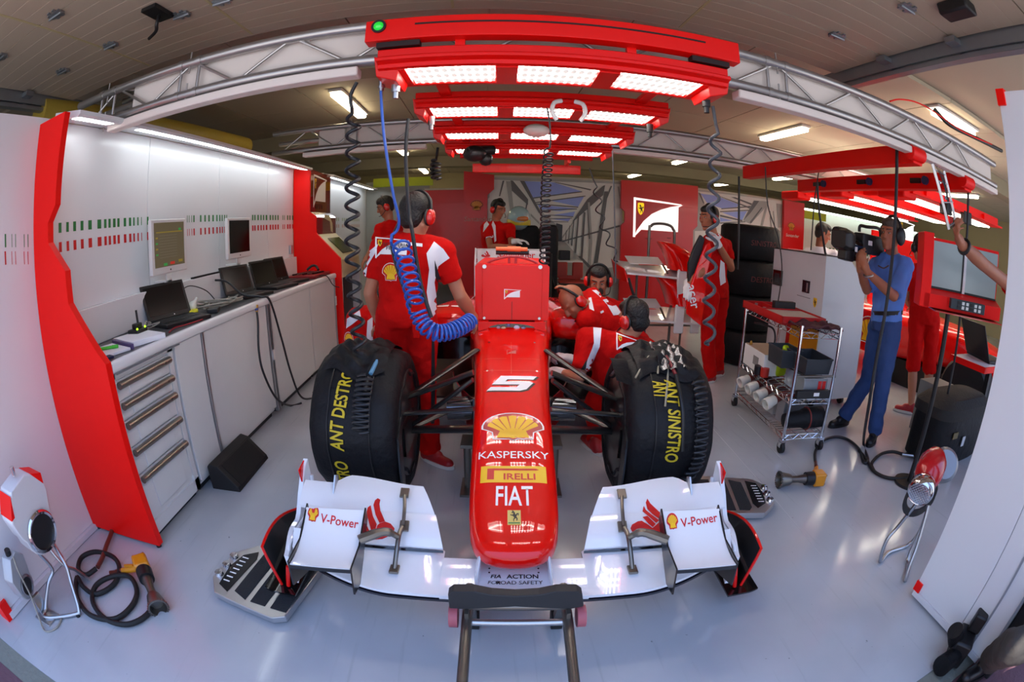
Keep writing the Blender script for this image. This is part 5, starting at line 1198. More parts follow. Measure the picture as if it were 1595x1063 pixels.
# ================================================================ RIGHT SIDE
# ---- white cabinet with the stepped corner
t = thing('control_cabinet', 'tall white cabinet with cut corner, small black screen and shield emblem behind the wire trolley', 'cabinet', (3.1, 3.7, 0))
obj('body', BW(t).prism([(2.84, .08), (3.47, .08), (3.40, 1.17), (3.16, 1.375), (2.84, 1.375)], (0, 3.26, 0), (1, 0, 0), (0, 0, 1), (0, .86, 0)), mat('cabinet_white', 'd3d6da', .3, coat=.2, var=.02), t, bev=.004, smooth=False)
obj('top_cover', BW(t).box((2.85, 3.3, 1.376), (3.12, 4.1, 1.386)), mat('cover_dark', '25262a', .5), t, smooth=False)
for x in (2.95, 3.36):
    for y in (3.34, 4.0): obj('caster', BW(t).cyl((x-.015, y, .04), (x+.015, y, .04), .04, n=16).box((x-.02, y-.02, .06), (x+.02, y+.02, .082)), black, t)
obj('display', BW(t).box((2.815, 3.93, 1.02), (2.839, 4.08, 1.17)), blackg, t, bev=.004)
obj('display_glass', BW(t).box((2.813, 3.96, 1.05), (2.8155, 4.05, 1.14)), mat('display_glass', '2b3338', .1), t, smooth=False)
obj('slot', BW(t).box((2.83, 3.47, 1.02), (2.8395, 3.58, 1.13)), mat('slot_dark', '1b1f26', .15), t, smooth=False)
obj('slot_bar', BW(t).box((2.826, 3.49, 1.03), (2.83, 3.51, 1.11)), steel, t)
obj('groove', BW(t).box((2.836, 3.45, .975), (2.8395, 3.66, .98)), mat('groove_grey', '74777a', .5), t)
I = ROOT[t.name].inverted()
f = flat((2.839, 3.37, .955), (0, -1, 0), (0, 0, 1), .001)
decal('shield_mark', [(xf(s_, 0, 0, .075, .085), mi, l) for s_, mi, l in shield_mark()], lambda u, v, l: I @ f(u, v, l), [yel, bink], t, .2)
obj('orange_panel', BW(t).box((2.83, 3.262, .15), (2.8395, 3.70, .74)), mat('panel_orange', 'e09a14', .5), t, smooth=False)
obj('red_edge', BW(t).box((2.828, 3.70, .15), (2.8395, 3.76, .78)), rink, t, smooth=False)
rnd = random.Random(21)
for k in range(4):
    o = obj('paper_sheet', B().box((2.9+.02*k, 3.45+.15*k, 1.387+.002*k), (3.1, 3.62+.14*k, 1.3885+.002*k), rz(.2*k-.3)), paper if k % 2 else black, smooth=False)
    tag(o, ['black folder lying at the front of the white cabinet top', 'white sheet lying on the white cabinet top, front part', 'black folder lying farther back on the white cabinet top', 'white sheet at the back of the white cabinet top'][k], 'paper')
# ---- wire trolley
TR = thing('wire_trolley', 'chrome wire shelf trolley on casters, loaded with trays, bins and heaters', 'trolley', (2.05, 2.545, 0), radians(-6.2))
TL, TW = .95, .355
def tb(): return B()
TI = ROOT[TR.name]
for x in (0, TW):
    for y in (0, TL):
        p = obj('post', tb().cyl((x, y, .10), (x, y, .905), .0125, n=14).cyl((x, y, .905), (x, y, .915), .016), chrome, TR)
        obj('caster', tb().cyl((x-.014, y, .042), (x+.014, y, .042), .042, n=18), rubber, p)
        obj('caster_fork', tb().box((x-.022, y-.02, .045), (x-.016, y+.02, .09)).box((x+.016, y-.02, .045), (x+.022, y+.02, .09)).box((x-.022, y-.02, .085), (x+.022, y+.02, .105)), chrome, p)
for zs in (.135, .40, .865):
    b = tb()
    for z in (zs, zs-.035):
        b.tube([(0, 0, z), (TW, 0, z), (TW, TL, z), (0, TL, z)], .004, 6, True)
    for (a, c, n) in (((0, 0), (TW, 0), 8), ((TW, 0), (TW, TL), 20), ((TW, TL), (0, TL), 8), ((0, TL), (0, 0), 20)):
        pts = [(a[0]+(c[0]-a[0])*k/n, a[1]+(c[1]-a[1])*k/n, zs if k % 2 else zs-.035) for k in range(n+1)]
        b.tube(pts, .003, 5)
    for k in range(1, 24): b.cyl((0, TL*k/24, zs), (TW, TL*k/24, zs), .0022, n=5)
    for k in (1, 2): b.cyl((TW*k/3, 0, zs-.006), (TW*k/3, TL, zs-.006), .003, n=5)
    obj('wire_shelf', b, chrome, TR)
obj('rail_bar', tb().cyl((0, 0, .565), (TW, 0, .565), .008).cyl((TW, 0, .565), (TW+.01, 0, .565), .014), dsteel, TR)
def onT(p): return TI @ V(p)
def TT(name, label, cat, p, r=0): return thing(name, label, cat, tuple(onT(p)), radians(-6.2)+r)
# top shelf
t = TT('parts_tray', 'red parts tray with pale liner on top of the wire trolley', 'tray', (.16, .58, .872))
obj('tray_body', B().box((-.20, -.36, 0), (.20, .36, .012)).box((-.20, -.36, 0), (-.19, .36, .06)).box((.19, -.36, 0), (.20, .36, .06)).box((-.2, .35, 0), (.2, .36, .06)).box((-.2, -.36, 0), (.2, -.35, .06)), mat('tray_red2', 'b81616', .4), t, smooth=False)
obj('liner', B().box((-.18, -.34, .045), (.18, .0, .05)), mat('liner_pale', 'b9aba0', .5), t, smooth=False)
obj('divider', B().box((-.19, .0, .01), (.19, .012, .06)).box((-.02, .012, .01), (-.01, .35, .055)), mat('tray_red2', 'b81616', .4), t, smooth=False)
for q in ((-.12, .1), (.1, .25), (-.1, .3)): obj('small_part', B().cyl((q[0], q[1], .012), (q[0], q[1], .05), .014), steel, t)
t = TT('connector_block', 'black connector block standing in the red parts tray', 'connector', (.19, .62, .885))
obj('block', B().box((-.1, -.03, .03), (.1, .03, .10)), black, t, bev=.006); obj('stand_leg', B().box((-.09, -.025, 0), (-.07, .025, .03)), black, t); obj('stand_leg', B().box((.07, -.025, 0), (.09, .025, .03)), black, t)
b = B()
N = 26
def clothf(u, v):
    x, y = -.19+.38*u, -.12+.24*v
    return (x+.02*sin(7*v), y+.02*sin(9*u), .006+.022*(sin(9*u+2*v)*sin(7*v-3*u))**2+.018*sin(3*u+4*v)**2)
b.grid(clothf, N, N, (0, 0, .012))
o = obj('maroon_cloth', b, mat('cloth_maroon', '4a2026', .85, var=.15, bump=.4)); o.location = onT((.21, .14, .872)); o.rotation_euler = (0, 0, -.1)
for v in o.data.vertices: pass
o['label'] = 'crumpled maroon cloth on the front end of the wire trolley top'; o['category'] = 'cloth'
# middle shelf
def bin_(label, p, w, d, h_):
    t = TT('storage_bin', label, 'bin', p)
    m = mat('bin_grey', '2f343a', .5, var=.06); q = .012
    obj('bin_body', B().box((-w+q, -d+q, 0), (w-q, d-q, .006)).loft([[V((sx*(w-i*.0)*k, sy*d*k, z)) for sx, sy in ((-1,-1),(1,-1),(1,1),(-1,1))] for i, k, z in ((0, .92, 0), (0, 1, h_), (0, .97, h_), (0, .9, .008))], cap=False), m, t, smooth=False)
    obj('bin_rim', B().tube([(-w, -d, h_), (w, -d, h_), (w, d, h_), (-w, d, h_)], .007, 6, True), m, t)
    return t
bin_('dark grey plastic bin at the front right of the trolley middle shelf', (.235, .20, .56), .12, .155, .11)
bin_('dark grey plastic bin behind the first one on the trolley middle shelf', (.10, .36, .55), .09, .12, .13)
t = TT('carton', 'open white carton with pale top at the rear of the trolley middle shelf', 'box', (.15, .72, .404))
obj('carton_body', B().box((-.14, -.2, 0), (.17, .2, .17)), wmatt, t, bev=.004, smooth=False); obj('carton_top', B().box((-.135, -.195, .17), (.165, .195, .174)), mat('card_tan', 'b89f86', .7), t, smooth=False)
obj('printed_mark', B().box((-.1425, -.1, .05), (-.14, .0, .12)), mat('print_grey', '8a8a88', .6), t, smooth=False)
o = obj('brass_fitting', B().lathe([(0, 0), (.012, 0), (.014, .012), (.008, .03), (.0, .035)], 12, onT((.03, .84, .579))), mat('brass', 'b58a3c', .3, metal=.9)); tag(o, 'small brass fitting on the white carton of the trolley', 'fitting')
for k, (q, c) in enumerate((((-.0, .58, .404), 'k'), ((.03, .52, .404), 'r'))):
    o = obj('jar_knob', B().lathe([(0, 0), (.035, 0), (.037, .02), (.036, .07), (.0, .075)], 20, onT(q)), black if c == 'k' else mat('knob_red', 'b32a20', .45)); tag(o, ['black round canister beside the white carton', 'red round canister beside the white carton'][k], 'canister')
t = TT('clear_box', 'clear plastic box with red clips under the front grey bin', 'box', (.235, .20, .404))
obj('box_body', B().box((-.11, -.15, 0), (.11, .15, .13)), mat('clear_plastic', 'aab4bb', .15, trans=.5, coat=.4), t, bev=.006); 
for x in (.02, .06): obj('clip', B().box((x, -.155, .02), (x+.03, -.15, .11)), rink, t, smooth=False)
t = TT('black_case', 'black case with white label at the front of the trolley middle shelf', 'case', (.19, .02, .404))
obj('case_body', B().box((-.15, -.03, 0), (.15, .005, .06)), black, t, bev=.004); obj('label_sticker', B().box((0.0, -.0315, .02), (.05, -.03, .045)), winkm, t, smooth=False)
o = obj('neon_cloth', B().box(tuple(onT((.14, .47, .404))), tuple(onT((.14, .47, .404))+V((.1, .08, .27))), rx(.3)), yelm, bev=.02); tag(o, 'neon yellow piece sticking up behind the grey bins', 'cloth')
cable('power_cable', 'black curved cable with connector standing up from the trolley middle shelf', [onT((.12, .62, .58)), onT((.13, .6, .68)), onT((.12, .64, .76)), onT((.06, .72, .775)), onT((.02, .8, .77))], .008, cabm)
# bottom shelf: tyre heaters
def heater(label, y, x=.02):
    t = TT('tyre_heater', label, 'tyre heater', (x+.17, y, .138), .12)
    obj('heater_case', B().loft([[V((xx_, y_, z)) for xx_, z in ((-.11, 0), (.06, 0), (.10, .05), (.10, .14), (.04, .17), (-.11, .17))] for y_ in (-.05, .05)]), alu, t, bev=.006, smooth=False)
    obj('carry_handle', B().tube(sm([(-.10, -.045, .15), (-.11, -.045, .21), (-.07, -.045, .235), (.06, -.045, .235), (.09, -.045, .21), (.09, -.045, .15)], 4), .007, 8), steel, t)
    obj('warm_duct', B().tube(sm([(.08, .03, .19), (.0, .035, .20), (-.10, .03, .185), (-.17, .02, .165)], 5), .032, 14), mat('duct_maroon', '6e2a20', .6, var=.15, scale=40), t)
    obj('white_nozzle', B().lathe([(.033, 0), (.038, .01), (.04, .05), (.045, .055), (.045, .1), (.035, .1), (.033, .06)], 20, (-.165, .02, .167), (-.9, -.1, -.3)), mat('nozzle_white', 'dcd8cc', .5), t)
    obj('red_switch', B().cyl((-.05, -.05, .04), (-.05, -.058, .04), .02, n=18), mat('switch_orange', 'e0502a', .4), t)
    return t
heater('silver tyre heater with orange switch, nearest on the bottom trolley shelf', .27)
heater('second silver tyre heater with white nozzle on the bottom trolley shelf', .44)
heater('third tyre heater with maroon duct on the bottom trolley shelf', .61)
heater('rearmost tyre heater with maroon duct on the bottom trolley shelf', .78)
t = TT('lens_bag', 'black padded cylinder bag lying on the front of the bottom trolley shelf', 'bag', (.2, .09, .138))
obj('bag_body', B().lathe([(0, -.17), (.05, -.165), (.06, -.1), (.065, -.02), (.075, .0), (.08, .1), (.078, .17), (.05, .19), (0, .19)], 22, (0, 0, .08), (1, -.05, .08)), nylon, t)
obj('bag_strap', B().tube([V((.03, 0, .08))+V((0, .082*cos(q), .082*sin(q))) for q in [2*pi*k/20 for k in range(20)]], .006, 6, True), mat('strap_red', '7a2a26', .6), t)
# ---- tyres in black covers
for k in range(4):
    z0 = .005+k*.402
    t = thing('covered_tyre', ['bottom covered tyre of the black stack behind the trolley', 'second covered tyre from the floor in the black stack', 'covered tyre lettered DESTRO, second from the top of the black stack', 'topmost covered tyre of the black stack, lettered SINISTRO'][k], 'tyre', (3.05, 4.95, z0))
    n = 56; rnd = random.Random(k)
    b = B(); a0 = rnd.uniform(0, 6)
    b.loft([[V((r*(1+.012*sin(5*q+a0)+.006*sin(11*q))*cos(q), r*(1+.012*sin(5*q+a0))*sin(q), z)) for q in [2*pi*j/n for j in range(n)]] for r, z in ((.05, 0), (.33, .0), (.365, .03), (.37, .2), (.365, .365), (.33, .395), (.05, .4))])
    obj('cover', b, nylon, t, ang=60)
    if k >= 2:
        fn = lambda u, v, l: V((.378*sin(u/.378-.75), -.378*cos(u/.378-.75), .2+v))
        decal('lettering', [(xf(text2('SINISTRO' if k == 3 else 'DESTRO', .085, .004, .1), .26, 0), 0, 0)], fn, mat('letter_maroon', '5c1f1c', .6), t, .03)
# ---- red twin monitor stand by the partition
L = at(1437, 420, y=1.85)
t = thing('monitor_stand', 'red stand with two grey monitors and a keypad strip beside the right partition', 'monitor stand', (L.x, L.y, .0), radians(-40))
obj('side_cheek', B().box((0, 0, 1.19), (.075, .20, 1.634)), red2, t, bev=.005, smooth=False)
obj('back_frame', B().box((.075, .12, 1.19), (.64, .20, 1.614)), red2, t, bev=.005, smooth=False)
obj('lower_fascia', B().prism([(0, 1.196), (0, 1.275), (.12, 1.31), (.12, 1.19)], (.03, 0, 0), (0, 1, 0), (0, 0, 1), (.61, 0, 0)), red2, t, smooth=False)
scr = mat('screen_grey', '6f7b80', .18, emit='7a878c', estr=.35)
for x0, x1 in ((.085, .33), (.365, .625)): obj('display', B().box((x0, .105, 1.318), (x1, .115, 1.595)), scr, t, smooth=False)
obj('display_bezel', B().box((.33, .10, 1.31), (.342, .118, 1.60)).box((.075, .10, 1.306), (.63, .118, 1.318)), black, t, smooth=False)
obj('white_bezel', B().box((.342, .097, 1.306), (.362, .118, 1.606)), wmatt, t, smooth=False)
kp = obj('keypad', B().box((.22, -.045, 1.215), (.49, .012, 1.275)), mat('keypad_grey', '2f3a40', .5), t, bev=.003, smooth=False)
for k in range(12): obj('key', B().box((.27+.033*(k % 6), -.05, 1.223+.025*(k//6)), (.29+.033*(k % 6), -.044, 1.241+.025*(k//6))), alu if k % 3 else black, kp, smooth=False)
obj('drip_tray', B().box((.1, -.08, 1.182), (.63, .12, 1.189)), mat('tray_pink', 'c9483f', .2, coat=.6), t, smooth=False)
obj('stand_column', B().cyl((.27, .16, .02), (.27, .16, 1.19), .018).cyl((.27, .16, 0), (.27, .16, .02), .12, n=24), black, t)
# tray with laptop
t = thing('laptop_tray', 'white tray with red edge carrying the open laptop at far right', 'tray', (3.9, 1.95, .0))
obj('tray_top', BW(t).box((3.55, 1.78, .775), (4.25, 2.16, .795)), paper, t, smooth=False); obj('red_edge', BW(t).box((3.54, 1.765, .75), (4.21, 1.78, .796)).box((3.53, 1.765, .75), (3.55, 2.17, .796)), red2, t, smooth=False)
obj('tray_post', BW(t).box((4.13, 2.0, .02), (4.18, 2.05, .775)).box((4.06, 1.93, 0), (4.25, 2.12, .02)), black, t)
lp = laptop('open black laptop on the white tray beside the right partition', (3.93, 1.97, .796), radians(-18), 62, .36, .27, .30)
# neighbouring car
t = thing('racing_car', 'dark red flank of the neighbouring racing car seen behind the cameraman and the right partition', 'racing car', (5.2, 3.6, 0), radians(8))
obj('body_shell', B().loft([sring(y, hw, zt, zb, 4) for y, hw, zt, zb in ((-1.9, .12, .55, .42), (-1.5, .18, .62, .4), (-.6, .3, .8, .36), (.2, .62, .86, .3), (1.6, .66, .82, .3), (2.6, .3, .6, .3))]), carred, t, ang=60)
for s in (-1, 1): 
    obj('front_wheel', B().lathe([(.1, -.13), (.3, -.14), (.33, -.1), (.33, .1), (.3, .14), (.1, .13)], 30, (s*.73, -1.0, .33), (1, 0, 0)), rubber, t)
obj('stand_frame', B().box((-.4, -.5, 0), (.4, .8, .3)), black, t)
f = lambda u, v, l: V((-.655-l, .55+u*-1, .6+v)) if False else V((-.672-l, .6-u, .56+v))
decal('scallop_mark', [(xf(s_, 0, 0, .42, .36), mi, l*3) for s_, mi, l in shell_mark()], f, [winkm, mat('mark_red', 'b81414', .3, coat=.6), yel], t, .3)
obj('shell_backing', B().box((-.671, .3, .3), (-.64, .9, .8)), carred, t, bev=.02)
# black bag
t = thing('equipment_bag', 'big black fabric bag standing on the floor beside the right partition', 'bag', (3.55, 2.0, 0))
b = BW(t).loft([[V((3.6+w*math.copysign(abs(cos(q))**.5, cos(q))*.44, 2.05+d*math.copysign(abs(sin(q))**.5, sin(q))*.22, z)) for q in [2*pi*j/32 for j in range(32)]] for w, d, z in ((.9, .9, .0), (1, 1, .03), (1, 1, .3), (.98, .95, .44), (.8, .7, .5))])
obj('bag_body', b, nylon, t)
obj('bag_flap', BW(t).loft([[V((3.6+w*math.copysign(abs(cos(q))**.5, cos(q))*.45, 2.05+d*math.copysign(abs(sin(q))**.5, sin(q))*.23, z)) for q in [2*pi*j/32 for j in range(32)]] for w, d, z in ((1.0, 1.02, .38), (1.0, .99, .46), (.82, .75, .515), (.2, .2, .525))]), mat('bag_flap', '23221f', .8, bump=.3), t)
obj('bag_tag', BW(t).box((3.34, 1.822, .24), (3.42, 1.828, .29)), mat('tag_bronze', '6b5d34', .5), t); obj('buckle', BW(t).box((3.52, 1.815, .16), (3.57, 1.826, .24)), steel, t)
o = obj('document_box', B().box((3.72, 2.35, 0), (4.02, 2.6, .46)), mat('box_grey', '8a8a86', .6), bev=.004); tag(o, 'pale grey box behind the black fabric bag', 'box')
# dark post edge at the outer end of the right partition, and kit below it
struct('trim_right_post', B().box((1.9, .20, 0), (1.97, .284, 2.3)), mat('post_rubber', '16161a', .6), smooth=False, bev=.01)
# ================================================================ BACK OF THE GARAGE
BY = 8.0
struct('wall_back_panel_left', B().box((-2.2, 8.72, 0), (-1.02, 8.76, 2.3)), mat('panel_grey', '9a9a92', .2, var=.05), smooth=False)
o = obj('header_board', B().box((-2.05, 8.66, 2.2), (-.95, 8.715, 2.36)), mat('header_lime', 'b4c41c', .45)); tag(o, 'lime yellow board across the top of the far grey panel', 'board')
gl = mat('back_red_gloss', 'cc0b08', .3, coat=.08, var=.03)
struct('wall_back_panel_red', B().box((-1.02, BY+.05, 0), (-.36, BY+.09, 2.06)), gl, smooth=False)
struct('wall_back_panel_emblem', B().prism([(-.36, .0), (-.36, 2.36), (.135, 2.30), (.135, 2.06), (.03, 1.96), (.03, 0)], (0, BY-.1, 0), (1, 0, 0), (0, 0, 1), (0, .06, 0)), gl, smooth=False)
struct('wall_back_panel_centre', B().prism([(2.27, 0), (2.27, 1.52), (2.33, 1.58), (2.33, 1.76), (2.26, 1.82), (2.26, 2.30), (3.70, 2.32), (3.70, 1.6), (3.62, 1.52), (3.62, 0)], (0, BY-.12, 0), (1, 0, 0), (0, 0, 1), (0, .06, 0)), gl, smooth=False)
struct('wall_back_panel_right', B().box((5.66, BY-.1, 0), (6.2, BY-.04, 2.3)), gl, smooth=False)
struct('wall_back_panel_bay', B().box((6.22, BY+.3, 0), (12, BY+.34, 2.25)), mat('bay_white', 'd8dad4', .3), smooth=False)
struct('wall_back_prints', B().box((.0, BY, 0), (2.3, BY+.04, 2.27)).box((3.6, BY, 0), (5.7, BY+.04, 2.30)), mat('print_ground', 'a4a6a0', .35, var=.06, scale=2), smooth=False)
struct('trim_back', B().box((-.36, BY-.01, 2.27), (5.7, BY+.05, 2.30)).box((-1.02, BY+.03, 2.06), (-.36, BY+.1, 2.09)), mat('trim_cream', 'b8b4a0', .5), smooth=False)
# printed view along a covered walkway
def print_at(px, py): q = at(px, py, y=BY); return (q.x, q.z)
pm = [mat('print_blue', '8fa4e6', .35), mat('print_dark', '5c5d5c', .35), mat('print_mid', '9fa19c', .35), mat('print_light', 'd6d8d2', .35), mat('print_floor', 'a3a5a0', .35), mat('print_black', '2b2c2d', .35)]
def pics(data, ox, oy, k):
    return [(poly2([print_at(ox+x/k, oy+y/k) for x, y in pts]), m, .0006*(i+1)) for i, (m, pts) in enumerate(data)]
A1 = [(2, [(0,45),(1100,85),(1100,896),(0,896)]), (3, [(0,50),(300,65),(440,330),(440,560),(0,560)]), (3, [(300,65),(1100,90),(840,200),(610,520),(560,420),(420,300)]), (3, [(1100,95),(960,98),(830,220),(610,540),(850,800),(1100,760)]),
 (0, [(300,65),(540,75),(770,150),(370,200)]), (0, [(510,225),(790,190),(740,275)]), (0, [(410,258),(720,290),(590,312),(430,300)]), (0, [(525,345),(715,315),(700,355)]), (0, [(520,376),(680,372),(660,395)]),
 (1, [(540,75),(560,74),(850,132),(840,142)]), (1, [(370,200),(770,148),(775,156),(372,210)]), (1, [(390,238),(800,184),(800,192),(392,246)]), (1, [(400,250),(740,275),(740,284),(400,258)]), (1, [(430,300),(730,290),(730,298),(430,310)]), (1, [(500,340),(700,355),(700,362),(500,346)]), (1, [(500,372),(690,366),(690,372),(500,378)]), (1, [(500,396),(660,398),(660,403),(500,402)]),
 (1, [(185,60),(205,62),(330,215),(328,262),(180,130)]), (1, [(262,62),(300,65),(372,205),(440,330),(420,330)]), (2, [(150,66),(188,66),(215,340),(185,340)]), (2, [(0,60),(15,60),(12,200),(0,210)]), (1, [(120,62),(135,62),(100,190),(90,190)]), (1, [(318,220),(330,225),(312,320),(304,310)]), (2, [(350,330),(420,400),(420,420),(350,350)]),
 (1, [(945,105),(960,98),(945,180),(720,380),(690,400),(815,215)]), (5, [(560,410),(612,425),(606,560),(560,560)]), (1, [(955,150),(985,150),(895,770),(862,780)]), (1, [(1005,105),(1018,105),(965,240),(955,235)]), (2, [(815,240),(835,238),(855,560),(842,780),(825,770),(835,540)]), (1, [(812,240),(818,240),(838,540),(828,540)]), (1, [(785,320),(800,320),(775,700),(758,690)]), (1, [(738,345),(748,345),(722,660),(710,650)]), (1, [(700,390),(708,390),(690,600),(680,590)]), (1, [(668,430),(674,430),(662,580),(654,575)]), (1, [(640,470),(645,470),(638,560),(632,556)]),
 (1, [(608,555),(1080,425),(1080,440),(608,566)]), (1, [(720,680),(760,680),(850,770),(848,805),(720,705)]), (4, [(600,565),(660,600),(850,805),(850,896),(540,896),(540,640)]), (2, [(1060,110),(1075,110),(1100,300),(1100,340)])]
A2 = [(3, [(50,95),(1065,215),(1065,900),(50,900)]), (2, [(50,100),(110,110),(200,330),(200,560),(50,560)]), (0, [(120,125),(300,150),(560,250),(540,285),(370,298),(200,240)]), (0, [(370,345),(660,330),(605,435)]), (0, [(345,400),(490,440),(350,455)]),
 (1, [(95,118),(120,122),(165,240),(150,240)]), (1, [(285,138),(300,140),(712,290),(702,306)]), (1, [(360,298),(700,268),(700,284),(360,308)]), (1, [(345,330),(700,314),(700,325),(345,342)]), (1, [(470,165),(520,168),(740,250),(725,266)]), (1, [(345,370),(610,435),(600,450),(345,392)]), (1, [(345,462),(640,448),(640,458),(345,476)]),
 (2, [(735,205),(910,218),(845,320),(700,480),(615,440)]), (1, [(742,206),(800,212),(700,350),(615,440),(640,390)]), (1, [(838,290),(826,285),(690,455),(705,475)]), (2, [(882,232),(905,236),(842,500),(815,495)]), (1, [(922,330),(928,330),(945,520),(938,520)]), (1, [(960,330),(966,330),(985,520),(978,520)]), (2, [(1000,240),(1065,250),(1065,520),(1020,520)])]
for dat, ox, oy, k in ((A1, 760, 270, 5.273), (A2, 1075, 285, 7.472)):
    d = decal('wall_back_picture', pics(dat, ox, oy, k), lambda u, v, l: V((u, BY-.002-l, v)), pm, None, 9); d['kind'] = 'structure'
# emblems on the red panels
def stick(name, shapes, px, py, w, h, ms, y): 
    q = at(px, py, y=y); f = flat((q.x, y, q.z), (1, 0, 0), (0, 0, 1), .003)
    d = decal(name, [(xf(s_, 0, 0, w, h), mi, l*3) for s_, mi, l in shapes], f, ms, None, 9); d['kind'] = 'structure'; return d
stick('trim_emblem_left', shell_mark(), 742.5, 320, .22, .2, [mat('ink_orange', 'c9601a', .4), mat('ink_dark_red', '9a1410', .4), mat('ink_amber', 'd98a1a', .4)], BY-.1)
stick('trim_lettering_left', [(text2('Santander', .11, .004, .1), 0, 0)], 744, 341, 1, 1, mat('ink_pink', 'c07a70', .4), BY-.1)
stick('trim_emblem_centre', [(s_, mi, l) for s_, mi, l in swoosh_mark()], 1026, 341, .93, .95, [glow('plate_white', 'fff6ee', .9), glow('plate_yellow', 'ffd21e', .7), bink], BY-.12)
stick('trim_emblem_dashes', [(rect2(.12, .02, -.18, -.31), 0, .002), (rect2(.07, .02, .2, -.28), 0, .002)], 1026, 345, 1, 1, mat('ink_dark_red', '9a1410', .4), BY-.125)
stick('trim_emblem_right', shell_mark(), 1232.5, 353, .2, .19, [mat('ink_orange', 'c9601a', .4), mat('ink_dark_red', '9a1410', .4), mat('ink_amber', 'd98a1a', .4)], BY-.1)
stick('trim_lettering_right', [(text2('Santander', .085, .003, .1), 0, 0)], 1234, 367, 1, 1, mat('ink_white', 'd8d0c8', .4), BY-.1)
# lime board and white bay wall details on the right
o = obj('header_board', B().box((5.95, 8.1, 2.02), (7.0, 8.16, 2.18)), mat('header_lime', 'b4c41c', .45)); tag(o, 'lime yellow board above the white wall of the neighbouring bay', 'board')
d = decal('trim_5', [(rect2(.05, .06, 7.0+.11*k, zq), mi, 0) for k in range(22) for zq, mi in ((1.45, 0), (1.33, 1))], lambda u, v, l: V((u, 8.297, v)), [gink, rink], None, 9); d['kind'] = 'structure'
struct('cornice_bay_lights', B().box((6.3, 8.1, 2.2), (11.5, 8.18, 2.23)), glow('bay_wash', 'eafff0', 5), smooth=False)
struct('wall_bay_red', B().box((6.6, 6.2, 0), (8.2, 6.25, 1.9)), red2, smooth=False)
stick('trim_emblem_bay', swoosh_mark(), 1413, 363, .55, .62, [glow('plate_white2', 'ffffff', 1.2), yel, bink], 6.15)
# ---- ducts under the ceiling at left
o = obj('air_duct', B().cyl((-3.3, 2.2, 2.6), (-3.1, 5.6, 2.62), .12, n=20), mat('duct_yellow', 'b39a3e', .5, var=.1, scale=60)); tag(o, 'fat yellowish flexible air duct above the left partition', 'duct')
o = obj('vent_grille', B().box((-1.72, 2.12, 2.255), (-1.5, 2.16, 2.33)), mat('vent_brown', '5a4630', .6, var=.7, scale=200)); tag(o, 'small brown striped vent behind the front truss, upper left', 'vent')
o = obj('steel_pipe', B().cyl((-3.0, 3.0, 2.70), (-.9, 3.1, 2.86), .03), steel); tag(o, 'pale steel pipe running under the ceiling at left', 'pipe')
# ---- small furniture far back
t = thing('folding_chair', 'red plastic chair with split back in front of the printed wall', 'chair', (1.28, 7.0, 0))
cr_ = mat('chair_red', 'a8382e', .45)
obj('seat', BW(t).box((1.06, 6.8, .62), (1.5, 7.15, .66)), cr_, t, bev=.015)
for s in (-1, 1): obj('backrest_half', BW(t).box((1.27+s*.12-.085, 7.12, .68), (1.27+s*.12+.085, 7.16, .92)), cr_, t, bev=.03)
obj('backrest_strip', BW(t).box((1.1, 7.12, .66), (1.44, 7.16, .72)), cr_, t, bev=.01)
obj('stem', BW(t).cyl((1.27, 6.98, .03), (1.27, 6.98, .62), .03), dsteel, t); obj('foot_ring', BW(t).cyl((1.27, 6.98, .0), (1.27, 6.98, .03), .22, n=24), dsteel, t)
t = thing('equipment_tripod', 'black tripod stand behind the red box, left of the chair', 'tripod', tuple(at(864, 470, y=6.2)*1)[:2]+(0,))
c = V((at(858, 400, y=6.0).x, 6.0, 0))
t.location = c; ROOT[t.name] = M.Translation(c)
obj('column', BW(t).cyl(c+V((0, 0, .5)), c+V((0, 0, 1.1)), .02), black, t)
for k in range(3):
    q = 2*pi*k/3+.4; obj('leg', BW(t).cyl(c+V((0, 0, .85)), c+V((.3*cos(q), .3*sin(q), 0)), .014), black, t)
t = thing('tall_case', 'tall slim black padded case standing behind the red cockpit box', 'case', (.83, 6.15, 0))
obj('case_body', BW(t).loft([[V((.81+sx*w, 6.2+sy*.14, z)) for sx, sy in ((-1,-1),(1,-1),(1,1),(-1,1))] for w, z in ((.10, .0), (.115, .1), (.115, 1.4), (.09, 1.47))]), nylon, t, bev=.03)
t = thing('helmet', 'pale blue and yellow racing helmet on the black equipment behind the red box', 'helmet', tuple(at(808, 350, y=6.6)))
c = at(808, 340, y=6.6)
obj('shell', BW(t).ball(c, (.16, .18, .17), 20), mat('helmet_blue', '9fc4cc', .2, coat=.8), t); obj('band', BW(t).lathe([(.162, -.05), (.167, -.03), (.167, .01), (.162, .03)], 28, c+V((0, 0, -.05))), mat('helmet_yellow', 'c9b424', .3, coat=.5), t)
obj('visor', BW(t).ball(c+V((.02, -.09, -.01)), (.11, .10, .06), 16), mat('visor_orange', 'c9783a', .15, coat=.8), t)
t = thing('monitor_rig', 'bulky black equipment case under the pale blue helmet', 'case', (.58, 6.8, 0))
obj('case_body', BW(t).loft([[V((.58+x*w, 6.85+y*.22, z)) for x, y in ((-1,-1),(1,-1),(1,1),(-1,1))] for w, z in ((.24, .0), (.27, .9), (.25, 1.25), (.13, 1.46))]), nylon, t, bev=.03)
t = thing('side_table', 'small table with a black box and white papers beside the printed wall', 'table', (1.15, 7.5, 0))
obj('table_top', BW(t).box((.8, 7.3, .9), (1.5, 7.7, .93)), wmatt, t, bev=.004)
for x in (.85, 1.45):
    for y in (7.35, 7.65): obj('leg', BW(t).cyl((x, y, 0), (x, y, .9), .015), dsteel, t)
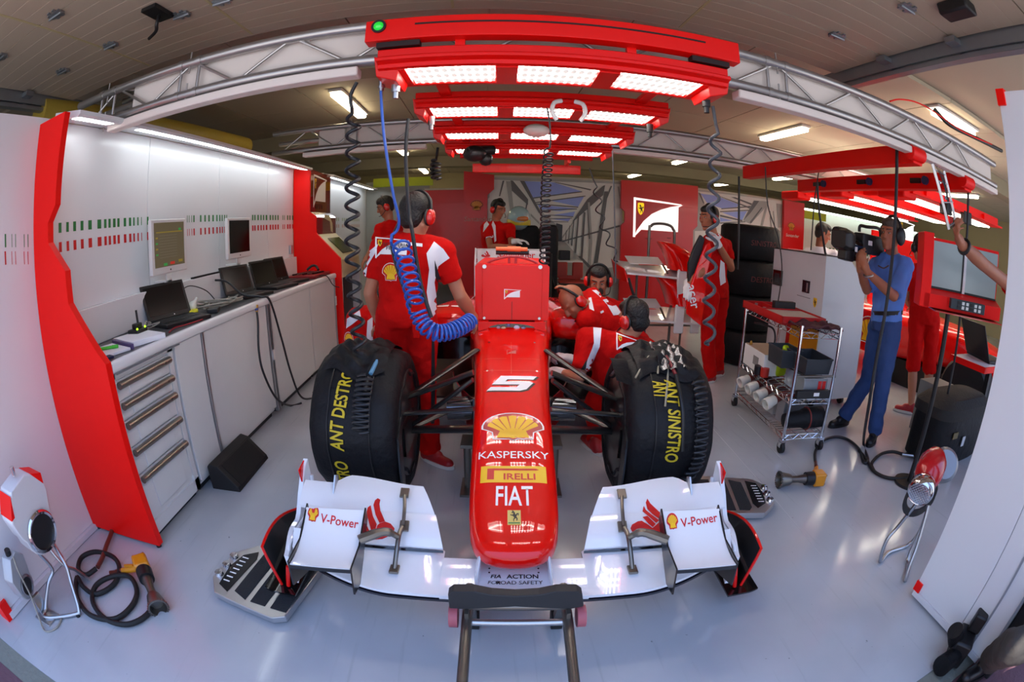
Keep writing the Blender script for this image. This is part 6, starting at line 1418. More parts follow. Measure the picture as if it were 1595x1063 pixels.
o = obj('black_box', B().box((1.15, 7.4, .931), (1.32, 7.55, 1.08)), black, bev=.01); tag(o, 'small black box on the side table at the back', 'box')
# ---- rack with spare wings and noses
t = thing('parts_rack', 'grey tube rack holding spare front wings and noses in front of the sail emblem', 'rack', (1.95, 5.1, 0))
b = BW(t).tube(sm([(1.85, 5.25, .02), (1.85, 5.25, 1.35), (1.87, 5.25, 1.5), (1.95, 5.25, 1.535), (2.08, 5.25, 1.53), (2.15, 5.25, 1.48), (2.17, 5.25, 1.3), (2.17, 5.25, .02)], 4), .016, 10)
obj('hoop', b, dsteel, t)
for z in (.35, .95): obj('shelf_bar', BW(t).cyl((1.5, 5.25, z), (2.5, 5.25, z), .014), dsteel, t); 
obj('rack_foot', BW(t).box((1.7, 4.95, 0), (1.74, 5.5, .03)).box((2.3, 4.95, 0), (2.34, 5.5, .03)).box((1.7, 5.23, .0), (2.34, 5.27, .03)), dsteel, t)
for x in (1.72, 2.32): obj('rack_post', BW(t).cyl((x, 5.25, 0), (x, 5.25, 1.0), .014), dsteel, t)
def spare_wing(label, z):
    t = thing('spare_front_wing', label, 'front wing', (1.85, 4.95, z))
    obj('main_plane', BW(t).grid(lambda u, v: (1.46+.95*u, 4.72+.45*v+.06*(1-u), z-.03+.09*v-.05*u), 10, 6, (0, 0, -.02)), carw, t)
    obj('upper_flap', BW(t).grid(lambda u, v: (1.55+.40*u, 5.0+.2*v, z+.05+.07*v), 8, 4, (0, 0, -.008)), carw, t)
    obj('endplate', BW(t).grid(lambda u, v: (1.44-.02*sin(pi*u)-.05*v, 4.66+.5*u, z-.12+.20*v-.06*(1-u)*v), 8, 6, (-.012, 0, 0)), carred, t)
    obj('red_flash', BW(t).prism([(1.62, 4.9), (1.85, 4.9), (1.83, 4.96), (1.64, 4.96)], (0, 0, z+.045), (1, 0, 0), (0, 1, 0), (0, 0, .004)), rink, t)
    obj('wing_bracket', BW(t).cyl((1.9, 4.75, z-.02), (1.92, 4.95, z+.05), .012), dsteel, t)
spare_wing('white spare front wing with red endplate on the upper level of the grey rack', 1.03)
spare_wing('white spare front wing on the lower level of the grey rack', .55)
def spare_nose(label, z, y0=4.86):
    t = thing('spare_nose', label, 'nose cone', (2.15, 4.9, z))
    b = BW(t).loft([[V((x0+w*math.copysign(abs(cos(q))**.6, cos(q)), 4.9+d*math.copysign(abs(sin(q))**.6, sin(q)), z+dz+.0*w)) for q in [2*pi*k/24 for k in range(24)]] for x0, w, d, dz in ((1.86, .03, .06, .24), (1.93, .09, .12, .22), (2.05, .15, .15, .14), (2.15, .2, .17, .03), (2.2, .22, .18, -.06))])
    obj('nose_shell', b, carred, t, ang=60)
    for k in (0, 1): obj('pylon', BW(t).box((2.02+.2*k, 4.74, z-.36), (2.13+.2*k, 4.78, z-.04)), carw, t, bev=.012)
    obj('amber_patch', BW(t).ball((2.17, 4.80, z+.06), (.07, .05, .03), 12), mat('amber_patch', 'b8641a', .3, coat=.5), t)
spare_nose('red spare nose with white pylons on the upper level of the grey rack', 1.10)
spare_nose('red spare nose with white pylons on the lower level of the grey rack', .72)
o = obj('rack_cable', B().tube(sm([(1.45, 4.7, .95), (1.5, 4.68, .8), (1.56, 4.66, .65), (1.6, 4.66, .5)], 8), .015, 8), cabm); tag(o, 'dark coiled lead hanging below the upper spare wing', 'cable')
# ================================================================ PEOPLE
def remesh(b, m, name, parent, vox=.010, smooth_it=4, disp=0):
    me = bpy.data.meshes.new(name); me.from_pydata([tuple(p) for p in b.v], [], b.f)
    bm = bmesh.new(); bm.from_mesh(me); bmesh.ops.recalc_face_normals(bm, faces=bm.faces); bm.to_mesh(me); bm.free()
    me.materials.append(m)
    o = bpy.data.objects.new(name, me); COL.objects.link(o)
    r = o.modifiers.new('r', 'REMESH'); r.mode = 'VOXEL'; r.voxel_size = vox; r.use_smooth_shade = True
    if smooth_it:
        s = o.modifiers.new('s', 'SMOOTH'); s.factor = .5; s.iterations = smooth_it
    if disp:
        tx = bpy.data.textures.new('folds', 'CLOUDS'); tx.noise_scale = .09; tx.noise_depth = 1
        d = o.modifiers.new('d', 'DISPLACE'); d.texture = tx; d.strength = disp; d.mid_level = .5
    baked(o)
    o.data.polygons.foreach_set('use_smooth', [True]*len(o.data.polygons))
    if not o.data.materials: o.data.materials.append(m)
    if parent is not None: o.parent = parent; ROOT[o.name] = ROOT[parent.name]
    return o
def frame3(f, up=(0, 0, 1)):
    f = V(f).normalized(); r = f.cross(V(up)).normalized(); u = r.cross(f)
    return r, f, u
def oring(c, lat, fr, a, d, n=20):
    return [c+lat*(a*cos(2*pi*k/n))+fr*(d*sin(2*pi*k/n)) for k in range(n)]
def hand(b, w, d, pn, side, curl=.6, sc=1, thick=1):
    """palm from wrist w along d; pn = direction the palm faces; side=+1/-1 thumb side along d x pn"""
    d = V(d).normalized(); pn = V(pn); pn = (pn-d*pn.dot(d)).normalized(); s = d.cross(pn).normalized()*side
    w = V(w); R = M((s, d, pn)).transposed()
    b.ball(w+d*.048*sc, (.041*sc, .052*sc, .017*sc*thick), 14, R)
    b.cap(w-d*.02, w+d*.03*sc, .026*sc, .03*sc)
    for i, (off, L, rr) in enumerate(((.030, .078, .0092), (.010, .086, .0096), (-.011, .080, .0092), (-.030, .062, .0082))):
        p = w+d*(.088-.004*abs(i-1))*sc+s*(off*sc); a = curl*.55*(1+.12*i)
        q = d
        for seg, ll in enumerate((.44, .32, .24)):
            q = (d*cos(a)+pn*sin(a)); e = p+q*(L*ll*sc)
            b.cap(p, e, (rr*(1-.1*seg))*sc*thick, (rr*(.95-.12*seg))*sc*thick, 8); p = e; a += curl*(.75-.1*i*.3)
    p = w+d*.022*sc+s*.03*sc; q = (d*.62+s*.66+pn*.42).normalized()
    e = p+q*.042*sc; b.cap(p, e, .0135*sc*thick, .0115*sc*thick, 8); q2 = (d*.85+s*.15+pn*.5).normalized(); b.cap(e, e+q2*.034*sc, .0115*sc*thick, .009*sc*thick, 8)
def headgeo(b, c, r, f, u, k=1.0):
    R = M((r, f, u)).transposed(); P = lambda x, y, z: c+(r*x+f*y+u*z)*k
    S = lambda *q: tuple(x*k for x in q)
    b.ball(P(0, -.012, .03), S(.074, .094, .088), 20, R); b.ball(P(0, .022, -.035), S(.060, .068, .082), 18, R)
    b.ball(P(0, .062, -.098), S(.024, .024, .02), 12, R)
    for s in (-1, 1):
        b.cap(P(s*.03, .03, -.09), P(s*.055, -.02, -.055), .022*k, .02*k); b.ball(P(s*.037, .062, -.022), S(.022, .02, .02), 10, R)
        b.ball(P(s*.078, -.008, -.01), S(.011, .021, .032), 12, R); b.cap(P(s*.014, .083, .03), P(s*.045, .07, .032), .0095*k, .008*k)
    b.cap(P(0, .086, .018), P(0, .106, -.022), .0085*k, .0125*k); b.ball(P(0, .098, -.026), S(.018, .013, .009), 10, R)
    b.ball(P(0, .083, -.060), S(.026, .011, .0065), 12, R); b.ball(P(0, .080, -.073), S(.022, .011, .007), 12, R)
def person(name_label, J, front, face, top, legs, skinm=skin, hair=hairm, ears=None, short=False, sleeve=.58, gloves=(0, 0), hands=((0, 0, 0), (0, 0, 0)), curl=.6, shoes='red', belt=None, face_up=(0, 0, 1), bald=False, vox=.0075, w=1.0, seen=True, cap_=False, eyes=False):
    feet = J.get('anA') or J['pel']
    root = thing('person', name_label, 'person', (J['pel'].x, J['pel'].y, 0))
    I = ROOT[root.name].inverted()
    nb_ = lambda: B(I)
    fr = V(front).normalized(); pel, nek = J['pel'], J['nek']
    sp = (nek-pel).normalized(); lat = (J['shB']-J['shA']).normalized(); lat = (lat-sp*lat.dot(sp)).normalized()
    fr = lat.cross(sp).normalized()*(1 if lat.cross(sp).dot(fr) > 0 else -1)
    hlat = (J['hpB']-J['hpA']).normalized()
    L = (nek-pel).length
    bend = J.get('bend', V((0, 0, 0)))
    def spine(t): return pel+(nek-pel)*t+bend*(4*t*(1-t))
    def torso(b, g):
        rg = []
        for t, a, d in ((-.10, .150, .105), (.02, .165, .118), (.22, .152, .108), (.42, .152, .108), (.62, .170, .118), (.80, .180, .115), (.92, .150, .090), (1.0, .075, .066)):
            la = (hlat*(1-t)+lat*t).normalized() if t < 1 else lat
            rg.append(oring(spine(t), la, fr, (a+g)*w, (d+g)*w))
        b.loft(rg)
        for s_ in ('shA', 'shB'): b.cap(spine(.84), J[s_], .085+g, .062+g)
    r, f, u = frame3(face, face_up); hc = J['hed']
    # --- body: one continuous skin
    b = nb_(); torso(b, -.012)
    b.cap(spine(.96), hc-u*.055-f*.012, .056, .054); headgeo(b, hc, r, f, u)
    for s_, gl, hd in (('A', gloves[0], hands[0]), ('B', gloves[1], hands[1])):
        sh, el, wr = J['sh'+s_], J['el'+s_], J['wr'+s_]
        b.cap(sh, el, .047, .038); b.cap(el, el.lerp(wr, .4), .039, .041); b.cap(el.lerp(wr, .4), wr, .041, .027)
        if not gl:
            d = J.get('hd'+s_) or (wr-el).normalized(); hand(b, wr, d, hd if any(hd) else (0, 0, -1), (1 if s_ == 'A' else -1)*J.get('flip', 1), curl)
    for s_ in ('A', 'B'):
        hp, kn, an = J['hp'+s_], J['kn'+s_], J['an'+s_]
        b.cap(hp, kn, .085, .055); b.cap(kn, kn.lerp(an, .35), .054, .056); b.cap(kn.lerp(an, .35), an, .056, .036); b.cap(an, an+V((0, 0, -.05)), .036)
    body = remesh(b, skinm, 'body', root, vox if seen else .012, 3)
    # --- clothes
    b = nb_(); torso(b, .014)
    for s_ in ('A', 'B'):
        sh, el = J['sh'+s_], J['el'+s_]; d = el-sh
        b.cap(sh, sh+d*sleeve*.8, .066, .060); b.cyl(sh+d*.2, sh+d*sleeve*1.08, .062, .063, 20)
    # collar
    b.loft([oring(spine(.97), lat, fr, .078, .072), oring(spine(1.03)-fr*.004, lat, fr, .066, .062)])
    shirt = remesh(b, top, 'shirt', root, .010, 5, .022)
    b = nb_()
    rg = [oring(spine(t), hlat, fr, a*w, d*w) for t, a, d in ((-.14, .150, .118), (-.02, .177, .132), (.08, .172, .128), (.17, .164, .122))]
    b.loft(rg)
    for s_ in ('A', 'B'):
        hp, kn, an = J['hp'+s_], J['kn'+s_], J['an'+s_]
        b.cap(hp, kn, .098, .072)
        if short: b.cyl(hp.lerp(kn, .5), kn.lerp(an, .08), .082, .083, 20)
        else: b.cap(kn, kn.lerp(an, .5), .073, .072); b.cyl(kn.lerp(an, .4), an+V((0, 0, -.02)), .070, .068, 20)
    tr = remesh(b, legs, 'shorts' if short else 'trousers', root, .011, 5, .026)
    if belt:
        obj('belt', nb_().loft([oring(spine(t), hlat, fr, .176*w, .131*w, 32) for t in (.10, .16)], cap=False), belt, root)
    for s_ in ('A', 'B'):
        an = J['an'+s_]; t = J.get('to'+s_) or V((fr.x, fr.y, 0)).normalized()
        t = V(t).normalized(); z0 = max(.02, an.z-.075); p = V((an.x, an.y, z0))
        if 'tip'+s_ in J: pass
        b = nb_(); b.cap(p-t*.04+V((0, 0, .018)), p+t*.15+V((0, 0, .008)), .042, .034); b.cap(p-t*.03+V((0, 0, .04)), p+t*.06+V((0, 0, .035)), .042, .036); b.cap(p-t*.01+V((0, 0, .06)), p+V((0, 0, .03)), .042, .045)
        sm_ = {'red': mat('shoe_red', 'a8141c', .45, coat=.2), 'black': mat('shoe_black', '131317', .4)}[shoes]
        so = remesh(b, sm_, 'shoe', root, .007, 4)
        obj('shoe_sole', nb_().loft([[V((p.x, p.y, z))+t*(.05+.145*cos(q))+V((-t.y, t.x, 0))*(.044*sin(q)*(1+.1*cos(q))) for q in [2*pi*k/24 for k in range(24)]] for z in (max(.001, z0-.02), z0+.004)]), mat('shoe_white', 'd8d4d0', .5) if shoes == 'red' else black, so)
    for s_, gl, hd in (('A', gloves[0], hands[0]), ('B', gloves[1], hands[1])):
        if gl:
            b = nb_(); wr, el = J['wr'+s_], J['el'+s_]; d = J.get('hd'+s_) or (wr-el).normalized()
            hand(b, wr, d, hd if any(hd) else (0, 0, -1), (1 if s_ == 'A' else -1)*J.get('flip', 1), curl, 1.06, 1.12); b.cyl(wr-d*.05, wr+d*.02, .036, .034)
            remesh(b, glovem, 'glove', root, .006, 3)
    # --- hair, eyes, ear defenders
    R = M((r, f, u)).transposed(); P = lambda x, y, z: hc+r*x+f*y+u*z
    if not bald:
        b = nb_(); b.ball(P(0, -.025, .04), (.083, .094, .088), 22, R); b.ball(P(0, -.048, -.02), (.074, .058, .066), 18, R); b.ball(P(0, .018, .082), (.066, .07, .048), 16, R)
        for s in (-1, 1): b.ball(P(s*.073, .006, .02), (.012, .026, .04), 10, R)
        remesh(b, hair, 'hair', root, .008, 2, .016)
    if eyes:
        for s in (-1, 1):
            e = obj('eye', nb_().ball(P(s*.030, .0765, .010), (.0105, .0085, .005), 10, R), mat('eye_white', 'b0a598', .4), root); obj('iris', nb_().ball(P(s*.030, .0855, .010), (.005, .002, .0045), 8, R), bink, e)
            obj('eyebrow', nb_().cap(P(s*.014, .092, .036), P(s*.046, .077, .038), .0045, .0035, 8), hair, root)
    if ears:
        hs = None
        for s in (-1, 1):
            obj('ear_cup', nb_().ball(P(s*.094, -.005, -.012), (.024, .036, .045), 18, R), ears, root); obj('ear_cushion', nb_().ball(P(s*.080, -.005, -.012), (.014, .040, .049), 16, R), black, root)
        obj('headband', nb_().tube([P(.098*cos(q), -.012, -.0+.138*sin(q)) for q in [pi*k/16 for k in range(17)]], .009, 8), black, root)
        obj('microphone', nb_().tube(sm([P(-.1, .02, -.04), P(-.085, .08, -.075), P(-.03, .115, -.075)], 4), .004, 6), black, root)
    return root, body, shirt, tr
earred = mat('ear_red', 'd21a14', .22, coat=.7)
def pixdecal(name, polys, o, ms, parent, step=6, lift=.004):
    """lay outlines (seen from the standpoint) onto the surface of o, a few mm proud of it"""
    I = ROOT[parent.name]; inv = I.inverted(); bv = bvh_of(o); cam0 = V((0, 0, HC))
    def fn(u, v, l):
        d = ray(u, v); h = bv.ray_cast(inv @ cam0, (inv.to_3x3() @ d).normalized())
        if h[0] is None: return None
        nn = h[1] if h[1].dot(inv.to_3x3() @ d) < 0 else -h[1]
        if nn.dot(-(inv.to_3x3() @ d)) < .12: return None
        return h[0]+nn*(lift+l)
    return decal(name, polys, fn, ms, parent, step)
def mapquad(shapes, q0, qx, qy):   # marks placed by their corner and two sides
    return [(([(q0[0]+qx[0]*(x+.5)+qy[0]*(.5-y), q0[1]+qx[1]*(x+.5)+qy[1]*(.5-y)) for x, y in s[0]], s[1]), mi, l) for s, mi, l in shapes]
def mid(a, b_, t=.5): return V(a).lerp(V(b_), t)
# ---- 1 the mechanic standing with his back to us
J = dict(pel=A(632, 488, 2.64), nek=A(642, 366, 2.60), hed=A(649, 336, 2.60), shA=A(594, 389, 2.62), shB=A(690, 393, 2.62), elA=A(576, 456, 2.66), elB=A(716, 460, 2.66), wrA=A(592, 505, 2.84), wrB=A(735, 490, 2.80),
         hpA=A(610, 500, 2.64), hpB=A(656, 500, 2.64), knA=A(618, 608, 2.70), knB=A(662, 608, 2.68), anA=A(622, 700, 2.74), anB=V((-.345, 2.70, .09)), toA=(.1, 1, 0), toB=(.62, -.5, 0))
J['hdB'] = V((.25, .6, -.6)).normalized()
p1, b1, s1, t1 = person('mechanic in red standing with his back to us beside the cockpit', J, (0, 1, 0), (.42, .88, -.22), cred, cred, ears=earred, curl=.7, hands=((0, 0, -1), (-.6, 0, -.5)))
st = [([(676,377),(690,388),(700,402),(682,415),(676,440),(680,470),(690,500),(672,500),(664,455),(668,420),(664,395)], 0), ([(568,398),(590,380),(584,396),(573,415),(569,440),(575,452),(567,452),(565,425)], 0), ([(676,405),(684,430),(694,452),(686,455),(677,430)], 1), ([(566,415),(572,432),(573,450),(566,448)], 1)]
for pts, m in st: pixdecal('side_panel', [(poly2(pts), m, .0008*m)], s1, [cwhite, cblack], p1)
pixdecal('team_plate', mapquad([(x, m, l) for x, m, l in swoosh_mark()], (585, 364), (54, 2), (0, 44)), s1, [winkm, yel, bink], p1)
pixdecal('lettering', mapquad([(xf(text2('SCUDERIA', .16, .01), .12, -.02), 0, 0), (xf(text2('FERRARI', .16, .01), .12, -.14), 0, 0)], (585, 358), (52, 2), (0, 44)), s1, bink, p1, 3, .007)
pixdecal('scallop_mark', mapquad(shell_mark(), (596, 408), (27, 1), (0, 31)), s1, [winkm, rink, yel], p1, 3)
pixdecal('collar_band', [(poly2([(622,376),(640,378),(658,380),(658,385),(640,383),(622,381)]), 0, 0)], s1, winkm, p1)
obj('radio_pouch', BW(p1).box(A(641, 505, 2.49), A(654, 527, 2.52)), cred, p1, bev=.01)
pixdecal('leg_stripe', [(poly2([(672,520),(676,520),(677,600),(676,660),(671,660),(671,600)]), 0, 0)], t1, cblack, p1)
# ---- 2 kneeling mechanic behind the right front wheel
J = dict(pel=A(950, 640, 2.86), nek=A(974, 522, 2.78), hed=A(986, 497, 2.80), shA=A(914, 528, 2.80), shB=A(1008, 545, 2.82), elA=A(902, 588, 2.70), elB=A(1010, 600, 2.95), wrA=A(876, 582, 2.84), wrB=A(890, 560, 3.05), hdA=V((-.6, .7, .1)).normalized(),
         hpA=A(932, 648, 2.86), hpB=A(972, 652, 2.86), knA=V((.97, 3.20, .36)), knB=V((1.22, 3.22, .36)), anA=V((.72, 2.80, .09)), anB=V((.98, 2.84, .09)), toA=(-.25, .9, 0), toB=(0, 1, 0))
p2, b2_, s2, t2 = person('mechanic in red crouching behind the right front wheel, back turned, white gloves', J, (-.25, .95, 0), (-.55, .8, -.2), cred, cred, ears=earred, gloves=(1, 1), curl=1.3, hands=((.2, 0, -1), (.2, 0, -1)), sleeve=.75)
for q_ in [(poly2([(924,511),(937,512),(934,540),(918,580),(912,618),(905,618),(906,590),(915,560),(925,535)]), 0, 0), (poly2([(905,575),(914,560),(912,575),(902,590)]), 1, .0008)]: pixdecal('side_panel', [q_], s2, [cwhite, cblack], p2)
pixdecal('team_plate', mapquad([(x, m, l) for x, m, l in swoosh_mark()], (960, 514), (44, 14), (0, 36)), s2, [winkm, yel, bink], p2)
pixdecal('scallop_mark', mapquad(shell_mark(), (968, 557), (22, 3), (0, 22)), s2, [winkm, rink, yel], p2, 3)
# ---- 3 bearded mechanic crouching by the sidepod, facing us
J = dict(pel=A(945, 575, 3.95), nek=A(934, 468, 3.75), hed=A(932, 437, 3.68), shA=A(903, 483, 3.76), shB=A(968, 484, 3.74), elA=A(890, 530, 3.6), elB=A(985, 530, 3.6), wrA=A(905, 520, 3.4), wrB=A(950, 525, 3.35),
         hpA=A(928, 580, 3.95), hpB=A(962, 580, 3.95), knA=V((1.0, 3.62, .48)), knB=V((1.30, 3.55, .48)), anA=V((1.02, 3.86, .09)), anB=V((1.28, 3.85, .09)), toA=(-.2, -1, 0), toB=(.2, -1, 0))
p3, b3, s3, t3 = person('bearded dark haired mechanic with red ear defenders crouching and looking down beside the sidepod', J, (0, -1, 0), (-.22, -.88, -.35), cred, cred, skinm=skin2, ears=earred, eyes=True)
for q_ in [(poly2([(920,448),(930,444),(926,456),(920,470),(916,465)]), 0, 0), (poly2([(950,444),(960,450),(962,470),(954,466),(950,456)]), 0, 0)]: pixdecal('yoke_panel', [q_], s3, cwhite, p3)
o = obj('beard', BW(p3).ball(J['hed']+V((-.02, -.062, -.082)), (.05, .045, .04), 14), mat('beard', '2a1d17', .8, var=.3, scale=80), p3)
# ---- 4 mechanic bent over the sidepod, hand on his headset
J = dict(pel=A(985, 535, 3.35), nek=A(914, 478, 3.30), hed=A(893, 470, 3.22), shA=A(915, 497, 3.12), shB=A(922, 462, 3.48), elA=A(938, 520, 3.25), elB=A(905, 470, 3.55), wrA=A(918, 512, 3.42), wrB=A(893, 456, 3.36), hdB=V((-.6, -.3, .4)).normalized(),
         hpA=A(975, 545, 3.27), hpB=A(985, 540, 3.45), knA=V((1.0, 3.1, .46)), knB=V((1.0, 3.42, .46)), anA=V((1.2, 3.22, .09)), anB=V((1.22, 3.48, .09)), toA=(-1, .1, 0), toB=(-1, .1, 0))
p4, b4, s4, t4 = person('bald mechanic bent low over the sidepod, one hand on his red headset', J, (-.8, 0, -.6), (-.55, -.35, -.75), cred, cred, ears=earred, bald=True, face_up=(-.6, 0, .8), skinm=skin2)
for q_ in [(poly2([(922,453),(935,452),(950,465),(962,480),(968,490),(955,492),(945,475),(932,461)]), 0, 0), (poly2([(917,465),(921,464),(925,485),(918,482)]), 0, 0), (poly2([(934,486),(939,484),(940,487),(935,489)]), 0, .001)]: pixdecal('shoulder_panel', [q_], s4, cwhite, p4)
# ---- 5 standing behind the car
J = dict(pel=A(772, 418, 6.2), nek=A(772, 346, 6.15), hed=A(776, 326, 6.11), shA=A(757, 354, 6.2), shB=A(794, 356, 6.05), elA=A(764, 385, 5.9), elB=A(797, 382, 5.9), wrA=A(790, 384, 5.78), wrB=A(803, 376, 5.8),
         hpA=A(766, 420, 6.2), hpB=A(780, 420, 6.2), knA=V((.08, 6.15, .48)), knB=V((.26, 6.15, .48)), anA=V((.08, 6.2, .09)), anB=V((.26, 6.2, .09)), toA=(.3, -1, 0), toB=(.5, -1, 0), hdB=V((.9, -.2, .1)).normalized())
p5, b5, s5, t5 = person('mechanic in red standing far behind the red cockpit box, gloved hand raised, looking down', J, (.5, -.85, 0), (.62, -.7, -.3), cred, cred, skinm=skin2, ears=earred, gloves=(0, 1), eyes=True)
for q_ in [(poly2([(754,350),(763,340),(762,350),(753,362)]), 0, 0), (poly2([(768,344),(772,352),(773,375),(770,378),(769,360),(766,350)]), 0, 0), (poly2([(757,369),(768,367),(768,370),(757,372)]), 0, .001)]: pixdecal('shoulder_panel', [q_], s5, cwhite, p5)
# ---- 6 standing at the far left, profile
J = dict(pel=A(612, 415, 5.6), nek=A(606, 345, 5.6), hed=A(600, 322, 5.58), shA=A(592, 358, 5.45), shB=A(622, 356, 5.75), elA=A(583, 385, 5.35), elB=A(625, 385, 5.5), wrA=A(572, 400, 5.3), wrB=A(600, 400, 5.3),
         hpA=A(606, 418, 5.55), hpB=A(618, 418, 5.65), knA=V((-1.2, 5.55, .48)), knB=V((-1.0, 5.6, .48)), anA=V((-1.2, 5.6, .09)), anB=V((-1.0, 5.62, .09)), toA=(-1, -.2, 0), toB=(-1, -.2, 0))
p6, b6, s6, t6 = person('mechanic in profile with red ear defenders, far left behind the standing mechanic', J, (-.9, -.3, 0), (-.85, -.25, -.4), cred, cred, skinm=skin2, ears=earred, eyes=True)
for q_ in [(poly2([(610,336),(614,328),(618,340),(622,350),(614,345)]), 0, 0)]: pixdecal('shoulder_panel', [q_], s6, cwhite, p6)
# ---- 7 mechanic on the right carrying a red panel
J = dict(pel=A(1114, 452, 4.25), nek=A(1110, 366, 4.2), hed=A(1104, 340, 4.18), shA=A(1100, 386, 4.0), shB=A(1131, 384, 4.4), elA=A(1092, 425, 3.9), elB=A(1139, 418, 4.25), wrA=A(1071, 444, 3.97), hdA=V((-.3, -.75, -.5)).normalized(), wrB=A(1117, 378, 3.92), hdB=V((-.5, -.2, .6)).normalized(),
         hpA=A(1106, 458, 4.15), hpB=A(1122, 458, 4.35), knA=A(1102, 528, 4.1), knB=A(1118, 528, 4.3), anA=V((2.22, 4.15, .09)), anB=V((2.42, 4.35, .09)), toA=(-1, -.4, 0), toB=(-1, -.3, 0))
p7, b7, s7, t7_ = person('mechanic in profile wearing white gloves, carrying a tall red panel beside the black tyre stack', J, (-.85, -.5, 0), (-.93, -.3, -.1), cred, cred, skinm=skin2, ears=earred, gloves=(1, 1), eyes=True)
for q_ in [(poly2([(1118,356),(1124,354),(1130,362),(1122,372),(1116,378),(1112,372),(1119,364)]), 0, 0), (poly2([(1122,405),(1128,410),(1130,440),(1122,445),(1120,430)]), 0, 0)]: pixdecal('side_panel', [q_], s7, cwhite, p7)
t = thing('bodywork_panel', 'tall narrow red body panel lettered acer, held by the mechanic beside the tyre stack', 'body panel', tuple(A(1090, 520, 3.85)))
P0 = [(1100,382),(1106,378),(1110,392),(1101,430),(1097,478),(1092,508),(1070,490),(1070,465),(1080,435),(1092,400)]
pts3 = [A(x, y, 3.88-.0*(y-380)) for x, y in P0]; o0 = pts3[0]
b = BW(t).prism([(p.x-o0.x, p.z-o0.z) for p in pts3], o0, (1, 0, 0), (0, 0, 1), (0, .03, 0)); obj('panel_skin', b, carred, t, bev=.008, smooth=False)
P1_ = [(1092,366),(1098,372),(1092,398),(1080,434),(1073,440),(1073,410),(1082,385)]
pts4 = [A(x, y, 3.93) for x, y in P1_]; o1 = pts4[0]
obj('carbon_side', BW(t).prism([(p.x-o1.x, p.z-o1.z) for p in pts4], o1, (1, 0, 0), (0, 0, 1), (0, .04, 0)), mat('carbon_weave', '1b1c1e', .5, var=.6, scale=70), t, bev=.006, smooth=False)
q = A(1081, 462, 3.875); I = ROOT[t.name].inverted(); ang = -1.30
fu, fv = V((cos(ang)*1, 0, sin(ang))), V((-sin(ang), 0, cos(ang)))
decal('lettering', [(text2('acer', .13, .010, 0, .95), 0, 0)], lambda u, v, l: I @ (q+fu*u+fv*v+V((0, -.002, 0))), winkm, t, 9)
# ---- 8 cameraman in blue
J = dict(pel=A(1380, 500, 2.60), nek=A(1391, 396, 2.56), hed=A(1386, 366, 2.52), shA=A(1366, 414, 2.72), shB=A(1410, 414, 2.40), elA=A(1350, 452, 2.66), elB=A(1392, 462, 2.32), wrA=A(1339, 418, 2.56), wrB=A(1351, 424, 2.36), hdA=V((-.25, -.1, .95)).normalized(), hdB=V((-.5, .2, .85)).normalized(),
         hpA=A(1368, 506, 2.70), hpB=A(1388, 508, 2.50), knA=A(1352, 590, 2.76), knB=A(1374, 600, 2.46), anA=V((2.98, 2.86, .09)), anB=V((3.05, 2.50, .09)), toA=(-1, -.1, 0), toB=(-.85, -.55, 0), flip=-1)
p8, b8, s8, t8 = person('cameraman in blue shirt and navy trousers, holding a black video camera on his shoulder', J, (-.95, -.3, 0), (-.95, -.28, -.02), cblue, cnavy, skinm=skin2, hair=hairg, hands=((1, 0, .3), (.9, .2, .3)), curl=.75, shoes='black', belt=mat('belt_black', '121214', .5), eyes=True, sleeve=.85, w=1.1)
hd = J['hed']
obj('headphone', BW(p8).ball(hd+V((.03, -.10, -.0)), (.055, .03, .07), 16), black, p8); obj('headphone_band', BW(p8).tube([hd+V((.03, -.10*cos(q), .02+.125*sin(q))) for q in [pi*k/12 for k in range(13)]], .012, 8), black, p8)
obj('wrist_watch', BW(p8).tube([J['wrB']+V((.015, 0, -.02))+V((.034*cos(q), .034*sin(q), .01*cos(q))) for q in [2*pi*k/16 for k in range(16)]], .008, 6, True), steel, p8)
obj('folded_glasses', BW(p8).tube(sm([A(1368, 414, 2.33), A(1376, 418, 2.32), A(1384, 414, 2.32)], 4), .005, 6), mat('glasses_brown', '3a2420', .4), p8)
t = thing('video_camera', 'black shoulder video camera with big lens hood, held up by the cameraman', 'video camera', tuple(A(1345, 390, 2.4)))
lf = A(1306, 372, 2.62); bk = A(1366, 384, 2.70)
d = (bk-lf).normalized(); up_ = V((0, 0, 1)); sd = d.cross(up_).normalized()
obj('lens_hood', BW(t).loft([[lf+d*s_+sd*(w_*x)+up_*(h_*y) for x, y in ((-1,-.7),(-.7,-1),(.7,-1),(1,-.7),(1,.7),(.7,1),(-.7,1),(-1,.7))] for s_, w_, h_ in ((0, .075, .06), (.05, .085, .075), (.12, .07, .065), (.16, .05, .05))]), black, t, bev=.004)
obj('lens_barrel', BW(t).lathe([(.0, .12), (.055, .12), (.058, .2), (.05, .22), (.052, .3), (0, .3)], 24, lf-up_*.02, d), blackg, t)
obj('viewfinder', BW(t).lathe([(0, 0), (.04, 0), (.045, .03), (.045, .13), (.03, .15), (0, .15)], 20, lf+d*.02+up_*.045-sd*.05, d), nylon, t)
obj('camera_body', BW(t).beam(lf+d*.26, bk+d*.05, .11, .15), mat('camera_black', '1a1b1e', .5, bump=.2), t, bev=.012)
obj('top_handle', BW(t).tube(sm([lf+d*.27+up_*.08, lf+d*.28+up_*.125, lf+d*.38+up_*.13, bk+d*.02+up_*.14, bk+d*.05+up_*.08], 4), .013, 8), black, t)
obj('hand_grip', BW(t).ball(lf+d*.2-up_*.085, (.06, .05, .06), 14), blackg, t); obj('lower_box', BW(t).beam(lf+d*.05-up_*.1, lf+d*.16-up_*.11, .09, .08), black, t, bev=.01)
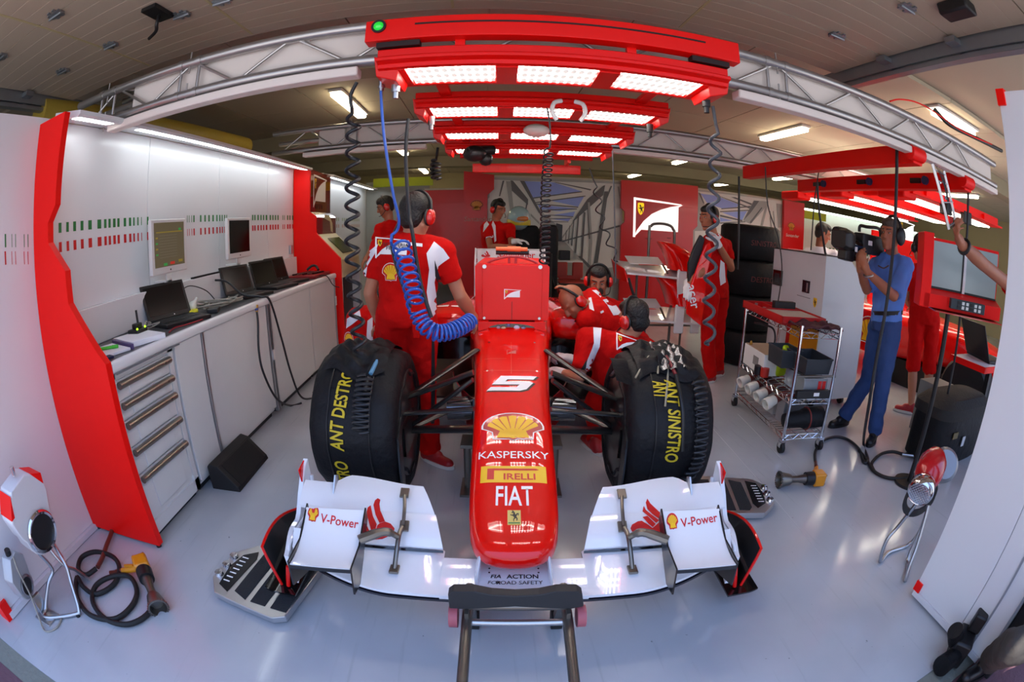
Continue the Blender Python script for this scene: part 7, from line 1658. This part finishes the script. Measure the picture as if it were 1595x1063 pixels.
for (s_, z_, w_) in ((.33, .01, .055), (.14, -.055, .03)): obj('white_sticker', BW(t).beam(lf+d*s_+up_*z_-sd*.0-V((0, .062 if s_ > .2 else .07, 0)), lf+d*(s_+w_)+up_*z_-V((0, .062 if s_ > .2 else .07, 0)), .004, .035), winkm, t)
# ---- 9 man behind the white cabinet
J = dict(pel=A(1278, 470, 4.55), nek=A(1276, 385, 4.5), hed=A(1282, 364, 4.46), shA=A(1258, 396, 4.6), shB=A(1298, 398, 4.4), elA=A(1252, 440, 4.5), elB=A(1305, 445, 4.3), wrA=A(1262, 465, 4.35), wrB=A(1300, 470, 4.3),
         hpA=A(1270, 475, 4.6), hpB=A(1286, 475, 4.5), knA=V((3.80, 4.6, .48)), knB=V((4.0, 4.5, .48)), anA=V((3.8, 4.65, .09)), anB=V((4.0, 4.55, .09)), toA=(.6, -.6, 0), toB=(.6, -.6, 0))
p9, b9, s9, t9 = person('dark haired man in a white shirt behind the white cabinet, looking down to the right', J, (.7, -.7, 0), (.85, -.4, -.35), cwhite, cnavy, skinm=skin2, eyes=True, shoes='black')
# ---- 10 person in red shorts
J = dict(pel=A(1440, 492, 2.92), nek=A(1437, 412, 2.95), hed=A(1433, 386, 2.98), shA=A(1416, 424, 3.02), shB=A(1462, 426, 2.82), elA=A(1412, 465, 3.1), elB=A(1475, 462, 2.95), wrA=A(1420, 480, 3.3), wrB=A(1470, 475, 3.2),
         hpA=A(1428, 498, 2.98), hpB=A(1452, 500, 2.86), knA=A(1422, 572, 2.94), knB=A(1447, 575, 2.86), anA=V((4.05, 2.88, .10)), anB=V((4.36, 2.86, .10)), toA=(-.55, .5, 0), toB=(.3, .7, 0))
p10, b10, s10, t10_ = person('mechanic in red shirt and red shorts, bare calves and red shoes, standing behind the cameraman', J, (.3, .9, 0), (.3, .9, -.1), cred, cred, short=True, ears=mat('ear_black', '17171a', .4))
# ---- 11 raised arm behind the right partition
J = dict(pel=V((3.5, 1.36, .95)), nek=V((3.36, 1.34, 1.46)), hed=V((3.34, 1.34, 1.64)), shA=at(1600, 470, y=1.36), shB=V((3.35, 1.16, 1.40)), elA=at(1533, 413, y=1.33), elB=V((3.25, 1.0, 1.16)), wrA=at(1497, 380, y=1.35), wrB=V((3.1, 1.0, .98)), hdA=V((-.8, 0, .6)).normalized(),
         hpA=V((3.5, 1.44, .92)), hpB=V((3.54, 1.28, .92)), knA=V((3.52, 1.42, .5)), knB=V((3.56, 1.26, .5)), anA=V((3.54, 1.42, .09)), anB=V((3.58, 1.26, .09)), toA=(-1, 0, 0), toB=(-1, 0, 0))
p11, b11, s11, t11 = person('person in red behind the right partition, only the raised bare forearm showing', J, (-1, 0, 0), (-1, 0, 0), cred, cred, skinm=skin2, hands=((.5, -.6, .4), (0, 0, -1)), curl=1.0, sleeve=.5)
obj('wrist_watch', BW(p11).tube([J['wrA'].lerp(J['elA'], .12)+V((.012*cos(q), .036*sin(q), .034*cos(q))) for q in [2*pi*k/16 for k in range(16)]], .010, 6, True), black, p11)
# ---- 12 kneeling mechanic at the left, behind the left wheel
J = dict(pel=A(556, 575, 3.05), nek=A(580, 482, 3.2), hed=A(604, 474, 3.3), shA=A(556, 497, 3.05), shB=A(604, 500, 3.35), elA=A(575, 545, 3.35), elB=A(630, 535, 3.4), wrA=A(610, 540, 3.5), wrB=A(650, 530, 3.5),
         hpA=A(548, 585, 3.0), hpB=A(570, 585, 3.12), knA=V((-.64, 3.2, .42)), knB=V((-.60, 3.38, .42)), anA=V((-.88, 3.02, .09)), anB=V((-.78, 3.22, .09)), toA=(1, .3, 0), toB=(1, .3, 0))
p12, b12, s12, t12 = person('mechanic in red crouching behind the left front wheel, mostly hidden, back to us', J, (.8, .5, -.2), (.8, .4, -.5), cred, cred)
for q_ in [(poly2([(572,500),(580,494),(580,520),(582,548),(570,548),(571,520)]), 0, 0), (poly2([(541,497),(560,484),(562,495),(540,512)]), 0, 0)]: pixdecal('side_panel', [q_], s12, cwhite, p12)
pixdecal('scallop_mark', mapquad(shell_mark(), (537, 515), (14, 3), (0, 26)), s12, [winkm, rink, yel], p12, 3)
# ---- 13 crouching photographer at the right edge of the picture
J = dict(pel=V((1.98, -.12, .42)), nek=V((1.86, -.2, .92)), hed=V((1.80, -.2, 1.10)), shA=V((1.86, -.02, .86)), shB=V((1.9, -.38, .86)), elA=V((1.68, .06, .66)), elB=V((1.7, -.4, .66)), wrA=V((1.55, -.08, .8)), wrB=V((1.56, -.3, .8)),
         hpA=V((1.98, -.02, .40)), hpB=V((1.98, -.22, .40)), knA=V((1.60, .16, .40)), knB=V((1.6, -.3, .46)), anA=V((1.92, .26, .10)), anB=V((1.92, -.3, .10)), toA=(-1, .2, 0), toB=(-1, -.1, 0))
p13, b13, s13, t13 = person('crouching photographer in dark grey trousers at the lower right corner, cut off by the edge', J, (-1, 0, 0), (-1, .1, -.1), cblack, cgrey, skinm=skin2, shoes='black')
t = thing('photo_camera', 'black photo camera with lenses on the floor at the foot of the right partition', 'camera', tuple(at(1500, 1005, z=0)))
c = at(1497, 1005, z=.075)
obj('camera_body', BW(t).box(c-V((.075, .05, .07)), c+V((.075, .05, .06)), rz(.5)), black, t, bev=.012)
obj('lens', BW(t).cyl(c+V((-.03, .03, .02)), c+V((-.10, .05, .10)), .042, .038, 20), nylon, t); obj('lens', BW(t).cyl(c+V((-.05, -.02, -.02)), c+V((-.16, -.02, -.02)), .045, .05, 20), nylon, t); obj('flash_unit', BW(t).box(c+V((.02, -.03, .06)), c+V((.09, .04, .15)), rz(.4)), black, t, bev=.01)
# ================================================================ LIGHT AND CAMERA
sc = bpy.context.scene
w = bpy.data.worlds.new('daylight'); sc.world = w; w.use_nodes = True
nt = w.node_tree; bg = nt.nodes['Background']
tc = nt.nodes.new('ShaderNodeTexCoord'); sp = nt.nodes.new('ShaderNodeSeparateXYZ'); rp = nt.nodes.new('ShaderNodeValToRGB')
nt.links.new(tc.outputs['Generated'], sp.inputs['Vector'])
rp.color_ramp.elements[0].position = 0.0; rp.color_ramp.elements[0].color = lin('b8bcc4')
rp.color_ramp.elements[1].position = .5; rp.color_ramp.elements[1].color = lin('a6c4ff')
nt.links.new(sp.outputs['Z'], rp.inputs['Fac']); nt.links.new(rp.outputs['Color'], bg.inputs['Color'])
bg.inputs['Strength'].default_value = 1.75
sl = bpy.data.lights.new('sun', 'SUN'); sl.energy = 7; sl.angle = radians(.6); sl.color = (1, .95, .88)
so_ = bpy.data.objects.new('sun', sl); COL.objects.link(so_); so_.location = (-4, -8, 9); so_.rotation_euler = (0, radians(-32), 0)
cd = bpy.data.cameras.new('camera'); cam = bpy.data.objects.new('camera', cd); COL.objects.link(cam)
cd.type = 'PANO'; cd.sensor_fit = 'HORIZONTAL'; cd.sensor_width = 36; cd.sensor_height = 24; cd.lens = 10
cd.panorama_type = 'FISHEYE_EQUISOLID'; cd.fisheye_lens = FPX*36/1595; cd.fisheye_fov = radians(200)
cd.clip_start = .02; cd.clip_end = 200
R = M((CR, CU, -_fw)).transposed()
cam.matrix_world = M.Translation((0, 0, HC)) @ R.to_4x4()
sc.camera = cam
vs = sc.view_settings; vs.view_transform = 'Standard'; vs.look = 'None'; vs.gamma = 1; vs.exposure = .5; vs.use_curve_mapping = False
sc.cycles.use_denoising = True
sc.cycles.max_bounces = 7; sc.cycles.diffuse_bounces = 4; sc.cycles.glossy_bounces = 4
sc.cycles.sample_clamp_indirect = 6
sc.cycles.caustics_reflective = False; sc.cycles.caustics_refractive = False
